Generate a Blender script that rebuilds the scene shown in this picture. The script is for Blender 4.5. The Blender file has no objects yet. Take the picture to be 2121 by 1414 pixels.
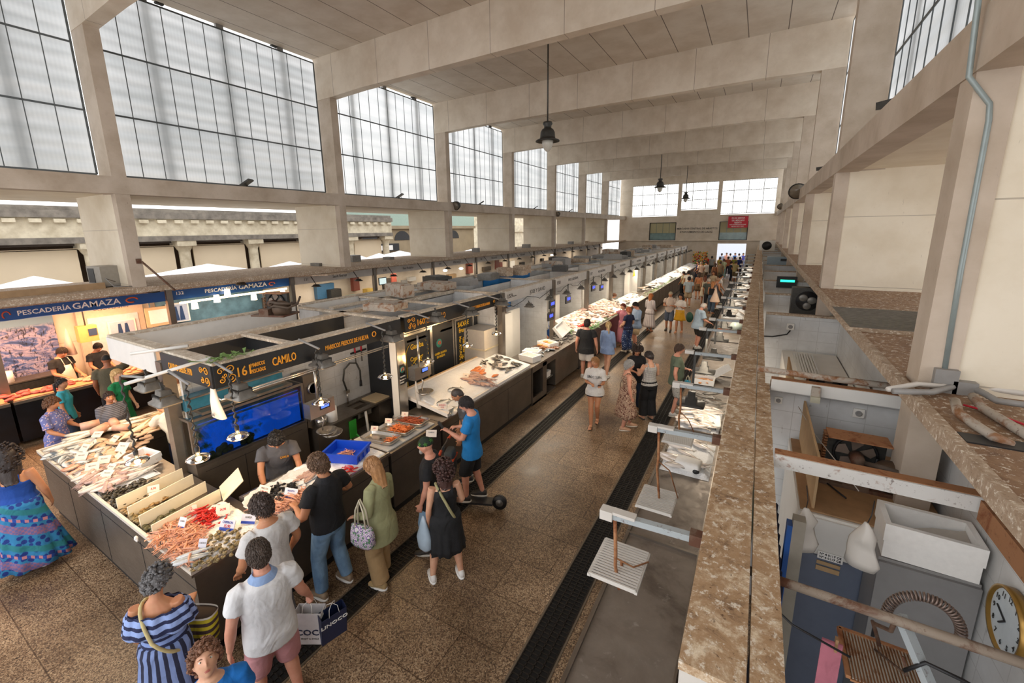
import bpy, bmesh, math, random
from mathutils import Vector, Matrix, noise as mnoise
R_ = random.Random(7)
S = bpy.context.scene
COL = S.collection
PI = math.pi
rad = math.radians
# ------------------------------------------------------------------ camera
FPX, PCX, PCY, YAW, PIT, ROL, CAMZ = 881.22, 1043.35, 660.52, -.537448, .204351, -.0153720, 4.35
_cy, _sy, _cp, _sp, _cr, _sr = math.cos(YAW), math.sin(YAW), math.cos(PIT), math.sin(PIT), math.cos(ROL), math.sin(ROL)
FWD = Vector((_sy*_cp, _cy*_cp, -_sp)); r0 = Vector((_cy, -_sy, 0)); u0 = r0.cross(FWD)
RGT = _cr*r0 + _sr*u0; UPV = -_sr*r0 + _cr*u0
cam_d = bpy.data.cameras.new('camera'); cam = bpy.data.objects.new('camera', cam_d); COL.objects.link(cam)
cam_d.sensor_width = 36; cam_d.lens = FPX/2121*36
cam_d.shift_x = (1060.5-PCX)/2121; cam_d.shift_y = -(707-PCY)/2121
cam_d.clip_start = .05; cam_d.clip_end = 400
cam.matrix_world = Matrix(((RGT.x, UPV.x, -FWD.x, 0), (RGT.y, UPV.y, -FWD.y, 0), (RGT.z, UPV.z, -FWD.z, CAMZ), (0, 0, 0, 1)))
S.camera = cam
S.view_settings.view_transform = 'Standard'; S.view_settings.look = 'None'; S.view_settings.gamma = 1
S.view_settings.use_curve_mapping = False
# survey of the hall: where a sight line meets a level z, or a plane x / y
def _ray(px, py): return (px-PCX)/FPX*RGT-(py-PCY)/FPX*UPV+FWD
def atz(px, py, z=0.0):
    d = _ray(px, py); t = (z-CAMZ)/d.z; return Vector((t*d.x, t*d.y, z))
def atx(px, py, x):
    d = _ray(px, py); t = x/d.x; return Vector((x, t*d.y, CAMZ+t*d.z))
def aty(px, py, y):
    d = _ray(px, py); t = y/d.y; return Vector((t*d.x, y, CAMZ+t*d.z))
# ------------------------------------------------------------------ materials
def lin(c):
    if isinstance(c, str): c = tuple(int(c[i:i+2], 16)/255 for i in (0, 2, 4))
    return tuple(((v/12.92) if v <= .04045 else ((v+.055)/1.055)**2.4) for v in c[:3])+(1,)
class NT:
    def __init__(s, name):
        s.m = bpy.data.materials.new(name); s.m.use_nodes = True; s.t = s.m.node_tree; s.t.nodes.clear()
        s.out = s.n('ShaderNodeOutputMaterial')
    def n(s, typ, **kw):
        o = s.t.nodes.new(typ)
        for k, v in kw.items():
            if k[0] == '_': setattr(o, k[1:], v)
            else:
                i = o.inputs[int(k[1:])] if k[0] == 'i' and k[1:].isdigit() else o.inputs[k.replace('__', ' ')]
                if hasattr(v, 'is_output') or isinstance(v, bpy.types.NodeSocket): s.t.links.new(v, i)
                else: i.default_value = v
        return o
    def coord(s, kind='Object', scale=(1, 1, 1), loc=(0, 0, 0)):
        c = s.n('ShaderNodeTexCoord'); m = s.n('ShaderNodeMapping'); s.t.links.new(c.outputs[kind], m.inputs[0])
        m.inputs['Scale'].default_value = scale; m.inputs['Location'].default_value = loc; return m.outputs[0]
    def noise(s, vec, scale, detail=4, rough=.55, dist=0):
        o = s.n('ShaderNodeTexNoise', Vector=vec, Scale=scale, Detail=detail, Roughness=rough, Distortion=dist); return o.outputs['Fac']
    def ramp(s, fac, stops, interp='LINEAR'):
        o = s.n('ShaderNodeValToRGB', Fac=fac); e = o.color_ramp.elements; o.color_ramp.interpolation = interp
        while len(e) > 1: e.remove(e[-1])
        for k, (p, c) in enumerate(stops):
            x = e[0] if k == 0 else e.new(p); x.position = p; x.color = lin(c) if not isinstance(c, (float, int)) else (c, c, c, 1)
        return o.outputs['Color']
    def mix(s, fac, a, b, mode='MIX'):
        o = s.n('ShaderNodeMix', _data_type='RGBA', _blend_type=mode)
        for i, v in ((0, fac), (6, a), (7, b)):
            if isinstance(v, bpy.types.NodeSocket): s.t.links.new(v, o.inputs[i])
            else: o.inputs[i].default_value = lin(v) if (i and isinstance(v, str)) else v
        return o.outputs[2]
    def math(s, op, a, b=0.0, c=0.0):
        o = s.n('ShaderNodeMath', _operation=op)
        for i, v in enumerate((a, b, c)):
            if isinstance(v, bpy.types.NodeSocket): s.t.links.new(v, o.inputs[i])
            else: o.inputs[i].default_value = v
        return o.outputs[0]
    def sep(s, vec):
        return s.n('ShaderNodeSeparateXYZ', i0=vec).outputs
    def bump(s, h, strength=.3, dist=.01):
        return s.n('ShaderNodeBump', Height=h, Strength=strength, Distance=dist).outputs[0]
    def bsdf(s, color, rough=.6, metal=0, normal=None, **kw):
        b = s.n('ShaderNodeBsdfPrincipled')
        for i, v in (('Base Color', color), ('Roughness', rough), ('Metallic', metal), ('Normal', normal)):
            if v is None: continue
            if isinstance(v, bpy.types.NodeSocket): s.t.links.new(v, b.inputs[i])
            else: b.inputs[i].default_value = lin(v) if isinstance(v, (str, tuple)) and i == 'Base Color' else v
        for k, v in kw.items():
            b.inputs[k.replace('__', ' ')].default_value = lin(v) if isinstance(v, str) else v
        s.t.links.new(b.outputs[0], s.out.inputs[0]); s.b = b
        return s.m
_MC = {}
def plain(color, rough=.55, metal=0, vary=.12, scale=14, bump=0.0, **kw):
    key = ('p', color, rough, metal, vary, scale, bump, tuple(kw.items()))
    if key in _MC: return _MC[key]
    t = NT('surface_'+str(len(_MC))); v = t.coord(); f = t.noise(v, scale, 3)
    g = t.ramp(f, [(.3, 1-vary), (.7, 1.0+0)]); c = t.mix(1.0, lin(color), g, 'MULTIPLY')
    _MC[key] = t.bsdf(c, rough, metal, t.bump(f, bump) if bump else None, **kw); return _MC[key]
def folds(t):
    v = t.coord('Object', (1, 1, .8)); a = t.noise(v, 4.5, 2, .5, 1.4); b = t.noise(v, 11, 2, .5, 1.0); c = t.noise(v, 320, 2)
    return t.math('ADD', t.math('ADD', t.math('MULTIPLY', a, 1.0), t.math('MULTIPLY', b, .35)), t.math('MULTIPLY', c, .02))
def cloth(color, rough=.85):
    key = ('cloth', color)
    if key not in _MC:
        t = NT('cloth_'+color); h = folds(t); c = t.mix(1.0, lin(color), t.ramp(t.noise(t.coord(), 9, 3), [(.3, .86), (.7, 1.0)]), 'MULTIPLY'); _MC[key] = t.bsdf(c, rough, 0, t.bump(h, .7, .035))
    return _MC[key]
def emit(color, k):
    key = ('e', color, k)
    if key in _MC: return _MC[key]
    t = NT('glow_'+str(len(_MC))); e = t.n('ShaderNodeEmission', Color=lin(color), Strength=k); t.t.links.new(e.outputs[0], t.out.inputs[0]); _MC[key] = t.m; return t.m
# ------------------------------------------------------------------ mesh building
class MB:
    def __init__(s): s.v = []; s.f = []; s.mi = []; s.sm = []; s.m = 0; s.smooth = False; s.X = None
    def V(s, p):
        p = Vector(p)
        if s.X is not None: p = s.X @ p
        s.v.append(p); return len(s.v)-1
    def F(s, idx): s.f.append(idx); s.mi.append(s.m); s.sm.append(s.smooth)
    def poly(s, pts): s.F([s.V(p) for p in pts]); return s
    def box(s, x0, x1, y0, y1, z0, z1):
        i = [s.V((x, y, z)) for z in (z0, z1) for x, y in ((x0, y0), (x1, y0), (x1, y1), (x0, y1))]
        for q in ((3, 2, 1, 0), (4, 5, 6, 7), (0, 1, 5, 4), (1, 2, 6, 5), (2, 3, 7, 6), (3, 0, 4, 7)): s.F([i[k] for k in q])
        return s
    def bar(s, p, q, w, h=None, up=(0, 0, 1)):
        p, q = Vector(p), Vector(q); h = h or w; d = (q-p).normalized(); u = Vector(up)
        if abs(d.dot(u)) > .95: u = Vector((1, 0, 0))
        a = d.cross(u).normalized(); b = a.cross(d)
        i = [s.V(c+sx*a*w/2+sz*b*h/2) for c in (p, q) for sx, sz in ((-1, -1), (1, -1), (1, 1), (-1, 1))]
        for k in ((3, 2, 1, 0), (4, 5, 6, 7), (0, 1, 5, 4), (1, 2, 6, 5), (2, 3, 7, 6), (3, 0, 4, 7)): s.F([i[j] for j in k])
        return s
    def prism(s, pts, d):
        d = Vector(d); n = len(pts); a = [s.V(p) for p in pts]; b = [s.V(Vector(p)+d) for p in pts]
        s.F(a[::-1]); s.F(b)
        for k in range(n): s.F([a[k], a[(k+1) % n], b[(k+1) % n], b[k]])
        return s
    def loft(s, secs, n=12, cap=True, pw=2.0):
        """secs: (centre, rx, ry[, ax, ay]) rings"""
        rings = []
        o = s.smooth; s.smooth = True
        for sec in secs:
            c, rx, ry = Vector(sec[0]), sec[1], sec[2]
            ax, ay = (Vector(sec[3]), Vector(sec[4])) if len(sec) > 3 else (Vector((1, 0, 0)), Vector((0, 1, 0)))
            r = []
            for k in range(n):
                t = 2*PI*k/n; ct, st = math.cos(t), math.sin(t)
                if pw != 2: ct, st = math.copysign(abs(ct)**(2/pw), ct), math.copysign(abs(st)**(2/pw), st)
                r.append(s.V(c+ax*rx*ct+ay*ry*st))
            rings.append(r)
        for a, b in zip(rings, rings[1:]):
            for k in range(n): s.F([a[k], a[(k+1) % n], b[(k+1) % n], b[k]])
        if cap: s.F(rings[0][::-1]); s.F(rings[-1])
        s.smooth = o; return s
    def tube(s, pts, r, n=8, cap=True):
        pts = [Vector(p) for p in pts]; m = len(pts); rs = r if isinstance(r, (list, tuple)) else [r]*m
        secs = []; a = None
        for k, p in enumerate(pts):
            d = (pts[min(k+1, m-1)]-pts[max(k-1, 0)]).normalized()
            if a is None:
                u = Vector((0, 0, 1)) if abs(d.z) < .9 else Vector((1, 0, 0)); a = d.cross(u).normalized()
            else:
                a = a-d*a.dot(d); a = a.normalized() if a.length > 1e-6 else d.orthogonal().normalized()
            secs.append((p, rs[k], rs[k], a, a.cross(d)*-1))
        return s.loft(secs, n, cap)
    def cyl(s, p, q, r, r2=None, n=14): return s.tube([p, q], [r, r if r2 is None else r2], n)
    def lathe(s, prof, c=(0, 0, 0), n=20, cap=False):
        return s.loft([((c[0], c[1], c[2]+z), max(r, 1e-4), max(r, 1e-4)) for r, z in prof], n, cap)
    def ell(s, c, rx, ry, rz, n=12, m=8, M=None):
        c = Vector(c); A = M or Matrix.Identity(3)
        secs = []
        for k in range(m+1):
            t = -PI/2+PI*k/m; rr = max(math.cos(t), .02)
            secs.append((c+A@Vector((0, 0, rz*math.sin(t))), rx*rr, ry*rr, A@Vector((1, 0, 0)), A@Vector((0, 1, 0))))
        return s.loft(secs, n)
    def build(s, name, mats, parent=None, loc=None, rotz=None):
        me = bpy.data.meshes.new(name); me.from_pydata([tuple(v) for v in s.v], [], s.f)
        for m in (mats if isinstance(mats, (list, tuple)) else [mats]): me.materials.append(m)
        me.polygons.foreach_set('material_index', s.mi); me.polygons.foreach_set('use_smooth', s.sm)
        me.update()
        o = bpy.data.objects.new(name, me); COL.objects.link(o)
        if parent: o.parent = parent
        if loc is not None: o.location = loc
        if rotz is not None: o.rotation_euler = (0, 0, rotz)
        return o
def tag(o, label, cat, group=None, kind=None):
    o['label'] = label; o['category'] = cat
    if group: o['group'] = group
    if kind: o['kind'] = kind
    return o
def struct(o): o['kind'] = 'structure'; return o
def thing(name, label, cat, loc=(0, 0, 0), rotz=0, group=None):
    o = bpy.data.objects.new(name, None); COL.objects.link(o); o.location = loc; o.rotation_euler = (0, 0, rotz)
    o.empty_display_size = .1
    return tag(o, label, cat, group)
def kids(o): return [c for c in ALLK.get(o.name, [])]
ALLK = {}
def dup(root, loc, rotz=0.0, label=None, group=None, rot=None, scale=None):
    def cp(o, par):
        c = o.copy(); COL.objects.link(c)
        if par: c.parent = par
        for k in o.children: cp(k, c)
        return c
    r = cp(root, None); r.location = loc; r.rotation_euler = rot if rot else (0, 0, rotz)
    if scale: r.scale = (scale,)*3 if not isinstance(scale, (tuple, list)) else scale
    if label: r['label'] = label
    if group: r['group'] = group
    return r
def text(body, size, mat, parent, M, name='lettering', align='CENTER', ext=.002, sx=1.0, width=None):
    c = bpy.data.curves.new(name, 'FONT'); c.body = body; c.size = size; c.extrude = ext; c.align_x = align; c.align_y = 'CENTER'
    c.materials.append(mat); c.resolution_u = 2
    c.offset = size*.012
    q = bpy.data.objects.new(name+'_c', c); me = bpy.data.meshes.new_from_object(q); bpy.data.objects.remove(q)
    if not me.materials: me.materials.append(mat)
    if width:
        xs = [v.co.x for v in me.vertices]; sx = width/max(max(xs)-min(xs), 1e-4)
    o = bpy.data.objects.new(name, me); COL.objects.link(o)
    if parent: o.parent = parent
    o.matrix_local = M @ Matrix.Diagonal((sx, 1, 1, 1)); return o
def face_x(x, y, z, s=1):
    """frame for lettering on a vertical face whose normal is +x (s=1) or -x"""
    return Matrix.Translation((x, y, z)) @ (Matrix(((0, 0, 1), (1, 0, 0), (0, 1, 0))).to_4x4() if s > 0 else Matrix(((0, 0, -1), (-1, 0, 0), (0, 1, 0))).to_4x4())
def face_y(x, y, z): return Matrix.Translation((x, y, z)) @ Matrix(((1, 0, 0), (0, 0, -1), (0, 1, 0))).to_4x4()
def up_z(x, y, z, rz=0): return Matrix.Translation((x, y, z)) @ Matrix.Rotation(rz, 4, 'Z')
def light(name, kind, loc, power, color=(1, 1, 1), size=.05, sy=None, rot=None):
    d = bpy.data.lights.new(name, kind); d.energy = power; d.color = color
    if kind == 'AREA':
        d.size = size
        if sy: d.shape = 'RECTANGLE'; d.size_y = sy
    elif kind in ('POINT', 'SPOT'): d.shadow_soft_size = size
    o = bpy.data.objects.new(name, d); COL.objects.link(o); o.location = loc
    if rot: o.rotation_euler = rot
    return o
def concrete(name, base, dark, stain=.5, seam=None, rough=.75, sc=1.0, off=0.0, axis=0, seamw=.012, seamc='6b5f55'):
    t = NT(name); v = t.coord('Object'); f = t.noise(v, 1.3*sc, 6, .6); f2 = t.noise(v, 9*sc, 5, .65)
    c = t.ramp(f, [(.3, dark), (.62, base)]); c = t.mix(t.ramp(f2, [(.56, 0.0), (.8, stain)]), c, dark)
    f3 = t.noise(t.coord('Object', (1, 1, .25)), 26*sc, 3, .7); c = t.mix(t.ramp(f3, [(.68, 0.0), (.75, stain)]), c, '5a4a3c')
    if seam:
        x = t.sep(v)[axis]; m = t.math('PINGPONG', t.math('SUBTRACT', x, off), seam/2); c = t.mix(t.math('LESS_THAN', m, seamw), c, seamc)
    return t.bsdf(c, rough, 0, t.bump(f2, .15))
M_CEIL = concrete('ceiling_paint', 'd0c5b6', 'c0b2a0', .25, seam=1.04, off=-11.27, axis=0)
M_BEAM = concrete('beam_paint', 'd8cbb9', 'c4b49f', .3, seam=2.08, off=-10.7, axis=0, seamw=.008, seamc='958878')
M_WALL = concrete('wall_paint', 'dccfbd', 'cbbca6', .35, seam=1.35, off=.28, axis=2, seamw=.006, seamc='a89c8c')
M_COLUMN = concrete('column_paint', 'c4b5a4', 'a99884', .4)
M_FIN = concrete('fin_paint', 'e4dac6', 'd5c8b0', .3, seam=1.32, off=1.87, axis=2, seamw=.006, seamc='b3a896')
def dirty(name, a, b, c_, sc=1.0):
    t = NT(name); v = t.coord('Object'); f = t.noise(v, 5*sc, 8, .72, .6); g = t.noise(v, 17*sc, 6, .75)
    c = t.ramp(f, [(.32, c_), (.47, b), (.58, a), (.75, a)]); c = t.mix(t.ramp(g, [(.42, 1.0), (.6, 0.0)]), c, b)
    h = t.noise(v, 38*sc, 4, .7); c = t.mix(t.ramp(h, [(.62, 0.0), (.68, .8)]), c, c_)
    k = t.noise(v, 24*sc, 6, .75, .25); c = t.mix(t.ramp(k, [(.55, 0.0), (.61, .8)]), c, 'e4dccc')
    return t.bsdf(c, .9, 0, t.bump(f, .5, .02))
M_DIRT = dirty('bird_soiled_top', 'dccbb0', 'a98a68', '543a28')
M_DIRTI = dirty('dusty_beam_top', 'cfc4b4', 'b5a692', '86745f'); M_DIRT2 = dirty('dusty_slab_top', 'a3876b', '8a6c52', '6a5140', .8)
M_DIRT3 = dirty('dusty_board_top', 'bfae99', 'a08a73', '77614e', 1.2)
def floor_mat():
    t = NT('granite_floor'); v = t.coord('Object')
    vo = t.n('ShaderNodeTexVoronoi', Vector=v, Scale=95.0); g = t.ramp(t.sep(vo.outputs['Color'])[0], [(.0, '4a3a2e'), (.35, '856d57'), (.6, 'a48c73'), (.85, 'bfa98f'), (1, 'd2bfa5')])
    f = t.noise(v, .9, 4, .6); c = t.mix(1.0, g, t.ramp(f, [(.3, '9c8f80'), (.7, 'fff8ec')]), 'MULTIPLY')
    br = t.n('ShaderNodeTexBrick', Vector=v, Scale=1.0, _offset=.5); br.inputs['Mortar Size'].default_value = .006
    br.inputs['Brick Width'].default_value = .98; br.inputs['Row Height'].default_value = .62; br.inputs['Bias'].default_value = 0
    br.inputs['Color1'].default_value = (1, 1, 1, 1); br.inputs['Color2'].default_value = (.78, .77, .75, 1); br.inputs['Mortar'].default_value = (.35, .31, .27, 1)
    c = t.mix(1.0, c, br.outputs['Color'], 'MULTIPLY')
    st = t.noise(v, 3.1, 5, .7, .8); c = t.mix(t.ramp(st, [(.55, 0.0), (.8, .45)]), c, '4a3829')
    return t.bsdf(c, t.ramp(f, [(.3, .30), (.7, .48)]), 0, t.bump(vo.outputs['Distance'], .05, .004), Specular__IOR__Level=.5)
M_FLOOR = floor_mat()
def steel_mat(name, base='b4aca2', rough=.34, metal=.9, sc=1.0):
    t = NT(name); v = t.coord('Object', (1, 1, 14)); f = t.noise(v, 16*sc, 3, .6); g = t.noise(t.coord(), 2.2, 4, .6)
    c = t.mix(1.0, lin(base), t.ramp(g, [(.3, .72), (.7, 1.0)]), 'MULTIPLY')
    return t.bsdf(c, t.ramp(f, [(.3, rough-.08), (.7, rough+.12)]), metal, t.bump(f, .05, .003))
M_STEEL = steel_mat('brushed_steel', '968d83', .36); M_STEELD = steel_mat('dull_steel', '857b70', .42, .8); M_STEELB = plain('c6c1b9', .27, .9, .1, 4)
def worn_steel():
    t = NT('worn_steel_sheet'); v = t.coord(); f = t.noise(v, 2.4, 6, .65, .4); g = t.noise(v, 7, 6, .7, .7)
    c = t.ramp(f, [(.3, '5c5147'), (.5, '7e7368'), (.75, '8d8378')]); c = t.mix(t.ramp(g, [(.6, 0.0), (.72, .7)]), c, 'aaa298')
    return t.bsdf(c, t.ramp(g, [(.3, .35), (.7, .6)]), .35, t.bump(f, .1, .004))
M_WORN = worn_steel()
def rusty(name, base, rust='7a4a2c', amt=.5):
    t = NT(name); v = t.coord(); f = t.noise(v, 6, 7, .7, .5); g = t.noise(v, 30, 4, .7)
    c = t.mix(t.ramp(f, [(amt, 0.0), (amt+.12, 1.0)]), base, rust); c = t.mix(t.ramp(g, [(.6, 0.0), (.7, .7)]), c, '54331f')
    return t.bsdf(c, .75, 0, t.bump(f, .3))
M_RUST = rusty('rusty_white_paint', 'c8c3ba', '9a6238', .52); M_RUSTB = rusty('rusty_iron', '6b5646', '5a3826', .45); M_ARM = rusty('grey_blue_paint', 'a3aaac', '8a7a66', .66)
M_RUSTO = rusty('rust_orange', 'a2714b', '7d4622', .5); M_RUSTY2 = rusty('soiled_grating', 'a99e90', '865c3b', .5)
M_WHITE = plain('dcd9d2', .45, 0, .08, 5); M_WHITEP = plain('cfc9c0', .5, 0, .14, 3); M_FOAM = plain('efece6', .7, 0, .06, 30, .15)
M_PLASTW = plain('e2ddd3', .4, 0, .07, 4); M_PAPER = plain('efede8', .8, 0, .05); M_BLACK = plain('1d1d1f', .5, 0, .25, 8); M_DKBOARD = plain('26282b', .42, 0, .2, 3)
M_ORANGE = plain('e8a02c', .5, 0, .05); M_YELLOW = plain('f0c22c', .5, 0, .05); M_DKMETAL = plain('4a4844', .5, .5, .3, 20); M_GREYMETAL = plain('86827b', .45, .6, .3, 12)
M_GREYP = plain('8d8a86', .5, 0, .15); M_BLUEB = plain('1c4f93', .4, 0, .15, 3); M_BLUE = plain('1349c9', .35, 0, .08, 5); M_ICE = None
M_RED = plain('c22032', .5, 0, .06); M_GREEN = plain('2e9a3a', .5, 0, .1); M_WOOD = plain('a5805a', .6, 0, .25, 10); M_CARD = plain('b99a72', .8, 0, .15, 8)
M_STONE = concrete('old_stone', 'ddd2b8', 'b5a78c', .5, sc=1.5); M_STONED = concrete('grey_cornice_stone', '8c8478', '5f5850', .6, sc=1.6)
M_CREAM = plain('e4d2b4', .7, 0, .05, 1.2)
def tiles(name, base='d2d2d0', grout='b0aeaa', w=.3, h=.2):
    t = NT(name); v = t.coord(); s_ = t.sep(v); xy = t.math('ADD', s_[0], s_[1])
    a = t.math('LESS_THAN', t.math('PINGPONG', xy, w/2), .003); b = t.math('LESS_THAN', t.math('PINGPONG', s_[2], h/2), .003)
    f = t.noise(v, 2.2, 5, .6); c = t.ramp(f, [(.3, 'b9b7b3'), (.65, base)]); c = t.mix(t.math('MAXIMUM', a, b), c, grout)
    g = t.noise(t.coord('Object', (1, 1, .3)), 22, 3, .7); c = t.mix(t.ramp(g, [(.66, 0.0), (.72, .6)]), c, '6e5a48')
    return t.bsdf(c, .35, 0)
M_TILE = tiles('white_wall_tiles')
def panel_mat(tr=True):
    t = NT('glowing_sheet'); v = t.coord(); s_ = t.sep(v)
    f = t.noise(t.coord('Object', (1, .15, 2.2)), 1.6, 3, .5); w = t.math('SINE', t.math('MULTIPLY', s_[1], 82.0))
    c = t.mix(t.ramp(f, [(.3, 0.0), (.7, 1.0)]), 'dfe0de', 'f2f1ee'); c = t.mix(t.math('MULTIPLY', t.math('ADD', w, 1.0), .04), c, 'a8aeb2')
    e = t.n('ShaderNodeEmission', Color=c, Strength=WINK)  # emission stands in for daylight coming through the sheet
    if not tr: t.t.links.new(e.outputs[0], t.out.inputs[0]); return t.m
    q = t.n('ShaderNodeBsdfTranslucent', Color=t.mix(1.0, c, 'e2e3e6', 'MULTIPLY')); a = t.n('ShaderNodeAddShader', i0=e.outputs[0], i1=q.outputs[0]); t.t.links.new(a.outputs[0], t.out.inputs[0]); return t.m
WINK = .15
M_PANEL = panel_mat(); WINK = 1.7; M_PANELE = panel_mat(False)  # end wall sheets glow by added emission alone, brighter than the side ones
M_ICE = plain('f4f6f8', .25, 0, .12, 60, .9)
def glass(name, col='ffffff', rough=.02, alpha=.25):
    t = NT(name); a = t.n('ShaderNodeBsdfTransparent', Color=lin(col)); g = t.n('ShaderNodeBsdfGlossy', Color=(1, 1, 1, 1), Roughness=rough)
    f = t.n('ShaderNodeFresnel', IOR=1.45); m = t.n('ShaderNodeMixShader', i0=f.outputs[0], i1=a.outputs[0], i2=g.outputs[0]); t.t.links.new(m.outputs[0], t.out.inputs[0]); return t.m
M_GLASS = glass('clear_glass', 'e6f0f0')
M_BULBG = glass('lamp_glass', 'fff2dc', .05)
M_BULB = emit('ffc56e', 30.0)
# ------------------------------------------------------------------ the hall
XL, XR, BAY, ZR = -13.0, 1.12, 6.26, 10.17
CY = [4.39+BAY*k for k in range(-1, 8)]            # centre lines of the column rows
YE = 48.6
ZS = 3.13                                            # level of the slab over the side stalls
b = MB(); b.box(-40, 14, -6, 75, -.3, 0); struct(b.build('floor', M_FLOOR))
b = MB(); b.box(-13.75, 1.85, -3, YE+.3, ZR, ZR+.2); struct(b.build('ceiling', M_CEIL))
n = 0
for k, y in enumerate(CY):
    if y > YE-.5: continue
    # transverse beam, slightly haunched at the ends
    b = MB(); z1 = 8.92; ya, yb = y-.15, y+.15
    pts = [(-13.7, z1-.06), (-13.0, z1-.05), (-11.5, z1), (-.4, z1), (1.1, z1-.05), (1.8, z1-.06), (1.8, ZR), (-13.7, ZR)]
    b.prism([(x, ya, z) for x, z in pts], (0, yb-ya, 0)); n += 1
    o = struct(b.build('trim_%d' % n, M_BEAM))
    for side, xa, xb in (('left', -13.72, XL-.012), ('right', XR+.012, 1.84)):
        b = MB(); b.box(xa, xb, y-.14, y+.14, 5.34, ZR); n += 1; struct(b.build('trim_%d' % n, M_COLUMN))
        b = MB(); b.box(*((-13.25, xb) if side == 'left' else (xa, 1.34)), y-.14, y+.14, ZS if side == 'left' else 0, 5.33); n += 1; struct(b.build('trim_%d' % n, M_COLUMN))
    b = MB(); b.box(-15.6, -13.24, y-.12, y+.12, ZS, 5.365); n += 1; struct(b.build('trim_%d' % n, M_FIN))
    b = MB(); b.box(1.33, 4.6, y-.12, y+.12, ZS, 5.365); n += 1; struct(b.build('trim_%d' % n, M_FIN))
for nm, xa, xb, sx0, sx1 in (('left', -13.35, XL, -17.6, -13.35), ('right', XR, 1.47, 1.47, 4.8)):
    b = MB(); b.box(xa, xb, -3, YE, 5.33, 5.72); n += 1; struct(b.build('trim_%d' % n, M_COLUMN))
    b = MB(); b.box(sx0, sx1, -3, YE, 5.36, 5.55); n += 1; struct(b.build('trim_%d' % n, M_FIN))
b = MB(); b.box(-16.1, -13.0, -3, YE, 3.03, ZS); struct(b.build('trim_%d' % (n+1), M_DIRT3))
b = MB(); b.box(-13.0, -12.92, -3, YE, 3.0, ZS); struct(b.build('trim_%d' % (n+2), M_DIRT3))
b = MB(); b.box(1.1, 5.2, -3, YE, 3.06, ZS); struct(b.build('trim_%d' % (n+3), M_DIRT2))
b = MB(); b.box(1.04, 1.10, -3, YE, 3.05, ZS+.02); struct(b.build('trim_%d' % (n+4), M_DIRT3)); n += 4
# translucent window walls between the columns
M_FRAME = plain('5c6264', .5, .1, .1); M_FRAMED = plain('34403f', .5, .3, .1)
def window_bay(idx, X, ya, yb, side):
    t = bpy.data.objects.new('window_%d' % idx, None); COL.objects.link(t); t['kind'] = 'structure'
    za, zb = 5.8, 10.02
    b = MB(); b.box(X-.01, X+.01, ya+.07, yb-.07, za, zb); b.build('window_panel', M_PANEL, t)
    b = MB(); s = 1 if side == 'left' else -1; x0, x1 = sorted((X+s*.012, X+s*.026))
    nv = 12
    for k in range(nv+1):
        y = ya+.07+(yb-ya-.14)*k/nv; w = .022 if k in (0, nv) else .008
        b.box(x0, x1, y-w, y+w, za, zb)
    for z in (za, za+(zb-za)/3, za+2*(zb-za)/3, zb): b.box(x0, x1+.004*s if s > 0 else x1, ya+.07, yb-.07, z-.02, z+.02)
    b.build('mullion_frame', M_FRAME, t)
    # posts and louvres of the outer skin, standing just outside
    b = MB()
    for f in (.2, .5, .8): y = ya+(yb-ya)*f; xx = X-s*.10; b.box(xx-.05, xx+.05, y-.10, y+.10, za-.3, zb+.2)
    if idx <= 4:
        for q in range(16): z = za+.1+q*.27; b.bar((X-s*.21, ya+.1, z), (X-s*.21, yb-.1, z), .02, .14)
    b.build('outer_posts', M_GREYP, t)
    b2 = MB()
    for f in (.25, .75):
        y = ya+(yb-ya)*f; b2.box(X+s*.03 if s > 0 else X-.13, X+.13 if s > 0 else X-.03, y-.09, y+.09, zb+.03, zb+.07)
    b2.build('hinge_bracket', M_DKMETAL, t)
w = 0
for k in range(len(CY)):
    ya = CY[k]+.14; yb = (CY[k+1]-.14) if k+1 < len(CY) else YE
    if ya > YE-1: continue
    yb = min(yb, YE)
    w += 1; window_bay(w, -13.62, ya, yb, 'left'); w += 1; window_bay(w, 1.74, ya, yb, 'right')
# window opener boxes on the sill
for k, (px, py) in enumerate([(515, 380), (830, 405), (998, 421), (1110, 433), (1182, 441)]):
    p = atx(px, py, -13.3); b = MB(); b.bar((-13.45, p.y-.14, 5.76), (-13.18, p.y+.02, 5.95), .26, .05); b.cyl((-13.4, p.y, 5.72), (-13.4, p.y, 5.84), .03)
    tag(b.build('window_opener', M_DKMETAL), 'dark window winding motor on the sill under the %s big left window' % ('second', 'third', 'fourth', 'fifth', 'sixth')[k], 'motor')
for k, (px, py) in enumerate([(1840, 222), (1702, 347)]):
    p = atx(px, py, 1.2); b = MB(); b.bar((1.2, p.y, 5.8), (1.5, p.y+.3, 5.86), .3, .09)
    tag(b.build('window_opener', M_DKMETAL), 'dark flat box on the right-hand sill beam, %s' % ('the nearer one by the big column', 'the farther one')[k], 'motor')
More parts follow.
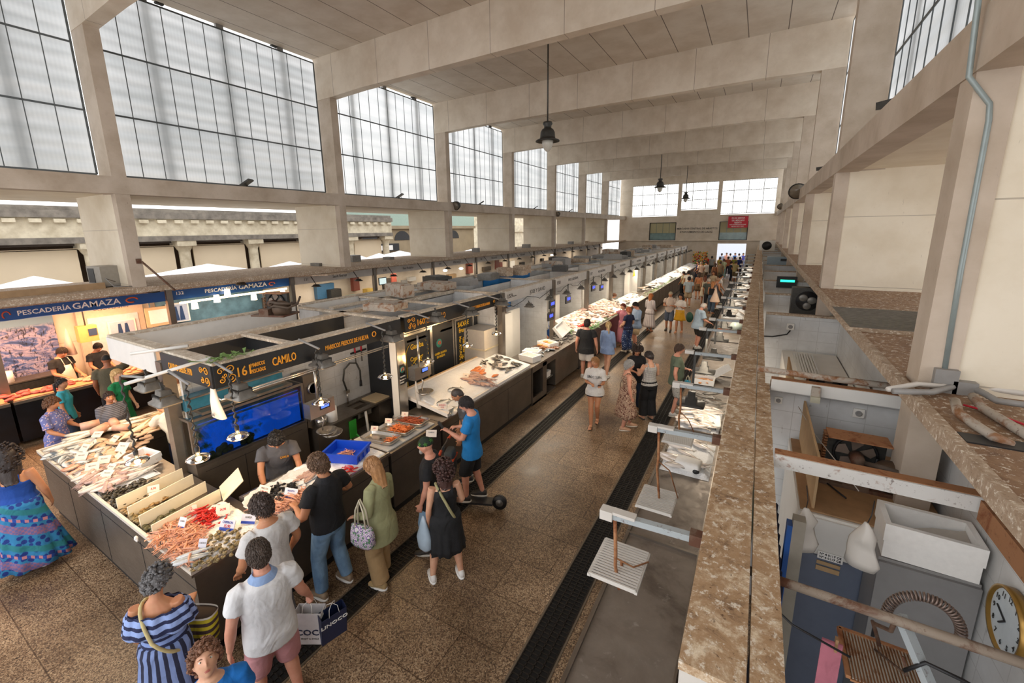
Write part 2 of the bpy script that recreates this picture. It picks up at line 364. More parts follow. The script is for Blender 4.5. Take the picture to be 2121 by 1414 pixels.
# end wall with openings
b = MB(); Y0, Y1 = YE, YE+.35
def wl(x0, x1, z0, z1): b.box(x0, x1, Y0, Y1, z0, z1)
wl(-13.7, 1.8, 8.85, ZR); wl(-13.7, -12.36, 0, 8.85); wl(-7.7, -7.36, 3.07, 8.85); wl(-3.97, -3.63, 3.05, 8.85); wl(.95, 1.8, 0, 8.85)
wl(-12.36, -10.42, 2.4, 5.6); wl(-10.42, -7.7, 4.95, 5.6); wl(-10.42, -7.7, 0, 3.08); wl(-12.36, -10.42, 0, 2.4)
wl(-7.36, -3.97, 3.07, 6.15); wl(-7.7, -3.65, 0, 3.07); wl(-3.65, -1.1, 2.76, 3.08); wl(-3.63, -1.1, 4.92, 5.6); wl(-1.1, .95, 0, 5.6)
struct(b.build('wall_end', M_WALL))
b = MB(); b.box(-13.0, 1.1, YE-.12, YE, 3.02, 3.1); struct(b.build('trim_%d' % (n+1), M_WALL))
for k, (x0, x1, z0, nv) in enumerate(((-12.36, -7.7, 5.6, 22), (-7.36, -3.97, 6.15, 16), (-3.63, .95, 5.6, 22))):
    t = bpy.data.objects.new('window_%d' % (w+1+k), None); COL.objects.link(t); t['kind'] = 'structure'
    c = MB(); c.box(x0, x1, YE+.14, YE+.16, z0+(.12 if k else .1), 8.85); c.build('window_panel', M_PANELE, t)
    c = MB()
    for q in range(nv+1):
        x = x0+(x1-x0)*q/nv; c.box(x-.012-(.03 if q % 6 == 5 else 0), x+.012, YE+.1, YE+.13, z0+.1, 8.85)
    for z in (z0+.1, z0+(8.85-z0)*.37, z0+(8.85-z0)*.7, 8.83): c.box(x0, x1, YE+.09, YE+.12, z-.025, z+.025)
    c.build('mullion_frame', M_GREYP, t)
w += 3
M_BLIND = plain('b3ab86', .7, 0, .1, 1)
for k, (x0, x1, z0, z1) in enumerate(((-10.42, -7.7, 3.1, 4.95), (-3.63, -1.1, 3.1, 4.92))):
    t = bpy.data.objects.new('window_%d' % (w+1+k), None); COL.objects.link(t); t['kind'] = 'structure'
    c = MB(); c.box(x0, x1, YE+.16, YE+.18, z0, z1); c.build('window_glass', plain('87a3a2', .15, 0, .25, 2.5), t)
    c = MB()
    for q in range(4): c.box(x0+.08+(x1-x0-.1)*q/4, x0+.04+(x1-x0-.1)*(q+1)/4, YE+.12, YE+.15, z0+.75, z1-.04)
    c.build('window_blind', M_BLIND, t)
    c = MB(); c.box(x0, x1, YE+.05, YE+.15, z0, z0+.05); c.box(x0, x1, YE+.05, YE+.15, z1-.05, z1); c.box(x0, x0+.07, YE+.05, YE+.15, z0, z1); c.box(x1-.07, x1, YE+.05, YE+.15, z0, z1); c.build('window_frame', M_DKMETAL, t)
t = thing('wall_lettering', 'two lines of dark capital letters naming the market on the end wall', 'lettering', (0, 0, 0))
MDK = plain('55504b', .6)
text('MERCADO CENTRAL DE ABASTOS', .27, MDK, t, face_y(-5.7, YE-.01, 4.27), sx=.92); text('AYUNTAMIENTO DE CADIZ', .27, MDK, t, face_y(-5.75, YE-.01, 3.93), sx=.92)
t = thing('banner', 'red hanging banner with white writing high on the end wall', 'banner', (-2.0, YE-.3, 4.3))
c = MB(); c.box(-.86, .86, -.01, .01, 0, 1.08); c.build('cloth', M_RED, t)
for k, (s_, z_) in enumerate((('FIN DE SEMANA', .92), ('DEL MERCADO', .7), ('ABIERTO', .48), ('FIESTA DEL MERCADO DE CADIZ', .3), ('PESCADO FRITO Y VINO', .13))): text(s_, .2 if k < 3 else .12, M_PAPER, t, face_y(0, -.014, z_), sx=.8)
c = MB(); c.cyl((-.88, 0, 1.1), (.88, 0, 1.1), .02); c.cyl((-.8, 0, 1.1), (-.8, .28, 1.25), .01); c.cyl((.8, 0, 1.1), (.8, .28, 1.25), .01); c.build('rail', M_DKMETAL, t)
# pendant lamps
def pendant(loc, zl, lab):
    t = thing('pendant_lamp', lab, 'lamp', loc)
    c = MB(); c.cyl((0, 0, 0), (0, 0, zl+.62), .022); c.cyl((0, 0, -.05), (0, 0, 0), .1); c.build('rod', M_DKMETAL, t)
    c = MB(); c.lathe([(.001, .66), (.13, .66), (.15, .6), (.11, .55), (.11, .48), (.17, .45), (.22, .36), (.23, .24), (.24, .18), (.36, .13), (.37, .1), (.24, .13), (.2, .12), (.001, .12)], (0, 0, zl)); c.build('lamp_shade', M_DKMETAL, t)
    c = MB(); c.lathe([(.001, -.2), (.06, -.18), (.12, -.1), (.165, .02), (.175, .12), (.001, .13)], (0, 0, zl)); c.build('globe', plain('c9c4b8', .25), t)
    return t
pendant((-5.9, 12.7, ZR), 6.92-ZR, 'nearest dark bell pendant lamp on a long rod under the ceiling')
pendant((-5.9, 30.0, ZR), 6.85-ZR, 'middle dark bell pendant lamp hanging far down the hall')
pendant((-5.9, 41.2, ZR), 6.75-ZR, 'farthest small pendant lamp before the end wall windows')
# projectors and round fans on the right and left beams
for k, (px, py, x, s_, lab) in enumerate(((1652, 393, 1.05, .3, 'round brown floodlight fixed to the right wall beam, nearer of two'), (1617, 426, 1.05, .22, 'round brown floodlight fixed to the right wall beam, farther of two'), (946, 424, -12.9, .22, 'round dark floodlight on the left sill beam beside the third window'), (1156, 442, -12.9, .18, 'small round floodlight on the left sill beam farther down'))):
    p = atx(px, py, x); sg = -1 if x > 0 else 1
    t = thing('floodlight', lab, 'floodlight', p)
    c = MB(); c.cyl((0, .08, 0), (0, -.1, -.06), s_*.8, s_, 20); c.build('housing', M_DKMETAL, t)
    c = MB(); c.cyl((0, -.1, -.06), (0, -.12, -.066), s_*.85, s_*.85, 20); c.build('lamp_glass', plain('7a6f60', .2), t)
    c = MB(); c.bar((0, .05, 0), (-sg*.35, .25, .1), .05); c.build('bracket', M_DKMETAL, t)
# conduits and boxes on the near right fin
def conduit(name, pts, r, m, lab, cat='conduit', group=None, n=8):
    c = MB(); c.tube(pts, r, n); return tag(c.build(name, m), lab, cat, group)
Yf = CY[1]-.1
pts = [aty(2010, 20, CY[1]-.2), aty(2030, 60, CY[1]-.2)]
pts = [Vector((1.03, CY[1]-.17, 6.4)), Vector((1.07, CY[1]-.17, 5.7)), Vector((1.09, CY[1]-.17, 5.3)), aty(2050, 215, Yf-.04), aty(2048, 250, Yf-.04), aty(1990, 560, Yf-.04), aty(1955, 775, Yf-.04)]
conduit('wall_conduit', pts, .017, plain('8f9a98', .4, .2), 'long grey-green conduit running down the near right wall slab', 'conduit')
for k, (px, py, w_, lab) in enumerate(((1955, 790, .13, 'square grey junction box where the tall conduit ends'), (1992, 816, .13, 'lower grey junction box with cables beside the slab'))):
    p = aty(px, py, Yf-.05); c = MB(); c.box(p.x-w_/2, p.x+w_/2, Yf-.09, Yf, p.z-.09, p.z+.1); tag(c.build('junction_box', M_GREYP), lab, 'junction box')
P5 = [(1640, 0)]
for k, (pp, r, m, lab) in enumerate(((([1840, 806], [1900, 795], [1950, 800], [1985, 795], [2121, 815]), .02, M_WHITEP, 'upper pipe bundle along the foot of the near white slab'),
        (([1850, 810], [1930, 812], [1975, 800], [2000, 798], [2030, 810], [2065, 830], [2121, 838]), .022, M_GREYP, 'curved grey pipe along the foot of the near white slab'))):
    conduit('pipe', [atz(x, y, ZS+.05) for x, y in pp], r, m, lab, 'pipe')
pts = [atz(1978, 830, ZS+.06), atz(1985, 855, ZS+.04), atz(2020, 880, ZS+.03), atz(2060, 905, ZS+.03), atz(2095, 922, ZS+.0)]
conduit('pipe', pts, .028, M_RUSTY2, 'dusty bent pipe lying on the right slab, nearer of two', 'pipe')
conduit('pipe', [atz(2015, 820, ZS+.05), atz(2035, 845, ZS+.03), atz(2080, 872, ZS+.03), atz(2135, 905, ZS+.03)], .028, M_RUSTY2, 'dusty straight pipe lying on the right slab, by the wall', 'pipe')
conduit('cable', [atz(1995, 838, ZS+.03), atz(2040, 850, ZS+.02), atz(2125, 880, ZS+.02)], .007, M_RED, 'thin red cable across the dusty right slab', 'cable', n=6)
c = MB(); p = atz(2100, 918, ZS+.005); c.box(p.x-.22, p.x+.12, p.y-.1, p.y+.04, ZS, ZS+.008); tag(c.build('slab_hatch', M_BLACK), 'small black open hatch in the near right slab', 'hatch')
# grating in the right slab
p0 = atz(1745, 648, ZS); t = thing('roof_grating', 'metal slatted grating set in the dusty right slab before the white wall', 'grating', (1.6, 9.0, ZS))
ga, gb, gc = atz(1745, 645, ZS), atz(1765, 690, ZS), atz(1870, 650, ZS)
c = MB(); y0, y1 = atz(1900, 695, ZS).y, atz(1870, 648, ZS).y; x0, x1 = atz(1765, 690, ZS).x, atz(1925, 695, ZS).x+.4
for q in range(24):
    y = y0+(y1-y0)*q/23; c.box(x0-1.6, x1-1.6, y-9.0-.012, y-9.0+.012, .0, .03)
c.build('slats', M_GREYMETAL, t)
c = MB(); c.box(x0-1.64, x0-1.6, y0-9.03, y1-9+.03, 0, .04); c.box(x1-1.6, x1-1.56, y0-9.03, y1-9+.03, 0, .04); c.box(x0-1.6, x1-1.6, y1-9, y1-8.97, 0, .04); c.box(x0-1.6, x1-1.6, y0-9.03, y0-9, 0, .04); c.build('frame', M_DIRT3, t)
# floor drains
M_GRATE = plain('2c2722', .5, .4, .3, 30); M_PIT = plain('14110f', .9)
for nm, xa, xb, ya, yb in (('left', -3.98, -3.68, -3, 44), ('right', -1.75, -1.42, -3, 44)):
    t = bpy.data.objects.new('trim_%d' % (n+2+(nm == 'right')), None); COL.objects.link(t); t['kind'] = 'structure'
    c = MB(); c.box(xa, xb, ya, yb, .0, .004); c.build('drain_channel', M_PIT, t)
    c = MB(); k = 0; y = ya
    for q in range(5): x = xa+(xb-xa)*q/4; c.box(x-.006, x+.006, ya, yb, .004, .014)
    while y < 30:
        c.box(xa, xb, y-.006, y+.006, .004, .014); y += .055
    c.build('drain_grate', M_GRATE, t)
    c = MB(); c.box(xa-.03, xa, ya, yb, 0, .008); c.box(xb, xb+.03, ya, yb, 0, .008); c.build('drain_edge', plain('6f6252', .6, .3), t)
# ------------------------------------------------------------------ outside, left: the old colonnade
X0 = -25.0
b = MB(); b.box(X0-1.2, X0+.5, -6, 24.6, 5.15, 5.45); b.box(X0-1.2, X0+.3, -6, 24.6, 5.45, 5.62); o = tag(b.build('roof_parapet', M_STONED), 'weathered grey stone parapet of the colonnade outside', 'parapet', kind='structure')
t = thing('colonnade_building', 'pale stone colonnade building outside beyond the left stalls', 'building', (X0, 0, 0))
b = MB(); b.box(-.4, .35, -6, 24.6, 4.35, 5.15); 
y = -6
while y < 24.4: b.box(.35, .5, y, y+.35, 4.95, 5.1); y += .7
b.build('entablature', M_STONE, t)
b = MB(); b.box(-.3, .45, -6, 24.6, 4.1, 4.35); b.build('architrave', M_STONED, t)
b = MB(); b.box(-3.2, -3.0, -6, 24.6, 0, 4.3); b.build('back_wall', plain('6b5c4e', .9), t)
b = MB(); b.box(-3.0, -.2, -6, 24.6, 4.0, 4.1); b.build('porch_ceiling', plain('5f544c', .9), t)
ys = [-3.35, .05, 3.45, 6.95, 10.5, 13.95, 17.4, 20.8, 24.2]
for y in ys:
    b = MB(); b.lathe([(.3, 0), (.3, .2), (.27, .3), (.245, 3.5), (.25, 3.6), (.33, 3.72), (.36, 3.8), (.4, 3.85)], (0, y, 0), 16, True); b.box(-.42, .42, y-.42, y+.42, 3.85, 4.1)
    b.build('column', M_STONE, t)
for k, (ya, yb) in enumerate(zip(ys, ys[1:])):
    b = MB(); b.box(X0-.12, X0-.05, ya+.42, yb-.42, 2.2, 3.86)
    b.bar((X0-.08, ya+.42, 3.86), (X0-.08, yb-.42, 3.86), .06)
    tag(b.build('awning_screen', M_CREAM), 'cream canvas screen hung between two columns of the colonnade outside', 'awning', 'cream screens along the outside colonnade')
t = thing('street_building', 'darker building with arched openings beyond the end of the colonnade', 'building', (-31, 31, 0))
b = MB(); b.box(-1, 0, -5.5, 14, 0, 4.7); b.box(-1, .3, -5.5, 14, 4.7, 5.0); b.build('facade', plain('9b8a6e', .8, 0, .2, 1), t)
b = MB(); b.box(-1, .1, -5.5, 14, 5.0, 9.2); b.build('upper_facade', plain('9db2a5', .8), t)
for q in range(4):
    y0 = -4+q*4.2; b = MB(); pr = [(.02, y0, 3.6)]+[(.02, y0+1.1-1.1*math.cos(a), 3.6+.9*math.sin(a)) for a in [PI*i/10 for i in range(11)]]; b.prism(pr[1:], (.03, 0, 0)); b.build('arch_window', M_BLACK, t)
b = MB(); b.box(0, .3, -4.4, 0.5, 2.6, 3.3); b.build('shop_fascia', M_BLACK, t); b = MB(); b.box(.3, .34, -3.5, -.4, 2.7, 3.15); b.build('shop_sign', M_PAPER, t)
def parasol(px, py, zt, w, lab):
    p = atx(px, py, -19.5); t = thing('parasol', lab, 'parasol', (p.x, p.y, 0), 0, 'white market parasols outside the left openings')
    c = MB(); ap = (0, 0, p.z); cs = [(-w, -w, p.z-.42), (w, -w, p.z-.42), (w, w, p.z-.42), (-w, w, p.z-.42)]
    for i in range(4): c.poly([cs[i], cs[(i+1) % 4], ap])
    for i in range(4): q, r_ = cs[i], cs[(i+1) % 4]; c.poly([(q[0], q[1], q[2]-.2), (r_[0], r_[1], r_[2]-.2), r_, q])
    c.build('canopy', plain('f4f5f8', .7, 0, .02), t); c = MB(); c.cyl((0, 0, 0), (0, 0, p.z-.03), .035); c.build('pole', M_GREYMETAL, t)
for k, (px, py, w_) in enumerate(((70, 571, 1.1), (430, 546, 1.7), (600, 541, 1.2), (745, 529, .9), (785, 524, .9), (828, 519, 1.3), (975, 516, 1.2), (1005, 512, 1.2), (1093, 512, 1.0), (1130, 505, 1.0), (1165, 508, 1.0))):
    parasol(px, py, 3.3, w_, 'white square parasol showing through an opening over the left stalls')
b = MB(); b.box(-38, -26.4, 47, 70, 0, 6.2); b.box(-26.4, -26.1, 47, 70, 4.2, 5.0); tag(b.build('pale_building', M_STONE), 'second pale stone building farther along outside on the left', 'building')
b = MB(); b.box(-12, 10, 66, 68, 0, 3.2); tag(b.build('street_wall', plain('dde6f4', .8)), 'pale building outside beyond the far doorway', 'building')
# ------------------------------------------------------------------ daylight
W = bpy.data.worlds.new('daylight'); S.world = W; W.use_nodes = True; nt = W.node_tree; bg = nt.nodes['Background']
bg.inputs[0].default_value = (.97, .975, 1.0, 1); bg.inputs[1].default_value = 1.7
S.view_settings.exposure = 0.58; S.cycles.adaptive_threshold = .03
# ------------------------------------------------------------------ right-hand stalls
WX = 1.42                                            # back wall of the right stalls
b = MB(); b.box(WX, WX+.1, -3, YE, 0, 3.06); struct(b.build('wall_right', M_TILE))
# soiled fascia boards, one run per pair of stalls
ys = [1.5, 5.2, 9.55, 15.8, 22.1, 28.4, 34.6, 46.0]
for k, (ya, yb) in enumerate(zip(ys, ys[1:])):
    t = thing('stall_fascia', 'bird-soiled fascia board over the right counters, %s' % ('nearest run above the empty steel counter', 'second run by the first cross pipe', 'third run from the camera end', 'fourth run from the camera end', 'fifth run from the camera end', 'sixth run from the camera end', 'last run by the end wall')[k], 'fascia', (0, ya, 0))
    L = yb-ya-.006; xr = .23 if k == 0 else .19
    c = MB(); c.box(-.125, .105, 0, L, 2.66, 2.70); c.box(.115, xr, 0, L, 2.655, 2.695); c.build('top_board', M_DIRT, t)
    c = MB(); c.box(-.12, .10, .003, L-.003, 2.42, 2.66); c.build('front_panel', M_WHITEP, t)
    c = MB(); c.box(.13, xr-.01, .003, L-.003, 2.46, 2.655); c.build('rear_panel', M_TILE, t)
for k, y in enumerate((5.28, 9.75, 12.7, 15.9, 19.3, 22.3, 25.5, 28.7, 31.8, 35, 38.1, 41.3, 44.4)):
    c = MB(); c.box(.24, WX, y-.05, y+.05, 0, 2.66); o = struct(c.build('wall_partition_%d' % (k+1), M_TILE))
    c = MB(); c.box(.24, WX-.01, y-.07, y+.06, 2.665, 2.70); tag(c.build('wall_capping', M_DIRT3), 'dusty capping board on a cross wall of the right stalls', 'capping', 'cappings of the right cross walls')
def crossbeam(y, z0, z1, m1, m2, lab, d=.1):
    t = thing('cross_beam', lab, 'beam', (0, y, 0)); c = MB(); c.box(.24, WX-.02, -d/2, -d/2+.015, z0, z1); c.build('white_face', m1, t)
    c = MB(); c.box(.24, WX-.02, -d/2+.016, d/2, z1-.03, z1+.004); c.build('rusty_top', m2, t)
crossbeam(3.5, 2.62, 2.72, rusty('rust_edged_white', 'd6d3cd', '8f5730', .6), M_RUSTO, 'white cross beam with a rusty top over the near right stall')
crossbeam(5.14, 2.66, 2.78, M_WHITE, M_RUSTO, 'white beam with rusty flanges and bolts behind the near right stall')
conduit('pipe', [(.1, 5.14, 2.86), (.7, 5.15, 2.85), (1.38, 5.16, 2.85)], .033, M_RUSTY2, 'dusty round pipe lying above the second right cross beam', 'pipe')
# chipboard shelf ledge beside the slab edge
c = MB(); c.box(1.28, WX-.02, 1.9, 3.4, 2.70, 2.73); c.box(1.28, 1.3, 1.9, 3.4, 2.6, 2.70); tag(c.build('ledge_board', M_RUSTO), 'rust-brown ledge board along the right wall above the near stall', 'ledge')
# near stall contents
t = thing('rusty_rail', 'long rusty tube crossing the near right stall', 'rail', (0, 2.27, 2.6))
c = MB(); c.cyl((.1, -.02, .02), (1.6, .0, 0), .022, n=16); c.build('tube', rusty('rusted_tube', '8d7f70', '5e3a26', .52), t)
# cold cabinet with compressor
def cold_cabinet(y0, y1, x0, x1, top, lab, door='6e7789'):
    t = thing('cold_cabinet', lab, 'cabinet', (0, y0, 0))
    c = MB(); c.box(x0, x1, .02, y1-y0, 0, top); c.build('body', M_PLASTW, t)
    c = MB(); c.box(x0+.02, x1-.02, 0, .02, .1, top-.34); d = c.build('door', plain(door, .35, .2, .12, 9), t)
    c = MB(); c.box(x0+.02, x1-.02, 0, .02, top-.3, top-.02); c.build('vent_panel', M_WHITE, t)
    c = MB()
    for r in range(9):
        for q in range(11): c.box(x0+.35+q*.031, x0+.372+q*.031, -.004, .0, top-.25+r*.022, top-.24+r*.022)
    c.build('vent_slots', plain('6d5139', .8), t); return t
cab = cold_cabinet(3.78, 5.18, .46, WX-.02, 2.12, 'tall cold cabinet with blue-grey door and vent slots in the near right stall')
c = MB(); c.box(.475, WX-.03, 3.82, 5.15, 2.125, 2.14); tag(c.build('plywood_sheet', M_WOOD), 'dusty brown plywood sheet lying on top of the tall cold cabinet', 'sheet')
t = thing('door_labels', 'white printed label and two brown tape strips on the blue-grey cabinet door', 'label', (.72, 3.775, 1.75))
c = MB(); c.box(-.1, .06, -.004, 0, .02, .085); c.build('label', M_PAPER, t)
c = MB(); c.box(-.1, .05, -.004, 0, -.03, .0); c.box(-.1, .05, -.004, 0, -.085, -.045); c.build('tape_strip', M_CARD, t)
for z in (.038, .066): text('Nº 4 0117 CE', .024, M_BLACK, t, face_y(-.02, -.006, z), name='print')
c = MB(); c.bar((.56, 5.20, 2.35), (.56, 3.85, 2.35), .018, .42); tag(c.build('chipboard_divider', M_CARD), 'chipboard divider standing on edge beside the near compressor', 'board')
def compressor(x, y, z, lab, rz=0, sc=1.0):
    t = thing('compressor_unit', lab, 'compressor', (x, y, z), rz); t.scale = (sc,)*3
    c = MB(); c.box(-.36, .26, -.2, .22, 0, .03); c.build('base_plate', M_RUSTB, t)
    c = MB(); c.box(-.3, .12, .12, .19, .03, .36); c.build('radiator', M_DKMETAL, t)
    c = MB(); c.box(-.31, .13, -.02, .2, .36, .37); c.build('radiator_cover', M_RUSTO, t)
    c = MB()
    for q in range(12): c.box(-.325, -.3, .08, .2, .05+q*.026, .06+q*.026)
    c.build('cooling_tubes', M_RUSTO, t)
    c = MB(); ring = [(-.09+.155*math.cos(a), .1, .2+.155*math.sin(a)) for a in [2*PI*i/24 for i in range(25)]]; c.tube(ring, .012, 6); c.build('fan_ring', M_BLACK, t)
    c = MB(); c.cyl((-.09, .06, .2), (-.09, .115, .2), .03)
    for q in range(5):
        a = 2*PI*q/5+.3; ca, sa = math.cos(a), math.sin(a)
        c.prism([(-.09+ca*.02-sa*.02, .1, .2+sa*.02+ca*.02), (-.09+ca*.135-sa*.05, .09, .2+sa*.135+ca*.05), (-.09+ca*.145+sa*.02, .1, .2+sa*.145-ca*.02), (-.09+ca*.1+sa*.05, .105, .2+sa*.1-ca*.05)], (0, .006, 0))
    c.build('fan_blades', plain('857365', .6, .3), t)
    c = MB(); c.cyl((-.09, -.06, .2), (-.09, .06, .2), .05, .055); c.bar((-.09, -.04, .03), (-.09, -.04, .17), .02); c.build('fan_motor', M_RUSTB, t)
    c = MB(); c.lathe([(.001, 0), (.13, .0), (.15, .06), (.15, .12), (.14, .15), (.1, .2), (.04, .225), (.001, .23)], (.14, -.06, .03), 20); c.build('compressor_dome', plain('5f4b3a', .6, .2, .3, 9), t)
    c = MB(); c.tube([(-.05, -.1, .22), (.05, -.2, .26), (.2, -.22, .24), (.33, -.12, .22), (.33, .05, .2), (.22, .1, .2)], .022, 8); c.tube([(0, -.15, .16), (.15, -.24, .2), (.36, -.2, .16), (.4, 0, .2), (.36, .14, .3)], .018, 8); c.build('insulated_hose', plain('5a4c40', .8, 0, .3, 12), t)
    c = MB(); c.box(-.2, -.02, -.2, -.1, .03, .13); c.build('terminal_box', M_RUSTB, t); return t
cp = compressor(1.0, 4.5, 2.14, 'rusty compressor with fan and hoses on top of the near right cold cabinet')
conduit('cable', [(.6, 4.95, 2.16), (.72, 4.9, 2.17), (.78, 4.5, 2.16), (.7, 4.3, 2.15), (.8, 4.1, 2.16)], .007, M_BLACK, 'thin dark cable curling on the plywood beside the near compressor', 'cable', n=6)
conduit('cord', [(.5, 5.1, 2.52), (.6, 4.6, 2.46), (.75, 4.2, 2.38), (.85, 4.0, 2.3)], .004, M_WHITEP, 'thin white cord from the chipboard divider to the compressor', 'cord', n=5)
def socket(x, y, z, s, lab):
    t = thing('wall_socket', lab, 'socket', (x, y, z)); c = MB(); c.box(-s, s, -.02, 0, -s, s); c.build('plate', M_PLASTW, t)
    c = MB(); c.lathe([(s*.62, 0), (s*.62, .012), (s*.4, .008)], (0, 0, 0), 16, True); o = c.build('socket_ring', M_GREYP, t); o.rotation_euler = (PI/2, 0, 0); o.location = (0, -.02, 0)
p = aty(1778, 855, 5.22); socket(p.x, 5.225, p.z, .045, 'square wall socket on the tiled wall behind the near compressor')
p = aty(1612, 828, 5.22); socket(p.x, 5.225, p.z, .035, 'small wall socket on the tiles beside the soiled fascia')
t = thing('caged_lamp', 'small caged bulkhead lamp on the second right cross beam', 'lamp', (.62, 5.06, 2.66))
c = MB(); c.box(-.035, .035, -.03, .02, .02, .11); c.build('cage', M_RUSTY2, t); c = MB(); c.box(-.04, .04, -.06, -.02, -.04, .02); c.build('lamp_glass', plain('b5b09a', .3), t)
# fridge + foam box
t = thing('tall_fridge', 'grey tall fridge with recessed handle under the foam box', 'fridge', (0, 0, 0))
c = MB(); c.box(.90, WX-.02, 3.48, 3.75, 0, 2.12); c.build('body', plain('9a9794', .4, .2, .08), t); c = MB(); c.box(.9, WX-.02, 3.455, 3.48, .1, 2.1); d = c.build('door', plain('8b8988', .4, .2, .08), t)
c = MB(); c.box(.93, .95, 3.45, 3.456, 1.5, 1.62); c.build('handle', M_BLACK, d)
def foam_box(name, w, d, h, lab, loc, rz=0, th=.025, lip=True, rot=None, mat=None, group=None):
    """open polystyrene fish box with a stepped outside"""
    m = mat or M_FOAM; t = thing(name, lab, 'box', loc, rz, group)
    if rot: t.rotation_euler = rot
    c = MB(); c.box(-w/2+th, w/2-th, -d/2+th, d/2-th, 0, th)
    for (x0, x1, y0, y1) in ((-w/2, w/2, -d/2, -d/2+th), (-w/2, w/2, d/2-th, d/2), (-w/2, -w/2+th, -d/2+th, d/2-th), (w/2-th, w/2, -d/2+th, d/2-th)): c.box(x0, x1, y0, y1, 0, h)
    c.build('body', m, t)
    if lip:
        c = MB()
        for (x0, x1, y0, y1) in ((-w/2-.008, w/2+.008, -d/2-.008, -d/2+.002), (-w/2-.008, w/2+.008, d/2-.002, d/2+.008), (-w/2-.008, -w/2+.002, -d/2, d/2), (w/2-.002, w/2+.008, -d/2, d/2)): c.box(x0, x1, y0, y1, h*.5, h+.001)
        c.build('rim', m, t)
    return t
fb = foam_box('foam_box', .47, .3, .25, 'big white open polystyrene box holding paper on the tall grey fridge', (1.155, 3.63, 2.125), rad(-2))
c = MB(); c.poly([(-.2, -.11, .04), (.2, -.11, .05), (.2, .11, .19), (.05, .11, .16), (-.2, .11, .05)]); c.poly([(.05, -.11, .1), (.2, -.11, .18), (.21, .11, .2), (.05, .11, .12)]); c.build('paper_liner', plain('b3aa9e', .8), fb)
# hanging rolls of bags
def bag_bunch(x, y, z, w, h, lab, rz, seed):
    t = thing('bag_bunch', lab, 'plastic bags', (x, y, z), rz); r = random.Random(seed)
    c = MB(); secs = [((0, 0, 0), .012, .012), ((.0, 0, -.03), .03, .02)]
    for q in range(1, 6): f = q/5; secs.append(((.01*math.sin(q*2), 0, -.03-h*.95*f), w*(.55+.45*f)*(1 if q < 5 else .93), .035+.02*math.sin(q*1.7)))
    c.loft(secs, 14, pw=1.4); o = c.build('bags', M_WHITEP, t)
    for v in o.data.vertices: v.co.x += .02*mnoise.noise(v.co*14+Vector((seed, 0, 0))); v.co.y += .02*mnoise.noise(v.co*11+Vector((0, seed, 0)))
    c = MB(); c.tube([(0, 0, -.02), (.01, .02, .05), (.0, .05, .14)], .003, 5); c.build('string', M_BLACK, t)
p = aty(1670, 1052, 3.25); bag_bunch(p.x, 3.25, p.z, .1, .3, 'bunch of white plastic bags hanging by the navy curtain', rad(10), 3)
p = aty(1795, 1082, 3.2); bag_bunch(p.x, 3.2, p.z, .1, .3, 'bunch of white plastic bags hanging next to the foam box', rad(-35), 8)
c = MB(); c.box(.245, .275, 2.7, 3.7, .2, 2.2)
for q in range(8): c.cyl((.285, 2.75+q*.13, .2), (.285, 2.75+q*.13, 2.2), .03, n=8)
tag(c.build('navy_curtain', cloth('141a35')), 'dark navy curtain hanging inside the near right stall', 'curtain')
t = thing('door_frame_post', 'beige upright post of the inner doorway in the near right stall', 'post', (0, 0, 0)); c = MB(); c.box(.36, .43, 3.1, 3.18, 0, 2.45); c.build('post', plain('8f887b', .5), t); c = MB(); c.box(.33, .36, 3.1, 3.18, 0, 2.4); c.build('edge_strip', M_BLUEB, t)
# hanging scale in the near right stall
t = thing('hanging_scale', 'rusty hanging scale with ribbed pan and angled arm in the near right stall', 'scale', (.78, 2.62, 2.0))
c = MB(); c.bar((0-.08, -.33, .62), (.22, -.62, -.0), .045, .03); c.build('arm', M_ARM, t)
c = MB(); c.box(-.16, .16, -.15, .17, 0, .012); c.bar((-.17, .175, .02), (.17, .175, .02), .02); c.bar((-.17, -.15, .02), (-.17, .175, .02), .02); c.bar((.17, -.15, .02), (.17, .175, .02), .02); c.build('pan_frame', M_RUSTO, t)
c = MB()
for q in range(22): x = -.15+.3*q/21; c.bar((x, -.15, .022), (x, .165, .022), .006)
c.build('pan_ribs', M_RUSTY2, t)
c = MB(); c.tube([(-.09, -.33, .6), (-.09, -.3, .5), (-.1, -.1, .35), (-.05, .1, .2), (0, .12, .05)], .01, 7); c.tube([(-.02, .1, .03), (.06, -.1, .12), (.0, -.2, .3)], .006, 6); c.build('hanger_rod', M_RUSTB, t)
# coiled hose
pts = []
for q in range(420):
    f = q/419; a = -.3+PI*1.12*f; cx, cz = .80-.125*math.cos(a), 2.56+.14*math.sin(a); dx, dz = math.cos(a), -math.sin(a)
    w = 2*PI*34*f; pts.append((cx-.018*math.cos(w)*math.cos(a), 2.36+.018*math.sin(w), cz+.018*math.cos(w)*math.sin(a)))
conduit('coil_hose', pts, .0045, plain('7c6a60', .4, .4), 'coiled spiral hose looping over the rusty rail', 'hose', n=5)
conduit('cable', [(.2, 2.55, 2.25), (.35, 2.5, 2.18), (.6, 2.45, 2.16)], .006, M_BLACK, 'black cable drooping in the lower corner of the near right stall', 'cable', n=6)
conduit('cable', [(.72, 2.2, 2.42), (.78, 2.2, 2.5), (.9, 2.2, 2.48), (1.02, 2.2, 2.44), (1.12, 2.22, 2.5), (1.2, 2.3, 2.62)], .008, M_BLACK, 'thick black cable looping below the rusty rail by the clock', 'cable', n=6)
t = thing('pink_cloth', 'pink cloth pegged on a black cable in the near right stall', 'cloth', (.53, 2.5, 2.14)); c = MB(); c.box(-.045, .045, -.004, .004, -.3, .03); c.build('cloth', cloth('b26a78'), t); c = MB(); c.box(.01, .022, -.014, .014, -.02, .06); c.build('clothes_peg', M_WOOD, t)
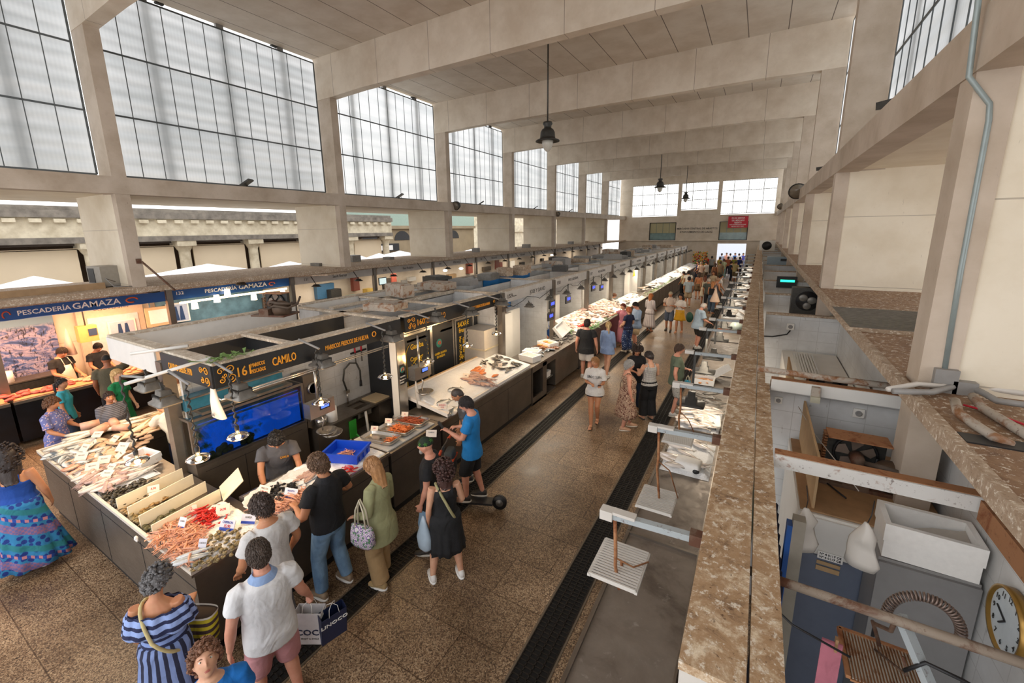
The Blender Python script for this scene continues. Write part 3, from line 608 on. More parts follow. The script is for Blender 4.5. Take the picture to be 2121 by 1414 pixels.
t = thing('floor_scooter', 'dark folded trolley standing on the stall floor below the coil hose', 'trolley', (1.1, 2.7, 0)); c = MB(); c.tube([(-.1, 0, .1), (0, .1, 1.3), (.1, .15, 1.75)], .03, 8); c.build('handle', M_DKMETAL, t); c = MB(); c.ell((0, 0, .9), .16, .12, .5); c.build('bag', M_BLACK, t)
# wall clock
t = thing('wall_clock', 'big round wall clock with a gold rim on the right wall', 'clock', (WX-.01, 3.12, 2.17))
c = MB(); c.lathe([(.19, 0), (.19, .05), (.175, .05), (.17, .03)], (0, 0, 0), 36, True); o = c.build('rim', plain('a88342', .3, .6), t); o.rotation_euler = (0, -PI/2, 0)
c = MB(); c.lathe([(.001, .034), (.172, .034)], (0, 0, 0), 36); o = c.build('dial', plain('c9d2d6', .4), t); o.rotation_euler = (0, -PI/2, 0)
for hn in range(1, 13):
    a = rad(90-30*hn); text(str(hn), .045, M_BLACK, t, Matrix.Translation((-.037, -.135*math.cos(a), .135*math.sin(a))) @ Matrix(((0, 0, -1), (-1, 0, 0), (0, 1, 0))).to_4x4(), name='numeral', ext=.0005)
c = MB(); c.bar((-.04, 0, 0), (-.04, .1, .03), .006); c.bar((-.04, 0, 0), (-.04, .05, -.05), .008); c.build('hands', M_BLACK, t)
# second right stall
cab2 = cold_cabinet(6.15, 9.6, .56, WX-.02, 2.0, 'tall cold cabinet behind the second right cross beam', '77736c')
compressor(1.05, 6.75, 2.0, 'compressor with brown cover glimpsed behind the pipe of the second right beam')
c = MB(); c.box(.24, .5, 6.0, 6.6, 0, 1.85); c.box(.26, .48, 5.985, 6.0, 1.0, 1.65); tag(c.build('green_fridge', plain('6f7564', .5)), 'dull green appliance beside the chipboard behind the second cross beam', 'fridge')
c = MB(); c.bar((.53, 6.0, 2.2), (.53, 7.4, 2.2), .018, .5); tag(c.build('chipboard_divider', M_CARD), 'chipboard divider behind the second right cross beam', 'board')
c = MB()
for q in range(8): c.box(.72+q*.04, .745+q*.04, 7.8, 9.4, 2.02, 2.03)
tag(c.build('floor_grille', M_WHITE), 'white slatted grille lying on the second right cabinet', 'grille')
p = aty(1637, 676, 9.7); socket(p.x, 9.69, p.z, .06, 'wall socket with a dark cable on the big tiled cross wall')
conduit('cable', [aty(1637, 684, 9.66), aty(1630, 692, 9.66), aty(1600, 697, 9.66), aty(1570, 695, 9.66)], .012, M_BLACK, 'dark cable running from the socket on the big tiled cross wall', 'cable', n=6)
# farther stalls: units seen over the cross walls
t = thing('fan_unit', 'dark round fan compressor beside the second white wall slab', 'fan', aty(1673, 615, 11.6)+Vector((0, 0, -.42)))
c = MB(); c.box(-.3, .26, 0, .3, 0, .62); c.build('housing', M_DKMETAL, t); c = MB(); c.cyl((0, -.02, .33), (0, .01, .33), .22, n=20); c.build('fan_ring', M_BLACK, t); c = MB(); c.ell((-.08, -.04, .4), .09, .02, .08); c.ell((.08, -.04, .35), .09, .02, .08); c.ell((0, -.04, .22), .08, .02, .08); c.build('fan_blades', M_GREYMETAL, t)
c = MB(); c.box(.3, 1.35, 10.6, 12.2, 0, 2.0); c.build('x', M_WHITE); o = bpy.data.objects['x']; o.name = 'cold_cabinet'; tag(o, 'white cold cabinet in the third right stall under the fan compressor', 'cabinet')
p = aty(1630, 583, 15.6); t = thing('display_box', 'black box with a green lit display in a far right stall', 'display', (p.x, 15.75, p.z-.2)); c = MB(); c.box(-.26, .26, -.1, .08, 0, .34); c.build('case', M_BLACK, t); c = MB(); c.box(-.17, .2, -.11, -.1, .18, .25); c.build('screen', emit('2ad8a0', 2.0), t)
p = aty(1611, 545, 24.5); t = thing('blue_cabinet', 'blue-grey ribbed metal box on top of a far right stall', 'box', (p.x, 24.5, p.z-.5)); c = MB(); c.box(-.45, .45, 0, .5, 0, .8); c.build('body', plain('8696a0', .5), t); c = MB(); c.box(.1, .4, -.02, 0, .6, .72); c.build('vent', M_BLACK, t)
p = aty(1590, 509, 36); t = thing('air_conditioner', 'white air conditioning unit with a round fan on the far right slab', 'air conditioner', (p.x, 36, p.z-.35)); c = MB(); c.box(-.5, .45, 0, .35, 0, .72); c.build('housing', M_PLASTW, t); c = MB(); c.cyl((-.05, -.03, .36), (-.05, 0, .36), .3, n=22); c.build('fan_grille', M_BLACK, t)
for k, (y, x, w_, m, lab) in enumerate(((13.6, .6, .8, M_GREYP, 'grey steel box in the fourth right stall'), (17.3, .75, .9, M_WHITE, 'pale cabinet top in the fifth right stall'), (20.6, .7, 1.0, M_DKMETAL, 'dark cabinet top in a far right stall'), (27, .7, 1.0, M_WHITE, 'white cabinet top in a far right stall beyond the blue-grey box'), (33.4, .7, 1.0, M_DIRT3, 'brown dusty roof panel before the far air conditioner'))):
    c = MB(); c.box(x-w_/2, min(x+w_/2, WX-.02), y-.8, y+.8, 0, 2.2+.08*k); tag(c.build('stall_cabinet', m), lab, 'cabinet')
# ---------------- right counters
CXO, CXI = -1.0, -.24
M_SLAT = plain('6f665c', .5, .4)
def counter_r(ya, yb, lab, empty=False):
    t = thing('steel_counter', lab, 'counter', (0, ya, 0)); L = yb-ya-.01
    c = MB(); c.box(CXO+.02, CXI, 0, L, .08, .96); c.build('body', M_STEELD, t)
    c = MB(); c.box(CXO, CXI, 0, L, .96, .985); c.build('worktop', M_WORN, t)
    c = MB(); c.box(CXO, CXO+.035, 0, L, .985, 1.012); c.box(CXO+.035, CXI, L-.03, L, .985, 1.01); c.box(CXI-.02, CXI, 0, L, .985, 1.06); c.build('raised_edge', M_STEEL, t)
    return t
spans = [(-2.0, 4.35), (4.35, 7.35), (7.35, 10.6), (10.6, 14.0), (14.0, 17.5), (17.5, 21), (21, 24.5), (24.5, 28), (28, 33), (33, 38), (38, 44)]
for k, (ya, yb) in enumerate(spans):
    counter_r(ya, yb, ('empty stained steel counter nearest the camera on the right', 'second right steel counter holding a closed foam tray', 'third right steel counter heaped with pale fish', 'fourth right steel counter holding a tilted foam crate', 'fifth right steel counter', 'sixth right steel counter', 'seventh right steel counter', 'eighth right steel counter', 'ninth right steel counter', 'tenth right steel counter', 'last right steel counter near the doorway')[k])
# scale arms with pans
def arm_scale(y, x0, lab, style, xp=None, zp=1.88):
    t = thing('hanging_scale', lab, 'scale', (0, y, 2.55)); x1 = -.13; dy = .03
    c = MB(); c.bar((x0, 0, 0), (x1-.07, dy, 0), .045, .04); a = c.build('arm', M_ARM, t)
    c = MB(); c.box(x1-.07, x1+.004, -.03+dy, .04+dy, -.035, .035); c.build('bracket', M_RUSTB, t)
    if style == 0:     # open pan
        c = MB(); c.box(x0-.06, x0+.02, -.035, .035, -.03, .035); c.box(x0+.02, x0+.16, -.03, .03, .021, .04); c.build('clamp', M_WHITEP, t)
        c = MB(); c.tube([(x0+.03, 0, 0), (x0+.04, .02, -.3), (x0+.02, .1, -.45), (x0+.03, .18, -.7), (x0+.04, .2, zp-2.52)], .012, 7); c.tube([(x0+.04, .05, -.35), (x0+.12, .2, -.5), (x0+.2, .3, zp-2.53)], .006, 6); c.build('hanger_rod', M_RUSTO, t)
        px = x0+.02; c = MB()
        for q in range(16): yy = .03+.38*q/15; c.bar((px-.16, yy, zp-2.55), (px+.16, yy, zp-2.55), .013, .008)
        c.bar((px-.16, .02, zp-2.565), (px-.16, .42, zp-2.565), .02); c.bar((px+.16, .02, zp-2.565), (px+.16, .42, zp-2.565), .02); c.bar((px-.16, .03, zp-2.56), (px+.16, .03, zp-2.56), .012, .03); c.build('pan', M_WHITEP, t)
    else:              # dark boxed scale
        c = MB(); c.box(x0-.01, x0+.02, -.012, .012, -.5, 0); c.build('hanger_rod', M_DKMETAL, t)
        c = MB(); c.loft([((x0, 0, -.8), .19, .15), ((x0, 0, -.775), .19, .15), ((x0, 0, -.774), .085, .07), ((x0, 0, -.69), .08, .065), ((x0, 0, -.689), .055, .045), ((x0, 0, -.60), .05, .04)], 20, pw=8); c.build('pan', M_DKMETAL, t)
        c = MB(); c.box(x0-.14, x0-.02, .02, .1, -.03, .02); c.build('clamp', M_WHITEP, t)
for k, y in enumerate((2.43, 3.82, 5.1, 6.6, 8.3, 9.3, 10.9, 12.4, 14.2, 15.9, 17.8, 19.8, 21.9, 24.2, 26.8, 29.6, 32.7)):
    arm_scale(y, -.67 if k < 5 else -.6, ('grey scale arm with a white slatted pan, nearest to the camera', 'grey scale arm with a white pan hanging over the crumpled white bag', 'grey scale arm with a white pan over the closed foam tray', 'dark boxed scale hanging on a grey arm over the heaped pale fish', 'dark boxed scale on a grey arm beside the tilted foam crate')[k] if k < 5 else 'dark boxed scale hanging from a grey arm over a farther right counter', 0 if k < 3 else 1, zp=(2.03, 1.7, 1.8)[min(k, 2)])
for o in list(bpy.data.objects):
    if o.name.startswith('hanging_scale') and o.get('label', '').startswith('dark boxed scale hanging from'): o['group'] = 'scales on arms over the farther right counters'
# ------------------------------------------------------------------ middle island
IO, II = -4.53, -5.40                                # outer and inner edge of the right-hand counters
def steel_counter(name, x0, x1, y0, y1, lab, top=1.06, open_=None, lip=True, group=None):
    t = thing(name, lab, 'counter', (x0, y0, 0), 0, group); a, L = x1-x0, y1-y0-.006
    c = MB()
    c.box(.02, a-.02, .02, L-.02, .12, top-.03); c.build('body', M_STEELD, t)
    c = MB(); c.box(.06, a-.06, .04, L-.04, 0, .12); c.build('plinth', M_BLACK, t)
    c = MB(); c.box(0, a, 0, L, top-.03, top); c.build('worktop', M_STEEL, t)
    if lip:
        c = MB(); c.box(0, .03, 0, L, top, top+.035); c.box(a-.03, a, 0, L, top, top+.035); c.box(.03, a-.03, 0, .03, top, top+.035); c.build('raised_edge', M_STEELB, t)
    c = MB(); n = max(1, round(L/1.2))
    for k in range(1, n): c.box(a-.021, a-.018, L*k/n-.004, L*k/n+.004, .12, top-.17)
    c.box(a-.021, a-.0185, .02, L-.02, top-.175, top-.168); c.build('panel_joint', M_BLACK, t)
    return t
# front counter along X, then the right-hand run
t = thing('corner_counter', 'big dark steel corner counter heaped with shellfish and fish, nearest to the camera', 'counter', (-9.45, 1.5, 0))
c = MB(); c.box(.04, 4.9, .03, .88, .12, 1.03); c.build('body', M_STEELD, t)
c = MB(); c.box(.08, 4.86, .06, .85, 0, .12); c.build('plinth', M_BLACK, t)
c = MB(); c.box(0, 4.92, 0, .9, 1.03, 1.06); c.build('worktop', M_STEEL, t)
c = MB(); c.box(0, 4.92, 0, .03, 1.06, 1.10); c.box(0, .03, .03, .9, 1.06, 1.10); c.box(4.89, 4.92, .03, .9, 1.06, 1.10); c.build('raised_edge', plain('d8cfc2', .4, 0, .1), t)
c = MB()
for x in (1.2, 2.4, 3.6): c.box(x-.004, x+.004, .027, .031, .12, .9)
c.box(.04, 4.9, .0265, .031, .86, .868); c.build('panel_joint', M_BLACK, t)
steel_counter('steel_counter', II, IO, 2.42, 4.18, 'steel counter under the blue crate, joined to the corner counter')
steel_counter('steel_counter', II, IO, 4.19, 5.42, 'steel counter with three prawn trays beside the tall pillar', lip=False)
steel_counter('slab_counter', II, IO, 5.43, 8.95, 'long steel counter under the sloping slab of ice and whole fish', lip=False)
t = thing('steel_counter', 'steel counter with open shelf bays under the white foam boxes', 'counter', (II, 8.96, 0)); w = IO-II
c = MB(); c.box(0, w, 0, 3.3, 1.0, 1.05); c.build('worktop', M_STEEL, t)
c = MB(); c.box(.02, w-.02, .03, 1.45, .02, .07); c.box(.02, w-.05, 1.5, 3.3, .08, 1.0); c.box(.02, .05, .03, 1.5, .07, 1.0); c.box(.02, w-.02, .02, .05, .02, 1.0); c.box(w-.1, w-.02, .62, .86, .02, 1.0); c.box(w-.06, w-.02, .05, .62, .02, .22); c.box(w-.06, w-.02, .05, 1.5, .88, 1.0); c.box(.05, w-.1, .7, .8, .02, 1.0); c.build('body', M_STEELD, t)
c = MB(); c.box(.1, w-.1, .87, 1.45, .38, .41); c.build('shelf', M_GREYMETAL, t)
foam_box('foam_box', .5, .36, .16, 'white foam tray stored on the open shelf under the steel counter', (II+.5, 10.1, .415))
ys_ = [12.27, 15.2, 18.3, 21.4, 24.6, 27.7, 30.9, 34, 38, 42.5]
nm_ = ['steel counter in front of the fishmonger in the blue apron', 'dark red draped counter with greenery along its edge', 'steel counter beyond the red draped one', 'long steel counter with open bays behind the walking shoppers', 'steel counter with a green edge farther along the left side of the aisle', 'steel counter beside the crowd, left side of the aisle', 'steel counter deep in the crowd, left side', 'steel counter near the flowers, left side', 'last steel counter on the left side of the aisle']
for k, (ya, yb) in enumerate(zip(ys_, ys_[1:])):
    o = steel_counter('steel_counter', II, IO, ya, yb, nm_[k], lip=False)
    if k == 1:
        c = MB(); c.box(IO-II-.015, IO-II, .02, yb-ya-.03, .1, 1.03); c.build('red_drape', plain('6e2f38', .7), o)
steel_counter('steel_counter', -9.5, -8.72, 2.42, 6.2, 'steel counter on the far side of the island behind the cutting fishmonger')
steel_counter('steel_counter', -9.5, -8.72, 6.21, 12.0, 'long steel counter on the hidden side of the island')
steel_counter('steel_counter', -9.5, -8.72, 12.01, 40.0, 'longest steel counter on the hidden side of the island')
# posts and fascias
PY = [2.36, 5.52, 8.98, 12.1, 15.2, 18.3, 21.4, 24.6, 27.7, 30.9, 34.0, 37.1, 40.3]
def post(x, y, w, lab, m=M_STEEL, h=2.84, z0=0, group=None, lx=None):
    c = MB(); c.box(-w/2, w/2, -(lx or w)/2, (lx or w)/2, z0, h); o = c.build('stall_post', m, loc=(x, y, 0)); tag(o, lab, 'post', group); return o
post(-6.80, 2.40, .15, 'grey steel post beside the black front fascia and white panel', h=2.7)
t = thing('stall_pillar', 'wide white and steel pillar with a round sticker between two black fascias', 'pillar', (II-.02, 5.42, 0))
c = MB(); c.box(-.16, .0, -.11, .1, .0, 2.56); c.build('white_side', M_PLASTW, t); c = MB(); c.box(.001, .02, -.11, .1, 0, 2.56); c.box(-.16, .001, .1, .115, 0, 2.56); c.build('steel_face', M_STEELB, t)
c = MB(); c.box(.021, .024, -.07, .06, 1.62, 2.0); c.build('sticker_black', M_BLACK, t)
c = MB(); c.lathe([(.001, 0), (.06, 0), (.06, .003), (.001, .003)], (0, 0, 0), 20); o = c.build('round_logo', plain('3f8f80', .5), t); o.rotation_euler = (0, PI/2, 0); o.location = (.025, -.005, 1.9)
c = MB(); c.tube([(.03, -.035, 1.88), (.03, -.02, 1.93), (.03, .015, 1.935), (.03, .03, 1.9), (.03, .01, 1.885)], .009, 6); c.build('prawn_logo', plain('d9603c', .5), t)
for z, s_ in ((1.77, 'GAMBA'), (1.71, 'BLANCA'), (1.66, 'HUELVA')): text(s_, .038, M_PAPER, t, face_x(.026, -.005, z), name='print')
for k, y in enumerate(PY[2:]): post(II-.02, y, .14, 'square steel post on the right edge of the island stalls', group='steel posts of the island stalls')
def fascia(x, y0, y1, z0, z1, mat, lab, words=(), top=M_DIRTI, group=None, s=1, name='sign_fascia'):
    t = thing(name, lab, 'sign', (x, y0, 0), 0, group); L = y1-y0-.01
    c = MB(); c.box(-.16 if s > 0 else 0, 0 if s > 0 else .16, 0, L, z1, z1+.03); c.build('dirty_top', top, t)
    c = MB(); c.box(-.02 if s > 0 else 0, 0 if s > 0 else .02, 0, L, z0, z1); c.build('board', mat, t)
    c = MB(); c.box(-.15 if s > 0 else .13, -.13 if s > 0 else .15, 0, L, z0, z1); c.build('rear_board', M_DKBOARD if mat is M_DKBOARD else M_WHITE, t)
    for w_, sz, y, z, m, sx in words: text(w_, sz, m, t, face_x(.002*s, y, z, s), width=sx)
    return t
def swirl(t, x, y, z, s, m=M_ORANGE, r=.006):
    def sp(cy, cz, R, a0, turns, sg=1):
        return [(x, y+s*(cy+R*(1-.82*q/18)*math.cos(a0+sg*turns*2*PI*q/18)), z+s*(cz+R*(1-.82*q/18)*math.sin(a0+sg*turns*2*PI*q/18))) for q in range(19)]
    c = MB()
    for a in (sp(-.45, .45, .32, 0, 1.3), sp(.45, .45, .4, PI, 1.3, -1), sp(-.4, -.45, .3, PI/2, 1.3, -1), sp(.45, -.4, .42, -PI/2, 1.4), sp(-.1, 0, .22, PI, 1.1)): c.tube(a, r, 6)
    c.build('gold_swirl', m, t)
ZA, ZB = 2.56, 2.84
BK = M_DKBOARD
f1 = fascia(II, 2.36, 5.46, ZA, ZB, BK, 'black fascia reading 161 CAMILO and MARISCOS FRESCOS DE HUELVA in orange', (('161', .17, .345, 2.68, M_ORANGE, .16), ('MARISCOS', .07, .52, 2.725, M_ORANGE, .18), ('PESCADOS', .07, .52, 2.645, M_ORANGE, .18), ('CAMILO', .16, .88, 2.69, M_ORANGE, .34), ('MARISCOS FRESCOS DE HUELVA', .10, 1.93, 2.68, M_ORANGE, .82)))
c = MB(); c.tube([(.006, 2.46+.04*math.cos(a), 2.70+.04*math.sin(a)) for a in [2*PI*q/12 for q in range(13)]], .008, 5); c.build('star_emblem', M_ORANGE, f1)
fb_ = fascia(II, 5.56, 8.92, ZA, ZB, BK, 'black fascia reading 160 with gold swirls, beyond the white pillar', (('160', .16, .42, 2.68, M_ORANGE, .2), ('MARISCOS', .06, .62, 2.715, M_ORANGE, .16), ('PESCADOS', .06, .62, 2.645, M_ORANGE, .16), ('CAMILO', .16, 1.0, 2.69, M_ORANGE, .34), ('PESCADOS Y MARISCOS DE LA BAHIA', .09, 2.42, 2.67, M_ORANGE, .9)))
swirl(fb_, .006, .16, 2.70, .13)
c = MB(); c.tube([(.006, 3.05+.03*math.cos(a), 2.69+.03*math.sin(a)) for a in [2*PI*q/12 for q in range(13)]], .007, 5); c.build('star_emblem', M_ORANGE, fb_)
fascia(II, 9.06, 12.02, ZA, ZB, M_WHITEP, 'white fascia reading 159 above the fishmonger in the blue apron', (('159', .15, .33, 2.70, MDK, .26), ('Pescados', .05, .58, 2.68, MDK, .2), ('JOSE Y DAVID', .15, 1.95, 2.66, MDK, 1.0)))
for k in range(3, 12):
    fascia(II, PY[k]+.08, PY[k+1]-.08, ZA, ZB, M_WHITEP, 'white fascia of a farther island stall, %s counting from the 159 fascia' % ('first', 'second', 'third', 'fourth', 'fifth', 'sixth', 'seventh', 'eighth', 'ninth')[k-3], ((str(158-k+3), .15, .33, 2.70, MDK, .26), ('PESCADERIA', .12, 1.6, 2.70, MDK, .9)))
# front fascia along X (black) and white panel
t = thing('sign_fascia', 'black front fascia with gold swirls reading CALIDAD DESDE 1970', 'sign', (0, 2.36, 0))
c = MB(); c.box(-6.72, II-.16, 0, .16, ZB, ZB+.03); c.build('dirty_top', M_DIRTI, t)
c = MB(); c.box(-6.72, II-.02, -.02, 0, ZA, ZB); c.build('board', BK, t)
text('CALIDAD DESDE 1970', .12, M_ORANGE, t, face_y(-6.2, -.022, 2.69), width=.62)
o_ = bpy.data.objects.new('gold_swirls', None)
c = MB()
def spx(cx, cz, R, a0, turns, sg=1): return [(-5.58+.14*(cx+R*(1-.82*q/18)*math.cos(a0+sg*turns*2*PI*q/18)), -.026, 2.70+.14*(cz+R*(1-.82*q/18)*math.sin(a0+sg*turns*2*PI*q/18))) for q in range(19)]
for a in (spx(-.45, .45, .32, 0, 1.3), spx(.4, .45, .4, PI, 1.3, -1), spx(-.4, -.45, .3, PI/2, 1.3, -1), spx(.4, -.4, .42, -PI/2, 1.4)): c.tube(a, .006, 6)
c.build('gold_swirl', M_ORANGE, t)
swirl(f1, .006, .13, 2.70, .13)
t = thing('sign_fascia', 'plain white front fascia panel left of the black one', 'sign', (0, 2.36, 0)); c = MB(); c.box(-8.55, -6.9, 0, .16, ZB, ZB+.03); c.build('dirty_top', M_DIRTI, t); c = MB(); c.box(-8.53, -6.9, -.02, 0, 2.5, ZB); c.build('board', M_WHITE, t)
fl = fascia(-8.5, 2.54, 5.4, ZA, ZB, M_WHITE, 'white fascia on the hidden side of the island, nearest run', s=-1)
for k in range(1, 12): fascia(-8.5, PY[k]+.02, PY[k+1]-.02, ZA, ZB, M_WHITE, 'white fascia on the hidden side of the island, farther run', s=-1, group='white fascias on the hidden side of the island')
# inner walls
t_ = [2.55, 5.5, 9.0, 12.1, 15.2, 18.3, 21.4, 24.6, 27.7, 30.9, 34, 37, 40]
nw = 20
c = MB(); c.box(-6.98, -6.92, 2.6, 40, 0, 2.72); struct(c.build('wall_partition_20', M_TILE))
c = MB(); c.box(-7.62, -7.56, 5.7, 40, 0, 2.80); struct(c.build('wall_partition_21', M_TILE))
c = MB(); c.box(-7.04, -6.86, 2.55, 9.0, 2.76, 2.84); struct(c.build('trim_90', M_DIRTI))
c = MB(); c.box(-6.865, -6.855, 2.56, 5.4, 2.50, 2.77); c.box(-6.86, -5.58, 3.52, 3.535, 2.58, 2.82); tag(c.build('black_cornice', BK), 'black boards round the inside top of the front shellfish stall', 'board')
c = MB(); c.box(-7.68, -7.52, 5.7, 40, 2.8, 2.84); struct(c.build('trim_91', M_DIRTI))
for k, y in enumerate([3.5, 5.46, 7.1, 9.0, 12.1, 15.2, 18.3, 21.4, 24.6, 27.7, 30.9, 34, 37, 40]):
    c = MB(); c.box(-8.33 if y > 5 else -6.84, -5.6, y-.05, y+.05, 2.8, 2.84); tag(c.build('cross_rail', M_DIRTI), 'dusty rail crossing over the island stalls', 'rail', 'dusty cross rails over the island')
    if y > 5.3:
        c = MB(); c.box(-8.3, -7.63, y-.03, y+.03, 0, 2.79); struct(c.build('wall_partition_%d' % (30+k), M_TILE))
        if y > 8.5:
            c = MB(); c.box(-6.91, -5.62, y-.03, y+.03, 0, 2.79); struct(c.build('wall_partition_%d' % (60+k), M_TILE))
# tiled back wall is lighter at the sink; framed notices
def framed(x, y, z, w, h, lab, s=1, rz=None):
    t = thing('framed_notice', lab, 'frame', (x, y, z)); c = MB(); c.box(0, .02, -w/2, w/2, -h/2, h/2); c.build('frame', M_BLACK, t); c = MB(); c.box(.02, .024, -w/2+.03, w/2-.03, -h/2+.03, h/2-.03); c.build('notice', M_PAPER, t)
    c = MB(); c.box(.0245, .026, -w/4, w/4, -h/5, h/5); c.build('picture', plain('6a7a6f', .6), t)
p = atx(632, 693, -6.9); framed(-6.915, p.y, 2.32, .34, .3, 'black framed notice high on the tiled wall behind the 161 fascia')
t = thing('chalk_board', 'long blackboard with faint chalk writing inside the front stall', 'board', (-6.6, 2.75, 0)); c = MB(); c.box(-.3, .3, 0, .02, 0, 0); 
c = MB(); c.box(-.02, 0, .1, 1.5, 2.2, 2.44); c.build('board', M_BLACK, t); text('lugar donde', .09, plain('77787a', .8), t, face_x(.003, .8, 2.32), sx=.9)
# aquarium
def aquarium(x0, x1, y0, y1, zb, zt, lab, blue=True):
    t = thing('aquarium', lab, 'aquarium', (x0, y0, 0)); a, L = x1-x0, y1-y0
    c = MB(); c.box(0, a, 0, L, 0, zb); c.build('cabinet', M_STEELD, t)
    c = MB(); c.box(a, a+.006, L*.38, L*.38+.005, .1, zb-.08); c.box(a, a+.005, .1, L-.1, zb-.1, zb-.095); c.build('cabinet_joint', M_BLACK, t)
    c = MB()
    for x, y in ((.015, .015), (a-.015, .015), (a-.015, L-.015), (.015, L-.015)): c.box(x-.02, x+.02, y-.02, y+.02, zb, zt)
    for z in (zb+.015, zt-.015): c.box(0, a, 0, .03, z-.018, z+.018); c.box(0, a, L-.03, L, z-.018, z+.018); c.box(0, .03, .03, L-.03, z-.018, z+.018); c.box(a-.03, a, .03, L-.03, z-.018, z+.018)
    c.build('frame', M_STEEL, t)
    c = MB(); c.box(a-.012, a-.006, .04, L-.04, zb+.03, zt-.03); c.box(.04, a-.04, .006, .012, zb+.03, zt-.03); c.build('glass', M_GLASS, t)
    def water():
        n_ = NT('aquarium_backdrop'); v = n_.coord('Object', (1, 1.2, 1)); f = n_.noise(v, 2.3, 5, .6, .6); s3 = n_.sep(n_.coord())
        g = n_.math('ADD', f, n_.math('MULTIPLY', s3[1], -.16)); col = n_.ramp(g, [(.30, '0a46b8'), (.42, '0b55dd'), (.5, '1a2f30'), (.6, '11180f')])
        h = n_.noise(v, 60, 2, .5); col = n_.mix(n_.ramp(h, [(.5, 0.0), (.7, .35)]), col, '3a4a20')
        e = n_.n('ShaderNodeEmission', Color=col, Strength=.55); n_.t.links.new(e.outputs[0], n_.out.inputs[0]); return n_.m
    c = MB(); c.box(a-.1, a-.095, .04, L-.04, zb+.03, zt-.12); c.box(.04, a-.1, .1, .105, zb+.03, zt-.12); c.build('lit_backdrop', water(), t)
    c = MB(); c.box(.04, a-.02, .04, L-.04, zt-.14, zt-.135); c.build('water_surface', plain('4a7fa0', .08, 0, .2), t)
    c = MB(); r = random.Random(4)
    for q in range(26): c.ell((a-.055, .1+r.random()*.75, zb+.05+r.random()*.1), .03+r.random()*.02, .05, .03+r.random()*.03, 8, 5)
    c.build('pebble_bed', plain('2a2f1c', .8, 0, .4, 40), t)
    return t
aquarium(-7.02, -6.44, 2.42, 4.12, 1.18, 1.88, 'big glass aquarium with blue lit backdrop behind the bending fishmonger')
t = thing('upper_tank', 'second glass tank with white lid standing behind the big aquarium', 'tank', (0, 0, 0))
c = MB(); c.box(-6.90, -6.45, 2.6, 3.95, 1.9, 1.94); c.build('lid', M_STEEL, t)
c = MB(); c.box(-6.88, -6.62, 2.5, 3.9, 1.94, 2.12); c.build('tank', plain('3d7d94', .1, 0, .4, 7), t)
c = MB(); c.box(-6.62, -6.6, 2.48, 3.92, 1.94, 1.96); c.box(-6.62, -6.6, 2.48, 3.92, 2.12, 2.14); c.build('frame', M_STEEL, t)
c = MB(); c.cyl((-6.02, 2.55, 2.33), (-5.62, 2.5, 2.33), .012); c.cyl((-5.62, 2.5, 2.33), (-5.6, 5.3, 2.33), .012); c.cyl((-5.62, 2.55, 2.36), (-5.6, 5.3, 2.36), .012); tag(c.build('steel_rail', M_STEELB), 'thin steel hanging rails under the black fascia', 'rail')
t = thing('carrier_bag', 'white tapering carrier bag hung below the black front fascia', 'bag', atx(440, 800, -5.75))
c = MB(); c.loft([((0, 0, .12), .012, .012), ((0, 0, 0), .03, .02), ((0, 0, -.2), .09, .03), ((.01, .02, -.42), .14, .045)], 12, pw=3); c.build('bag', M_PAPER, t)
text('ALFA', .045, M_GREYP, t, face_y(.01, -.05, -.36), name='print', sx=.8)
# sink counter
t = thing('sink_counter', 'steel sink counter with doors along the tiled wall', 'counter', (-6.9, 4.22, 0))
c = MB(); c.box(0, .58, 0, .72, .1, .97); c.box(0, .3, .73, 1.9, .5, .97); c.box(.0, .58, 1.4, 1.9, .55, .97); c.build('body', M_STEELD, t)
c = MB(); c.box(0, .62, 0, .95, .97, 1.0); c.box(0, .62, 1.3, 1.95, .97, 1.0); c.box(0, .14, .95, 1.3, .97, 1.0); c.box(.48, .62, .95, 1.3, .97, 1.0); c.build('worktop', M_STEEL, t)
c = MB(); c.box(.14, .48, .95, 1.3, .8, .81); c.box(.14, .15, .95, 1.3, .81, .97); c.box(.47, .48, .95, 1.3, .81, .97); c.box(.14, .48, .95, .96, .81, .97); c.box(.14, .48, 1.29, 1.3, .81, .97); c.build('sink_basin', M_STEELB, t)
t = thing('spray_tap', 'tall sprung spray tap over the sink', 'tap', (-6.84, 5.3, 1.0))
c = MB(); c.cyl((0, 0, 0), (0, 0, .25), .018); c.box(-.03, .03, -.05, .05, .22, .28); c.build('tap_body', M_STEELB, t)
c = MB(); c.tube([(0, 0, .28), (0, -.06, .5), (.02, -.03, .72), (.04, .1, .82), (.05, .25, .78), (.06, .32, .6), (.1, .28, .42)], .018, 8); c.build('sprung_hose', plain('55544f', .4, .6), t)
c = MB(); c.cyl((.1, .28, .42), (.12, .26, .3), .022, .03); c.build('spray_head', M_BLACK, t)
t = thing('knife_rack', 'magnetic knife rack on the tiles holding red handled knives', 'rack', (-6.91, 5.72, 1.95))
c = MB(); c.box(0, .02, -.2, .2, 0, .035); c.build('magnet_strip', M_BLACK, t)
for q, (y, h_) in enumerate(((-.1, .15), (.06, .19))):
    k = thing('knife', 'red handled knife on the magnetic rack, %s' % ('the shorter one' if q == 0 else 'the longer one by the fascia post'), 'knife', (-6.885, 5.72+y, 1.95)); c = MB(); c.box(-.008, .008, -.014, .014, .02, h_); c.build('handle', M_RED, k); c = MB(); c.box(-.002, .002, -.014, .012, -.2, .02); c.build('blade', M_STEELB, k)
t = thing('paper_roll', 'big white roll of paper towel standing on the sink counter', 'paper roll', (-6.45, 4.62, 1.0)); c = MB(); c.cyl((0, 0, 0), (0, 0, .26), .1, n=24); c.build('paper', M_PAPER, t); c = MB(); c.cyl((0, 0, .26), (0, 0, .262), .03); c.build('core', M_CARD, t)
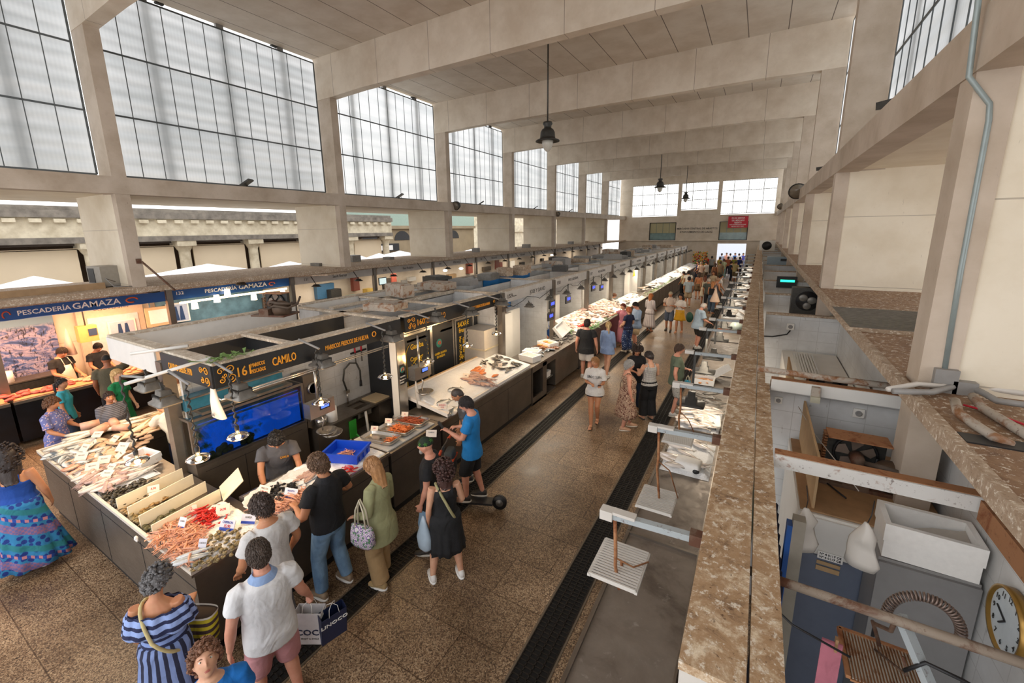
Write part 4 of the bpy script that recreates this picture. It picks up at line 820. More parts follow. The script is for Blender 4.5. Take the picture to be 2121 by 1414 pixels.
t = thing('cutting_board', 'pale cutting board with yellow handled knife beside the sink', 'board', (-6.55, 5.85, 1.0)); c = MB(); c.box(-.2, .2, -.28, .24, 0, .025); c.build('board', plain('cbb590', .6), t)
c = MB(); c.cyl((.05, -.1, .04), (.1, .12, .04), .012); c.box(.1, .13, .12, .3, .035, .042); tag(c.build('knife', M_YELLOW), 'yellow handled knife lying on the pale cutting board', 'knife')
t = thing('waste_bin', 'black round waste bin with white bags under the sink counter end', 'bin', (-6.1, 5.95, 0)); c = MB(); c.lathe([(.17, 0), (.22, .62), (.235, .62), (.235, .66), (.21, .66), (.2, .6)], (0, 0, 0), 22, True); c.build('bin', M_BLACK, t); c = MB(); c.ell((0, .03, .58), .17, .17, .1); c.ell((.07, -.06, .62), .08, .08, .07); c.build('white_bags', M_WHITEP, t)
conduit('green_hose', [(-6.3, 5.0, .6), (-6.25, 5.2, .3), (-6.2, 5.4, .25), (-6.15, 5.6, .4), (-6.2, 5.75, .55)], .018, M_GREEN, 'green water hose looping under the sink', 'hose')
conduit('waste_pipe', [(-6.32, 5.28, .95), (-6.3, 5.3, .5), (-6.28, 5.32, .05)], .025, M_WHITE, 'white plastic waste pipe hanging from the sink', 'pipe')
c = MB(); c.box(-6.31, -6.29, 4.86, 5.02, .55, .9); tag(c.build('green_cloth', plain('2b9a2f', .8)), 'bright green cloth hanging on the sink counter front', 'cloth')
# mincer-like steel machine and hood
t = thing('steel_machine', 'boxy steel washing machine for shellfish next to the sink', 'machine', (-6.66, 4.3, 1.0))
c = MB(); c.box(-.22, .12, -.1, .22, 0, .95); c.build('housing', M_STEELD, t); c = MB(); c.lathe([(.001, 0), (.11, 0), (.11, .04), (.09, .05)], (0, 0, 0), 20); o = c.build('drum', M_STEELB, t); o.rotation_euler = (0, PI/2, 0); o.location = (.12, .06, .7); c = MB(); c.lathe([(.1, 0), (.1, .14), (.09, .14)], (.2, .1, .0), 20, True); c.build('collar', M_STEELB, t); c = MB(); c.box(.12, .125, -.06, .18, .1, .4); c.build('door', M_GREYMETAL, t)
c = MB(); c.lathe([(.02, 0), (.12, .03), (.17, .1), (.165, .1), (.115, .04), (.02, .012)], (0, 0, 0), 26); o = tag(c.build('hanging_pan', M_STEELB), 'round shiny steel scale pan hanging in front of the sink counter', 'pan'); o.location = atx(688, 900, -5.75)+Vector((0, 0, -.05))
# black cold-room front under fascia 160
t = thing('cold_room', 'black cold room with sliding doors and yellow lettering under fascia 160', 'cold room', (-6.1, 5.95, 0))
c = MB(); c.box(-.8, 0, 0, 2.95, 0, 2.5); c.build('body', BK, t)
def door(y0, y1, z0=.12, z1=2.3):
    c = MB(); f = .05
    c.box(0, .03, y0, y0+f, z0, z1); c.box(0, .03, y1-f, y1, z0, z1); c.box(0, .03, y0+f, y1-f, z1-f, z1); c.box(0, .03, y0+f, y1-f, z0, z0+f); d = c.build('door_frame', M_STEELB, t); return d
door(.18, 1.1); door(1.95, 2.75)
c = MB(); c.box(0, .02, 1.1, 1.14, .1, 2.32); c.box(0, .02, 1.88, 1.92, .1, 2.32); c.box(-.01, .05, 0, 2.9, 2.32, 2.36); c.build('door_rail', M_STEELB, t)
YL = M_YELLOW
for w_, sz, y, z, sx in (('Gamba', .16, .64, 1.98, .9), ('Cocina', .13, .58, 1.72, .9), ('de la bahia', .13, .66, 1.56, .9), ('MARISCOS FRESCOS', .08, .64, 1.30, .8), ('Camilo', .16, .7, .98, .9)): text(w_, sz, YL, t, face_x(.006, y, z), name='door_lettering', sx=sx)
c = MB(); c.tube([(.008, .34, 1.1), (.008, .3, 1.2), (.008, .3, 1.9), (.008, .36, 2.0), (.008, .42, 2.05)], .006, 5); c.tube([(.008, .9, 2.05), (.008, .98, 2.0), (.008, 1.0, 1.3), (.008, .95, 1.1), (.008, .9, 1.05)], .006, 5); c.tube([(.008, .5, 1.62), (.008, .6, 1.7), (.008, .8, 1.74), (.008, .72, 1.64), (.008, .84, 1.58)], .014, 5); c.build('door_ornament', YL, t)
c = MB(); c.lathe([(.001, 0), (.1, 0), (.1, .004), (.001, .004)], (0, 0, 0), 24); o = c.build('round_logo', plain('3f8f80', .5), t); o.rotation_euler = (0, PI/2, 0); o.location = (.001, 1.38, 1.86)
c = MB(); c.tube([(.01, 1.34, 1.85), (.01, 1.36, 1.9), (.01, 1.41, 1.9), (.01, 1.43, 1.85), (.01, 1.38, 1.83)], .013, 6); c.build('prawn_logo', plain('d9603c', .5), t)
for z, s_ in ((1.62, 'GAMBA BLANCA'), (1.54, 'DE HUELVA')): text(s_, .075, YL, t, face_x(.006, 1.42, z), name='door_lettering', sx=.75)
for w_, sz, y, z, sx in (('SALVAJE', .17, 2.33, 2.13, .75), ('Fresco', .16, 2.3, 1.98, .75)): text(w_, sz, YL, t, face_x(.006, y, z), name='door_lettering', sx=sx)
def vtext(w_, sz, y, z, sx): text(w_, sz, YL, t, Matrix.Translation((.006, y, z)) @ Matrix(((0, 0, 1), (1, 0, 0), (0, 1, 0))).to_4x4() @ Matrix.Rotation(-PI/2, 4, 'Z'), name='door_lettering', sx=sx)
vtext('MARISCOS', .26, 2.52, 1.35, .95); vtext('Gambas', .15, 2.33, 1.6, .8); vtext('Mar ATUN', .13, 2.18, 1.6, .8); vtext('HUELVA', .15, 2.18, .95, .9); vtext('Calidad', .13, 2.33, .95, .9); text('24H', .15, YL, t, face_x(.006, 2.22, 1.3), name='door_lettering', sx=.8)
t = thing('grey_cabinet', 'plain grey tall cabinet with a black vent past the cold room', 'cabinet', (-6.2, 8.0+.92, 0)); c = MB(); c.box(0, .7, -.62, 0, 0, 2.0); c.build('body', plain('bdb6ab', .5, 0, .08), t); c = MB(); c.box(.7, .71, -.5, -.28, 1.0, 1.2); c.build('vent', M_BLACK, t); c = MB(); c.box(0, .72, -.64, .0, 1.5, 1.53); c.build('ledge', plain('cdbf9f', .5), t)
# scales on the pillar / counter
def steel_scale(loc, lab, rz=0):
    t = thing('hanging_scale', lab, 'scale', loc, rz)
    c = MB(); c.box(-.08, .08, -.22, .22, 0, .24); c.build('housing', M_STEELB, t); c = MB(); c.box(.08, .085, -.05, .13, .1, .2); c.build('display_frame', M_BLACK, t); c = MB(); c.box(.086, .09, -.03, .11, .12, .18); c.build('display', emit('5f7dff', 1.2), t)
    c = MB(); c.cyl((0, -.02, .24), (0, -.02, .8), .02); c.build('pole', M_STEELB, t)
    c = MB(); c.tube([(0, .0, 0), (.05, .02, -.1), (.03, .0, -.18), (.02, .0, -.27)], .012, 7); c.build('hook', M_STEELB, t)
    c = MB(); c.lathe([(.02, 0), (.1, .02), (.16, .08), (.155, .08), (.1, .03), (.02, .01)], (.05, .05, -.36), 24); c.build('pan', M_STEELB, t); return t
p = atx(870, 770, -5.2); steel_scale((-5.2, p.y, p.z-.1), 'steel hanging scale with blue display by the white pillar')
p = atx(662, 845, -5.75); steel_scale((-5.75, p.y, p.z-.1), 'steel hanging scale in front of the shellfish machine')
c = MB(); c.loft([((0, 0, .3), .01, .01), ((0, 0, .2), .03, .02), ((0, .02, 0), .05, .03), ((.02, .03, -.25), .06, .03)], 10, pw=1.5); o = tag(c.build('white_rag', M_WHITEP), 'white rag hanging by the knife strip on the pillar', 'rag'); o.location = (-5.28, 5.62, 1.35)
c = MB(); c.bar((-5.3, 5.36, 1.72), (-5.3, 5.68, 1.68), .02, .06); tag(c.build('knife_strip', M_BLACK), 'black knife strip fixed to the steel side of the pillar', 'strip')
def rustic_lamp(y, lab, x=-5.1, zb=2.0, lit=True, grp=None, x0=II):
    t = thing('cage_lamp', lab, 'lamp', (x, y, 0), 0, grp)
    c = MB(); c.cyl((x0-x-.05, 0, 2.9), (.08, 0, 2.82), .015, n=8); c.build('arm', M_GREYP, t)
    r = random.Random(int(y*100)); c = MB(); pts = [(.0+.011*math.sin(q*1.9), .011*math.cos(q*1.9), 2.8-(2.8-zb-.12)*q/27) for q in range(28)]; c.tube(pts, [.009+.008*(q % 3 == 0) for q in range(28)], 7); c.build('chain_drop', M_DKMETAL, t)
    c = MB(); c.cyl((0, 0, zb+.05), (0, 0, zb+.13), .02, .026); c.build('lamp_holder', M_BLACK, t)
    c = MB(); c.ell((0, 0, zb), .03, .03, .04, 10, 6); c.build('bulb', M_BULB, t)
    c = MB(); c.lathe([(.03, .05), (.1, .025), (.12, .0), (.1, -.02), (.03, -.035)], (0, 0, zb), 20); c.build('lamp_glass', M_BULBG, t)
    light('bulb_light', 'POINT', (x, y, zb-.02), LAMP_W, (1, .72, .42), .05); return t
LAMP_W = 15
for k, (y, z) in enumerate(((1.95, 1.95), (2.38, 2.02), (3.51, 2.03), (4.72, 2.03), (5.79, 2.0), (7.04, 2.0), (8.21, 2.0))):
    rustic_lamp(y, ('clear glass bulb lamp nearest the camera before the aquarium', 'clear glass bulb lamp before the right half of the aquarium', 'clear glass bulb lamp beside the steel scale at the sink', 'clear glass bulb lamp left of the white pillar', 'clear glass bulb lamp before the cold room door with swirls', 'clear glass bulb lamp before the SALVAJE lettering', 'clear glass bulb lamp on a chain by the grey cabinet')[k], zb=z)
rustic_lamp(1.72, 'clear glass bulb lamp over the left end of the shellfish counter', x=-6.1, zb=1.75)
def flood(x, y, z, lab, lit=False, grp=None):
    t = thing('flood_lamp', lab, 'lamp', (x, y, z), 0, grp)
    if grp: t.scale = (.62, .62, .55)
    if not grp: t.scale = (.85, .85, .85)
    c = MB(); c.loft([((0, 0, 0), .2, .15), ((0, 0, .03), .2, .15), ((0, 0, .06), .15, .11), ((0, 0, .12), .13, .095), ((0, 0, .125), .1, .08), ((0, 0, .2), .09, .07)], 24, pw=7); c.build('housing', M_GREYMETAL, t)
    c = MB()
    for q in range(9): c.box(-.12+q*.03, -.115+q*.03, -.1, .1, .06, .14)
    c.build('cooling_fins', M_DKMETAL, t)
    c = MB(); c.box(-.17, .17, -.12, .12, -.006, 0); c.build('lamp_glass', plain('b9b2a4', .2), t)
    c = MB(); c.bar((0, 0, .2), (-.05, 0, .3), .03); c.build('bracket', M_DKMETAL, t); return t
for q, (px, py, x, lab) in enumerate(((343, 835, -5.9, 'big grey flood lamp housing over the left end of the shellfish counter'), (310, 805, -6.7, 'grey flood lamp housing above the people on the left of the island'), (500, 822, -5.15, 'grey ribbed flood lamp under the 161 number'), (668, 757, -5.2, 'grey flood lamp housing beside the word CAMILO'), (812, 705, -5.2, 'grey flood lamp housing on top of the white pillar'), (905, 665, -5.2, 'dark flood lamp housing before the 160 fascia'), (975, 652, -5.2, 'dark flood lamp housing before the SALVAJE door'), (1040, 632, -5.2, 'dark flood lamp housing by the white 159 fascia'))):
    p = atx(px, py, x); flood(p.x, p.y, p.z, lab)
c = MB(); c.cyl((-6.9, 2.1, 2.86), (-6.4, 2.55, 2.92), .02); tag(c.build('white_tube_arm', M_WHITE), 'white tube arm over the left end of the front fascia', 'arm')
c = MB(); c.cyl((-6.1, 1.75, 2.7), (-5.5, 2.4, 2.92), .02); tag(c.build('white_tube_arm', M_WHITE), 'white tube arm reaching from the front fascia corner', 'arm')
t = thing('olive_plant', 'thin green twigs growing on the island fascia corner', 'plant', (-5.45, 2.5, 2.88)); c = MB(); r = random.Random(3)
for q in range(40): a = r.random()*6.28; l = .05+r.random()*.12; x, y = r.random()*.2-.1, r.random()*.5-.2; c.prism([(x, y, 0), (x+l*math.cos(a), y+l*math.sin(a), .05), (x+l*math.cos(a+.3), y+l*math.sin(a+.3), .04)], (0, 0, .004))
c.build('leaves', plain('6c8a4a', .7), t)
compressor(-7.7, 4.6, 2.86, 'dusty compressor standing on top of the island behind the 161 stall', rad(20), 1.1)
# far island stall interiors: bright back walls and warm work lights
for k in range(2, 12):
    y = PY[k]+1.5
    t = thing('tall_fridge', 'white tall fridge inside a farther island stall', 'fridge', (-6.86, y+.3, 0), 0, 'white fridges in the farther island stalls'); c = MB(); c.box(0, .6, 0, .7, 0, 2.0); c.build('body', M_WHITE, t); c = MB(); c.box(.6, .62, .02, .68, .05, 1.98); c.build('door', M_PLASTW, t)
    c = MB(); c.box(-.5, .25, -.22, .22, 0, .16); o = c.build('roof_box', M_DIRT3 if k % 2 else M_GREYP, loc=(-7.1, y-.6, 2.85)); tag(o, 'dusty box lying on top of the island stalls', 'box', 'dusty boxes on top of the island')
for k in range(9, 34):
    y = 9.6+(k-9)*1.25
    flood(-4.95, y, 2.42, 'dark flood lamp hanging over the farther island counters', grp='flood lamps over the farther island counters')
for y in (10.3, 13.5, 16.7, 19.8, 23, 27, 31.5, 36.5): light('stall_light', 'AREA', (-4.95, y, 2.38), 36, (1, .84, .64), .5, 2.2)
for q, (px, py) in enumerate(((1145, 630), (1178, 620), (1230, 596), (1247, 595), (1142, 655))):
    p = atx(px, py, -5.3); t = thing('scale_display', 'black scale display glowing blue over the farther island counters', 'scale', p, 0, 'blue scale displays at the farther island stalls'); c = MB(); c.box(-.05, 0, -.2, .2, -.12, .12); c.build('case', M_BLACK, t); c = MB(); c.box(0, .005, -.12, .12, -.02, .07); c.build('screen', emit('4a55ff', 1.6), t); c = MB(); c.cyl((-.03, 0, .12), (-.03, 0, 2.6-p.z), .015); c.build('pole', M_DKMETAL, t)
p = atx(1314, 563, -5.32); t = thing('electric_box', 'pale electric cabinet with yellow warning triangle on the island', 'cabinet', (-5.34, p.y, 0)); c = MB(); c.box(-.25, 0, -.8, .8, .2, 2.5); c.build('body', M_WHITE, t); c = MB(); c.prism([(.003, -.25, 2.0), (.003, .25, 2.0), (.003, 0, 2.35)], (.004, 0, 0)); c.build('warning_sign', M_YELLOW, t)
# blue wall panels inside the island
c = MB(); c.box(-6.9, -6.88, 9.15, 12.0, 1.0, 2.5); tag(c.build('sea_mural', plain('1f7fd0', .4, 0, .5, 3)), 'bright blue sea mural panel behind the 159 stall', 'mural')
p = atx(1010, 590, -7.5); c = MB(); c.box(-7.54, -7.5, p.y-.2, p.y+3.0, 2.3, 2.98); tag(c.build('light_box_blue', plain('2a86cf', .4, 0, .3, 2)), 'pale blue lit panel standing above the island partition', 'panel')
p = atx(880, 600, -8.3); c = MB(); c.box(-8.25, -8.22, 9.1, 11.6, 2.2, 2.78); tag(c.build('blue_screen', plain('4f6fa8', .5)), 'dull blue panel inside the hidden side of the island', 'panel')

# things lying on the island roofs and strung along the fascias
RC = random.Random(21)
for k in range(26):
    y = 5.9+k*1.25+RC.random()*.5; x = RC.choice((-7.25, -7.3, -8.0, -6.3)); w, d, h = .2+RC.random()*.25, .15+RC.random()*.2, .08+RC.random()*.22
    c = MB(); c.box(-w, w, -d, d, 0, h); c.box(-w*.8, w*.8, -d*.8, d*.8, h, h+.02)
    zt = 2.86
    if x in (-8.0, -6.3): c.box(-.75 if x < -7 else -.62, .42 if x < -7 else .7, -.03, .03, -.02, -.0)
    o = c.build('roof_unit', RC.choice((M_GREYP, M_DIRT3, M_DKMETAL, M_RUSTY2, M_GREYMETAL)), loc=(x, y, zt), rotz=RC.uniform(-.3, .3)); tag(o, 'dusty metal unit or box lying on the roofs of the island stalls', 'box', 'dusty units on the island roofs')
for k in range(9):
    y0 = 9.2+k*3.1; pts = [(II+.06, y0+q*.26, 2.52-.07*math.sin(q*1.1+k)-.03*(q % 2)) for q in range(11)]
    conduit('cable', pts, .008, M_BLACK, 'black cable looping along the white fascias of the island', 'cable', 'black cables along the island fascias', n=5)
for k, y in enumerate((6.6, 7.7, 9.4, 10.4)):
    compressor(-6.45+.1*(k % 2), y, 2.15 if y < 9 else 2.0, 'dusty compressor seen inside the roofless island stalls, %s' % ('over the cold room', 'farther over the cold room', 'behind the 159 fascia', 'second behind the 159 fascia')[k], rad(30*k), .75)
    if y > 9: c = MB(); c.box(-6.9, -6.1, y-.3, y+.35, 0, 2.0); tag(c.build('cabinet', M_PLASTW), 'white tall cabinet carrying a compressor behind the 159 fascia, %s' % ('nearer one', 'farther one')[k-2], 'cabinet')
    else: c = MB(); c.box(-6.9, -6.1, y-.3, y+.35, 2.5 if False else 2.10, 2.149); tag(c.build('shelf_board', M_DIRT3), 'dusty shelf board under the %s compressor over the cold room' % ('nearer', 'farther')[k], 'shelf')
# ------------------------------------------------------------------ seafood
RG = random.Random(11)
def fishmat(name, back, side, belly, spots=None, scale=40):
    t = NT(name); v = t.coord(); s_ = t.sep(v); f = t.noise(v, scale, 3)
    z = t.math('ADD', t.math('MULTIPLY', s_[1], 14.0), t.math('MULTIPLY', f, .35)); c = t.ramp(t.math('ADD', z, .4), [(.15, belly), (.45, side), (.8, back)])
    if spots: g = t.noise(v, scale*2, 2); c = t.mix(t.ramp(g, [(.6, 0.0), (.66, .7)]), c, spots)
    return t.bsdf(c, .25, .05)
def fish_mesh(name, L, H, W, mats, tail=.2, n=10):
    """a whole fish lying on its side: length along x, back towards +y, thickness along z"""
    b = MB(); b.m = 0; secs = []
    prof = [(-.5, .04, .3), (-.46, .35, .6), (-.38, .7, .85), (-.25, .95, 1), (-.08, 1, 1), (.1, .85, .85), (.25, .55, .55), (.36, .28, .3), (.41, .22, .18)]
    for x, h, w in prof: secs.append(((x*L, 0, W/2), H/2*h, W/2*w, (0, 1, 0), (0, 0, 1)))
    b.loft(secs, n)
    b.m = 1; b.prism([(L*.39, -H*.08, W*.45), (L*.5, -H*.45*tail/.2, W*.45), (L*.47, 0, W*.45), (L*.5, H*.45*tail/.2, W*.45), (L*.39, H*.08, W*.45)], (0, 0, .004))
    b.prism([(-L*.15, H*.42, W*.45), (0, H*.68, W*.45), (L*.18, H*.36, W*.45)], (0, 0, .004)); b.prism([(L*.02, -H*.42, W*.45), (L*.1, -H*.6, W*.45), (L*.2, -H*.3, W*.45)], (0, 0, .004))
    b.m = 2; b.ell((-L*.41, H*.1, W*.72), H*.08, H*.08, H*.05, 8, 4)
    o = b.build(name, mats); return o
M_EYE = plain('15161a', .1)
FM = {'bream': fishmat('sea_bream_skin', '5d6468', 'b9bcbc', 'e8e6e0'), 'hake': fishmat('hake_skin', '6e6a5e', 'b8b0a0', 'ece6da'), 'mack': fishmat('mackerel_skin', '44525c', 'c9ced0', 'f0f0ee', None, 90),
      'red': fishmat('red_mullet_skin', 'c07a5e', 'd9a184', 'edd3bd'), 'pale': fishmat('pale_fish_skin', '9a8d80', 'd8cabb', 'f0e6dc'), 'dark': fishmat('dark_fish_skin', '2e2c2c', '6b665f', 'a9a297')}
FIN = plain('8b857a', .5)
FISH = {}
for k, L, H, W in (('bream', .26, .11, .04), ('hake', .62, .09, .075), ('mack', .30, .055, .045), ('red', .20, .055, .04), ('pale', .34, .08, .05), ('dark', .22, .05, .04)):
    FISH[k] = fish_mesh(k+'_fish_source', L, H, W, [FM[k], FIN, M_EYE]); 
def prawn_mesh(name, L, col, curl=.7, claws=False):
    b = MB(); pts = []; rs = []
    for q in range(9):
        f = q/8; a = curl*PI*f; R = L/(curl*PI) if curl > .05 else 1e3
        if curl > .05: x, y = R*math.sin(a)-L*.3, R*(1-math.cos(a))
        else: x, y = L*(f-.5), 0
        pts.append((x, y, L*.09)); rs.append(L*(.035, .085, .09, .088, .08, .07, .058, .045, .03)[q])
    b.tube(pts, rs, 7)
    d = (Vector(pts[-1])-Vector(pts[-2])).normalized(); s_ = Vector((-d.y, d.x, 0)); e = Vector(pts[-1])
    for a in (-1, 0, 1): b.prism([e-s_*L*.02, e+d*L*.16+s_*L*.1*a-s_*L*.03, e+d*L*.16+s_*L*.1*a+s_*L*.03, e+s_*L*.02], (0, 0, L*.02))
    h = Vector(pts[0])
    for a in (-1, 1):
        b.tube([h, h+Vector((-L*.25, a*L*.12, L*.05)), h+Vector((-L*.5, a*L*.3, 0))], L*.008, 4)
        b.ell((h.x+L*.05, h.y+a*L*.06, L*.15), L*.022, L*.022, L*.022, 6, 4)
        if claws: b.tube([h+Vector((L*.1, 0, 0)), h+Vector((-L*.2, a*L*.13, 0)), h+Vector((-L*.45, a*L*.09, 0)), h+Vector((-L*.68, a*L*.05, 0))], [L*.02, L*.022, L*.042, L*.01], 6)
    for q in range(5):
        p = Vector(pts[2+q]); b.tube([p, p+Vector((0, -L*.1, -L*.05))], L*.01, 4)
    return b.build(name, plain(col, .35, 0, .25, 60))
LANG = prawn_mesh('langoustine_source', .13, 'dfa283', .12, True); PRAWN = prawn_mesh('prawn_source', .10, 'e07a3c', .75); REDP = prawn_mesh('red_prawn_source', .14, 'c8241c', .45)
CIGALA = prawn_mesh('crayfish_source', .17, 'a8502c', .25, True); PINKP = prawn_mesh('pink_prawn_source', .085, 'e0a48c', .5)
def clam_mesh(name, r, col, el=1.0, th=.42):
    b = MB(); n = 14
    for s_ in (1, -1):
        rings = []
        for q in range(5):
            f = 1-q/4.0; rr = r*math.sin(f*PI/2); z = s_*r*th*math.cos(f*PI/2)
            rings.append(((0, 0, z+r*th), rr*el, rr*(.82+.06*(q % 2))))
        b.loft(rings, n)
    return b.build(name, plain(col, .45, 0, .35, 70))
CLAM = clam_mesh('clam_source', .022, '8d7b52'); CLAMD = clam_mesh('dark_clam_source', .02, '4c4434', 1.25); MUSSEL = clam_mesh('mussel_source', .017, '1c1d20', 1.9, .5); SHELLB = clam_mesh('brown_clam_source', .021, 'a5875a')
b = MB(); b.loft([((-.14, 0, .02), .004, .004, (0, 1, 0), (0, 0, 1)), ((-.10, 0, .02), .03, .018, (0, 1, 0), (0, 0, 1)), ((0, 0, .02), .035, .02, (0, 1, 0), (0, 0, 1)), ((.08, 0, .02), .03, .018, (0, 1, 0), (0, 0, 1)), ((.12, 0, .02), .022, .016, (0, 1, 0), (0, 0, 1))], 10)
b.prism([(-.14, 0, .018), (-.05, .07, .018), (-.02, .02, .018), (-.02, -.02, .018), (-.05, -.07, .018)], (0, 0, .004))
for q in range(8): a = (q-3.5)*.22; b.tube([(.12, .012*(q-3.5)/3.5, .02), (.17, .03*math.sin(a), .015), (.22+.02*math.cos(q*2), .07*math.sin(a), .01)], [.006, .005, .002], 5)
SQUID = b.build('squid_source', plain('c9a79b', .3, 0, .35, 30))
b = MB(); b.smooth = False; b.loft([((-.13, 0, .02), .03, .018, (0, 1, 0), (0, 0, 1)), ((0, 0, .025), .065, .028, (0, 1, 0), (0, 0, 1)), ((.13, 0, .02), .04, .02, (0, 1, 0), (0, 0, 1))], 12, pw=3)
FILLET = b.build('fillet_source', plain('e88a4e', .35, 0, .2, 45)); b = MB(); b.loft([((-.09, 0, .01), .03, .012, (0, 1, 0), (0, 0, 1)), ((0, 0, .02), .045, .02, (0, 1, 0), (0, 0, 1)), ((.1, 0, .012), .025, .012, (0, 1, 0), (0, 0, 1))], 10, pw=2.5)
FPIECE = b.build('fish_piece_source', plain('dcb99a', .4, 0, .25, 40)); FWHITE = None
def scatter(src, name, n, rect, z, lab, cat, grp, rz=(0, 6.28), tilt=.3, pile=.03, sc=(.85, 1.15), poly=None, mat=None):
    """separate copies of one animal scattered over a patch of counter; rect = (x0, x1, y0, y1) or a function giving points"""
    cells = {}
    for k in range(n):
        if callable(rect): x, y = rect(RG)
        else: x, y = rect[0]+RG.random()*(rect[1]-rect[0]), rect[2]+RG.random()*(rect[3]-rect[2])
        o = src.copy(); 
        if mat: 
            if mat not in MATMESH.setdefault(src.name, {}): m = src.data.copy(); m.materials.clear(); m.materials.append(mat); MATMESH[src.name][mat] = m
            o.data = MATMESH[src.name][mat]
        COL.objects.link(o); o.name = name; key = (int(x/.05), int(y/.05)); h = cells.get(key, 0); cells[key] = h+1
        o.location = (x, y, (z(x, y) if callable(z) else z)+min(h*.014, pile)+RG.random()*.004); a = rz[0]+RG.random()*(rz[1]-rz[0])
        o.rotation_euler = ((RG.random()-.5)*tilt, (RG.random()-.5)*tilt, a); s_ = sc[0]+RG.random()*(sc[1]-sc[0]); o.scale = (s_,)*3
        o['label'] = lab; o['category'] = cat; o['group'] = grp
MATMESH = {}
def pick_poly(pts):
    xs, ys = [p[0] for p in pts], [p[1] for p in pts]
    def inside(x, y):
        c = False
        for (x1, y1), (x2, y2) in zip(pts, pts[1:]+pts[:1]):
            if (y1 > y) != (y2 > y) and x < (x2-x1)*(y-y1)/(y2-y1)+x1: c = not c
        return c
    def f(r):
        for _ in range(200):
            x, y = min(xs)+r.random()*(max(xs)-min(xs)), min(ys)+r.random()*(max(ys)-min(ys))
            if inside(x, y): return x, y
        return pts[0]
    return f
def PP(z, *px): return [tuple(atz(x, y, z))[:2] for x, y in px]
ZC = 1.062
def ice(name, x0, x1, y0, y1, z0, z1, lab, nx=40, ny=30, amp=.02, tiltx=0.0, seed=0):
    b = MB(); b.smooth = True; idx = {}
    for i in range(nx+1):
        for j in range(ny+1):
            x, y = x0+(x1-x0)*i/nx, y0+(y1-y0)*j/ny; e = min(i, nx-i, j, ny-j)
            h = z0 if e == 0 else z1+amp*mnoise.noise(Vector((x*9+seed, y*9, 0)))+amp*.5*mnoise.noise(Vector((x*31, y*31, seed)))-(.02 if e == 1 else 0)
            h += tiltx*(x1-x)/(x1-x0)
            idx[i, j] = b.V((x, y, h))
    for i in range(nx):
        for j in range(ny): b.F([idx[i, j], idx[i+1, j], idx[i+1, j+1], idx[i, j+1]])
    return tag(b.build(name, M_ICE), lab, 'ice', kind='stuff')
# --- corner counter
ice('ice_bed', -5.50, -4.57, 1.54, 2.30, ZC, ZC+.045, 'bed of crushed ice at the corner of the shellfish counter', 60, 50)
ice('ice_bed', -9.38, -7.0, 1.55, 2.2, ZC, ZC+.02, 'thin ice under the whole fish on the left half of the corner counter', 90, 30, .01, seed=5)
ice('ice_bed', -5.36, -4.58, 2.45, 4.15, ZC, ZC+.045, 'bed of crushed ice under the blue crate', 40, 90, seed=9)
tz = ZC+.055
g = 'langoustines heaped at the corner of the shellfish counter'
scatter(LANG, 'langoustine', 150, pick_poly(PP(1.1, (310, 1125), (345, 1090), (400, 1080), (425, 1120), (400, 1170), (372, 1175))), tz, 'pale orange langoustine in the heap at the corner of the big counter', 'langoustine', g, pile=.06)
scatter(REDP, 'red_prawn', 46, pick_poly(PP(1.12, (405, 1065), (425, 1055), (455, 1062), (462, 1082), (440, 1092), (412, 1085))), tz, 'bright red prawn in the small red heap on ice', 'prawn', 'red prawns heaped on the corner ice', pile=.08)
scatter(CLAM, 'clam', 95, pick_poly(PP(1.1, (390, 1178), (420, 1150), (500, 1108), (560, 1090), (555, 1110), (470, 1160), (400, 1188))), tz-.006, 'brown clam scattered along the ice edge of the corner counter', 'clam', 'clams along the edge of the corner ice', tilt=.9, pile=.02)
scatter(CLAM, 'clam', 34, pick_poly(PP(1.1, (430, 1115), (455, 1100), (500, 1090), (500, 1110), (450, 1135), (425, 1150))), tz-.004, 'brown clam lying loose on the ice behind the price card', 'clam', 'loose clams on the corner ice', tilt=.9, pile=.02)
scatter(FISH['mack'], 'mackerel', 5, pick_poly(PP(1.1, (375, 1165), (410, 1145), (415, 1160), (380, 1175))), tz, 'silver mackerel lying between the langoustines and the clams', 'fish', 'mackerel at the corner of the big counter', rz=(.9, 1.2), pile=.03)
for k, (a, e, s_) in enumerate((((250, 1050), (385, 985), 0), ((270, 1070), (405, 998), 1), ((290, 1090), (428, 1015), 2), ((316, 1110), (455, 1033), 3))):
    p, q = atz(*a, 1.08), atz(*e, 1.08); b = MB(); b.bar((p.x, 1.56, ZC+.075), (q.x, 2.30, ZC+.075), .014, .15)
    tag(b.build('divider', plain('e9dfc6', .45, 0, .05)), 'upright cream divider board on the corner counter, %s' % ('beside the dark mussels', 'second from the dark mussels', 'third from the dark mussels', 'next to the langoustines')[k], 'divider')
bins = [(-6.42, -6.17, 1.56, 2.1), (-6.12, -5.88, 1.56, 2.0), (-5.82, -5.56, 1.56, 2.02)]
for k, r_ in enumerate(bins):
    scatter((SHELLB, CLAM, CLAM)[k], 'clam', (62, 58, 54)[k], (r_[0], r_[1], r_[2], r_[3]-.12), ZC+.004, ('small tan clam in the narrow lane between the first two cream dividers', 'brown clam in the lane between the second and third cream dividers', 'dark olive clam in the lane next to the langoustines')[k], 'clam', ('tan clams in the first lane', 'brown clams in the second lane', 'olive clams in the third lane')[k], tilt=1.0, pile=.08, sc=(1.3, 1.65), mat=(None, None, plain('5d5a3a', .45, 0, .4, 70))[k])
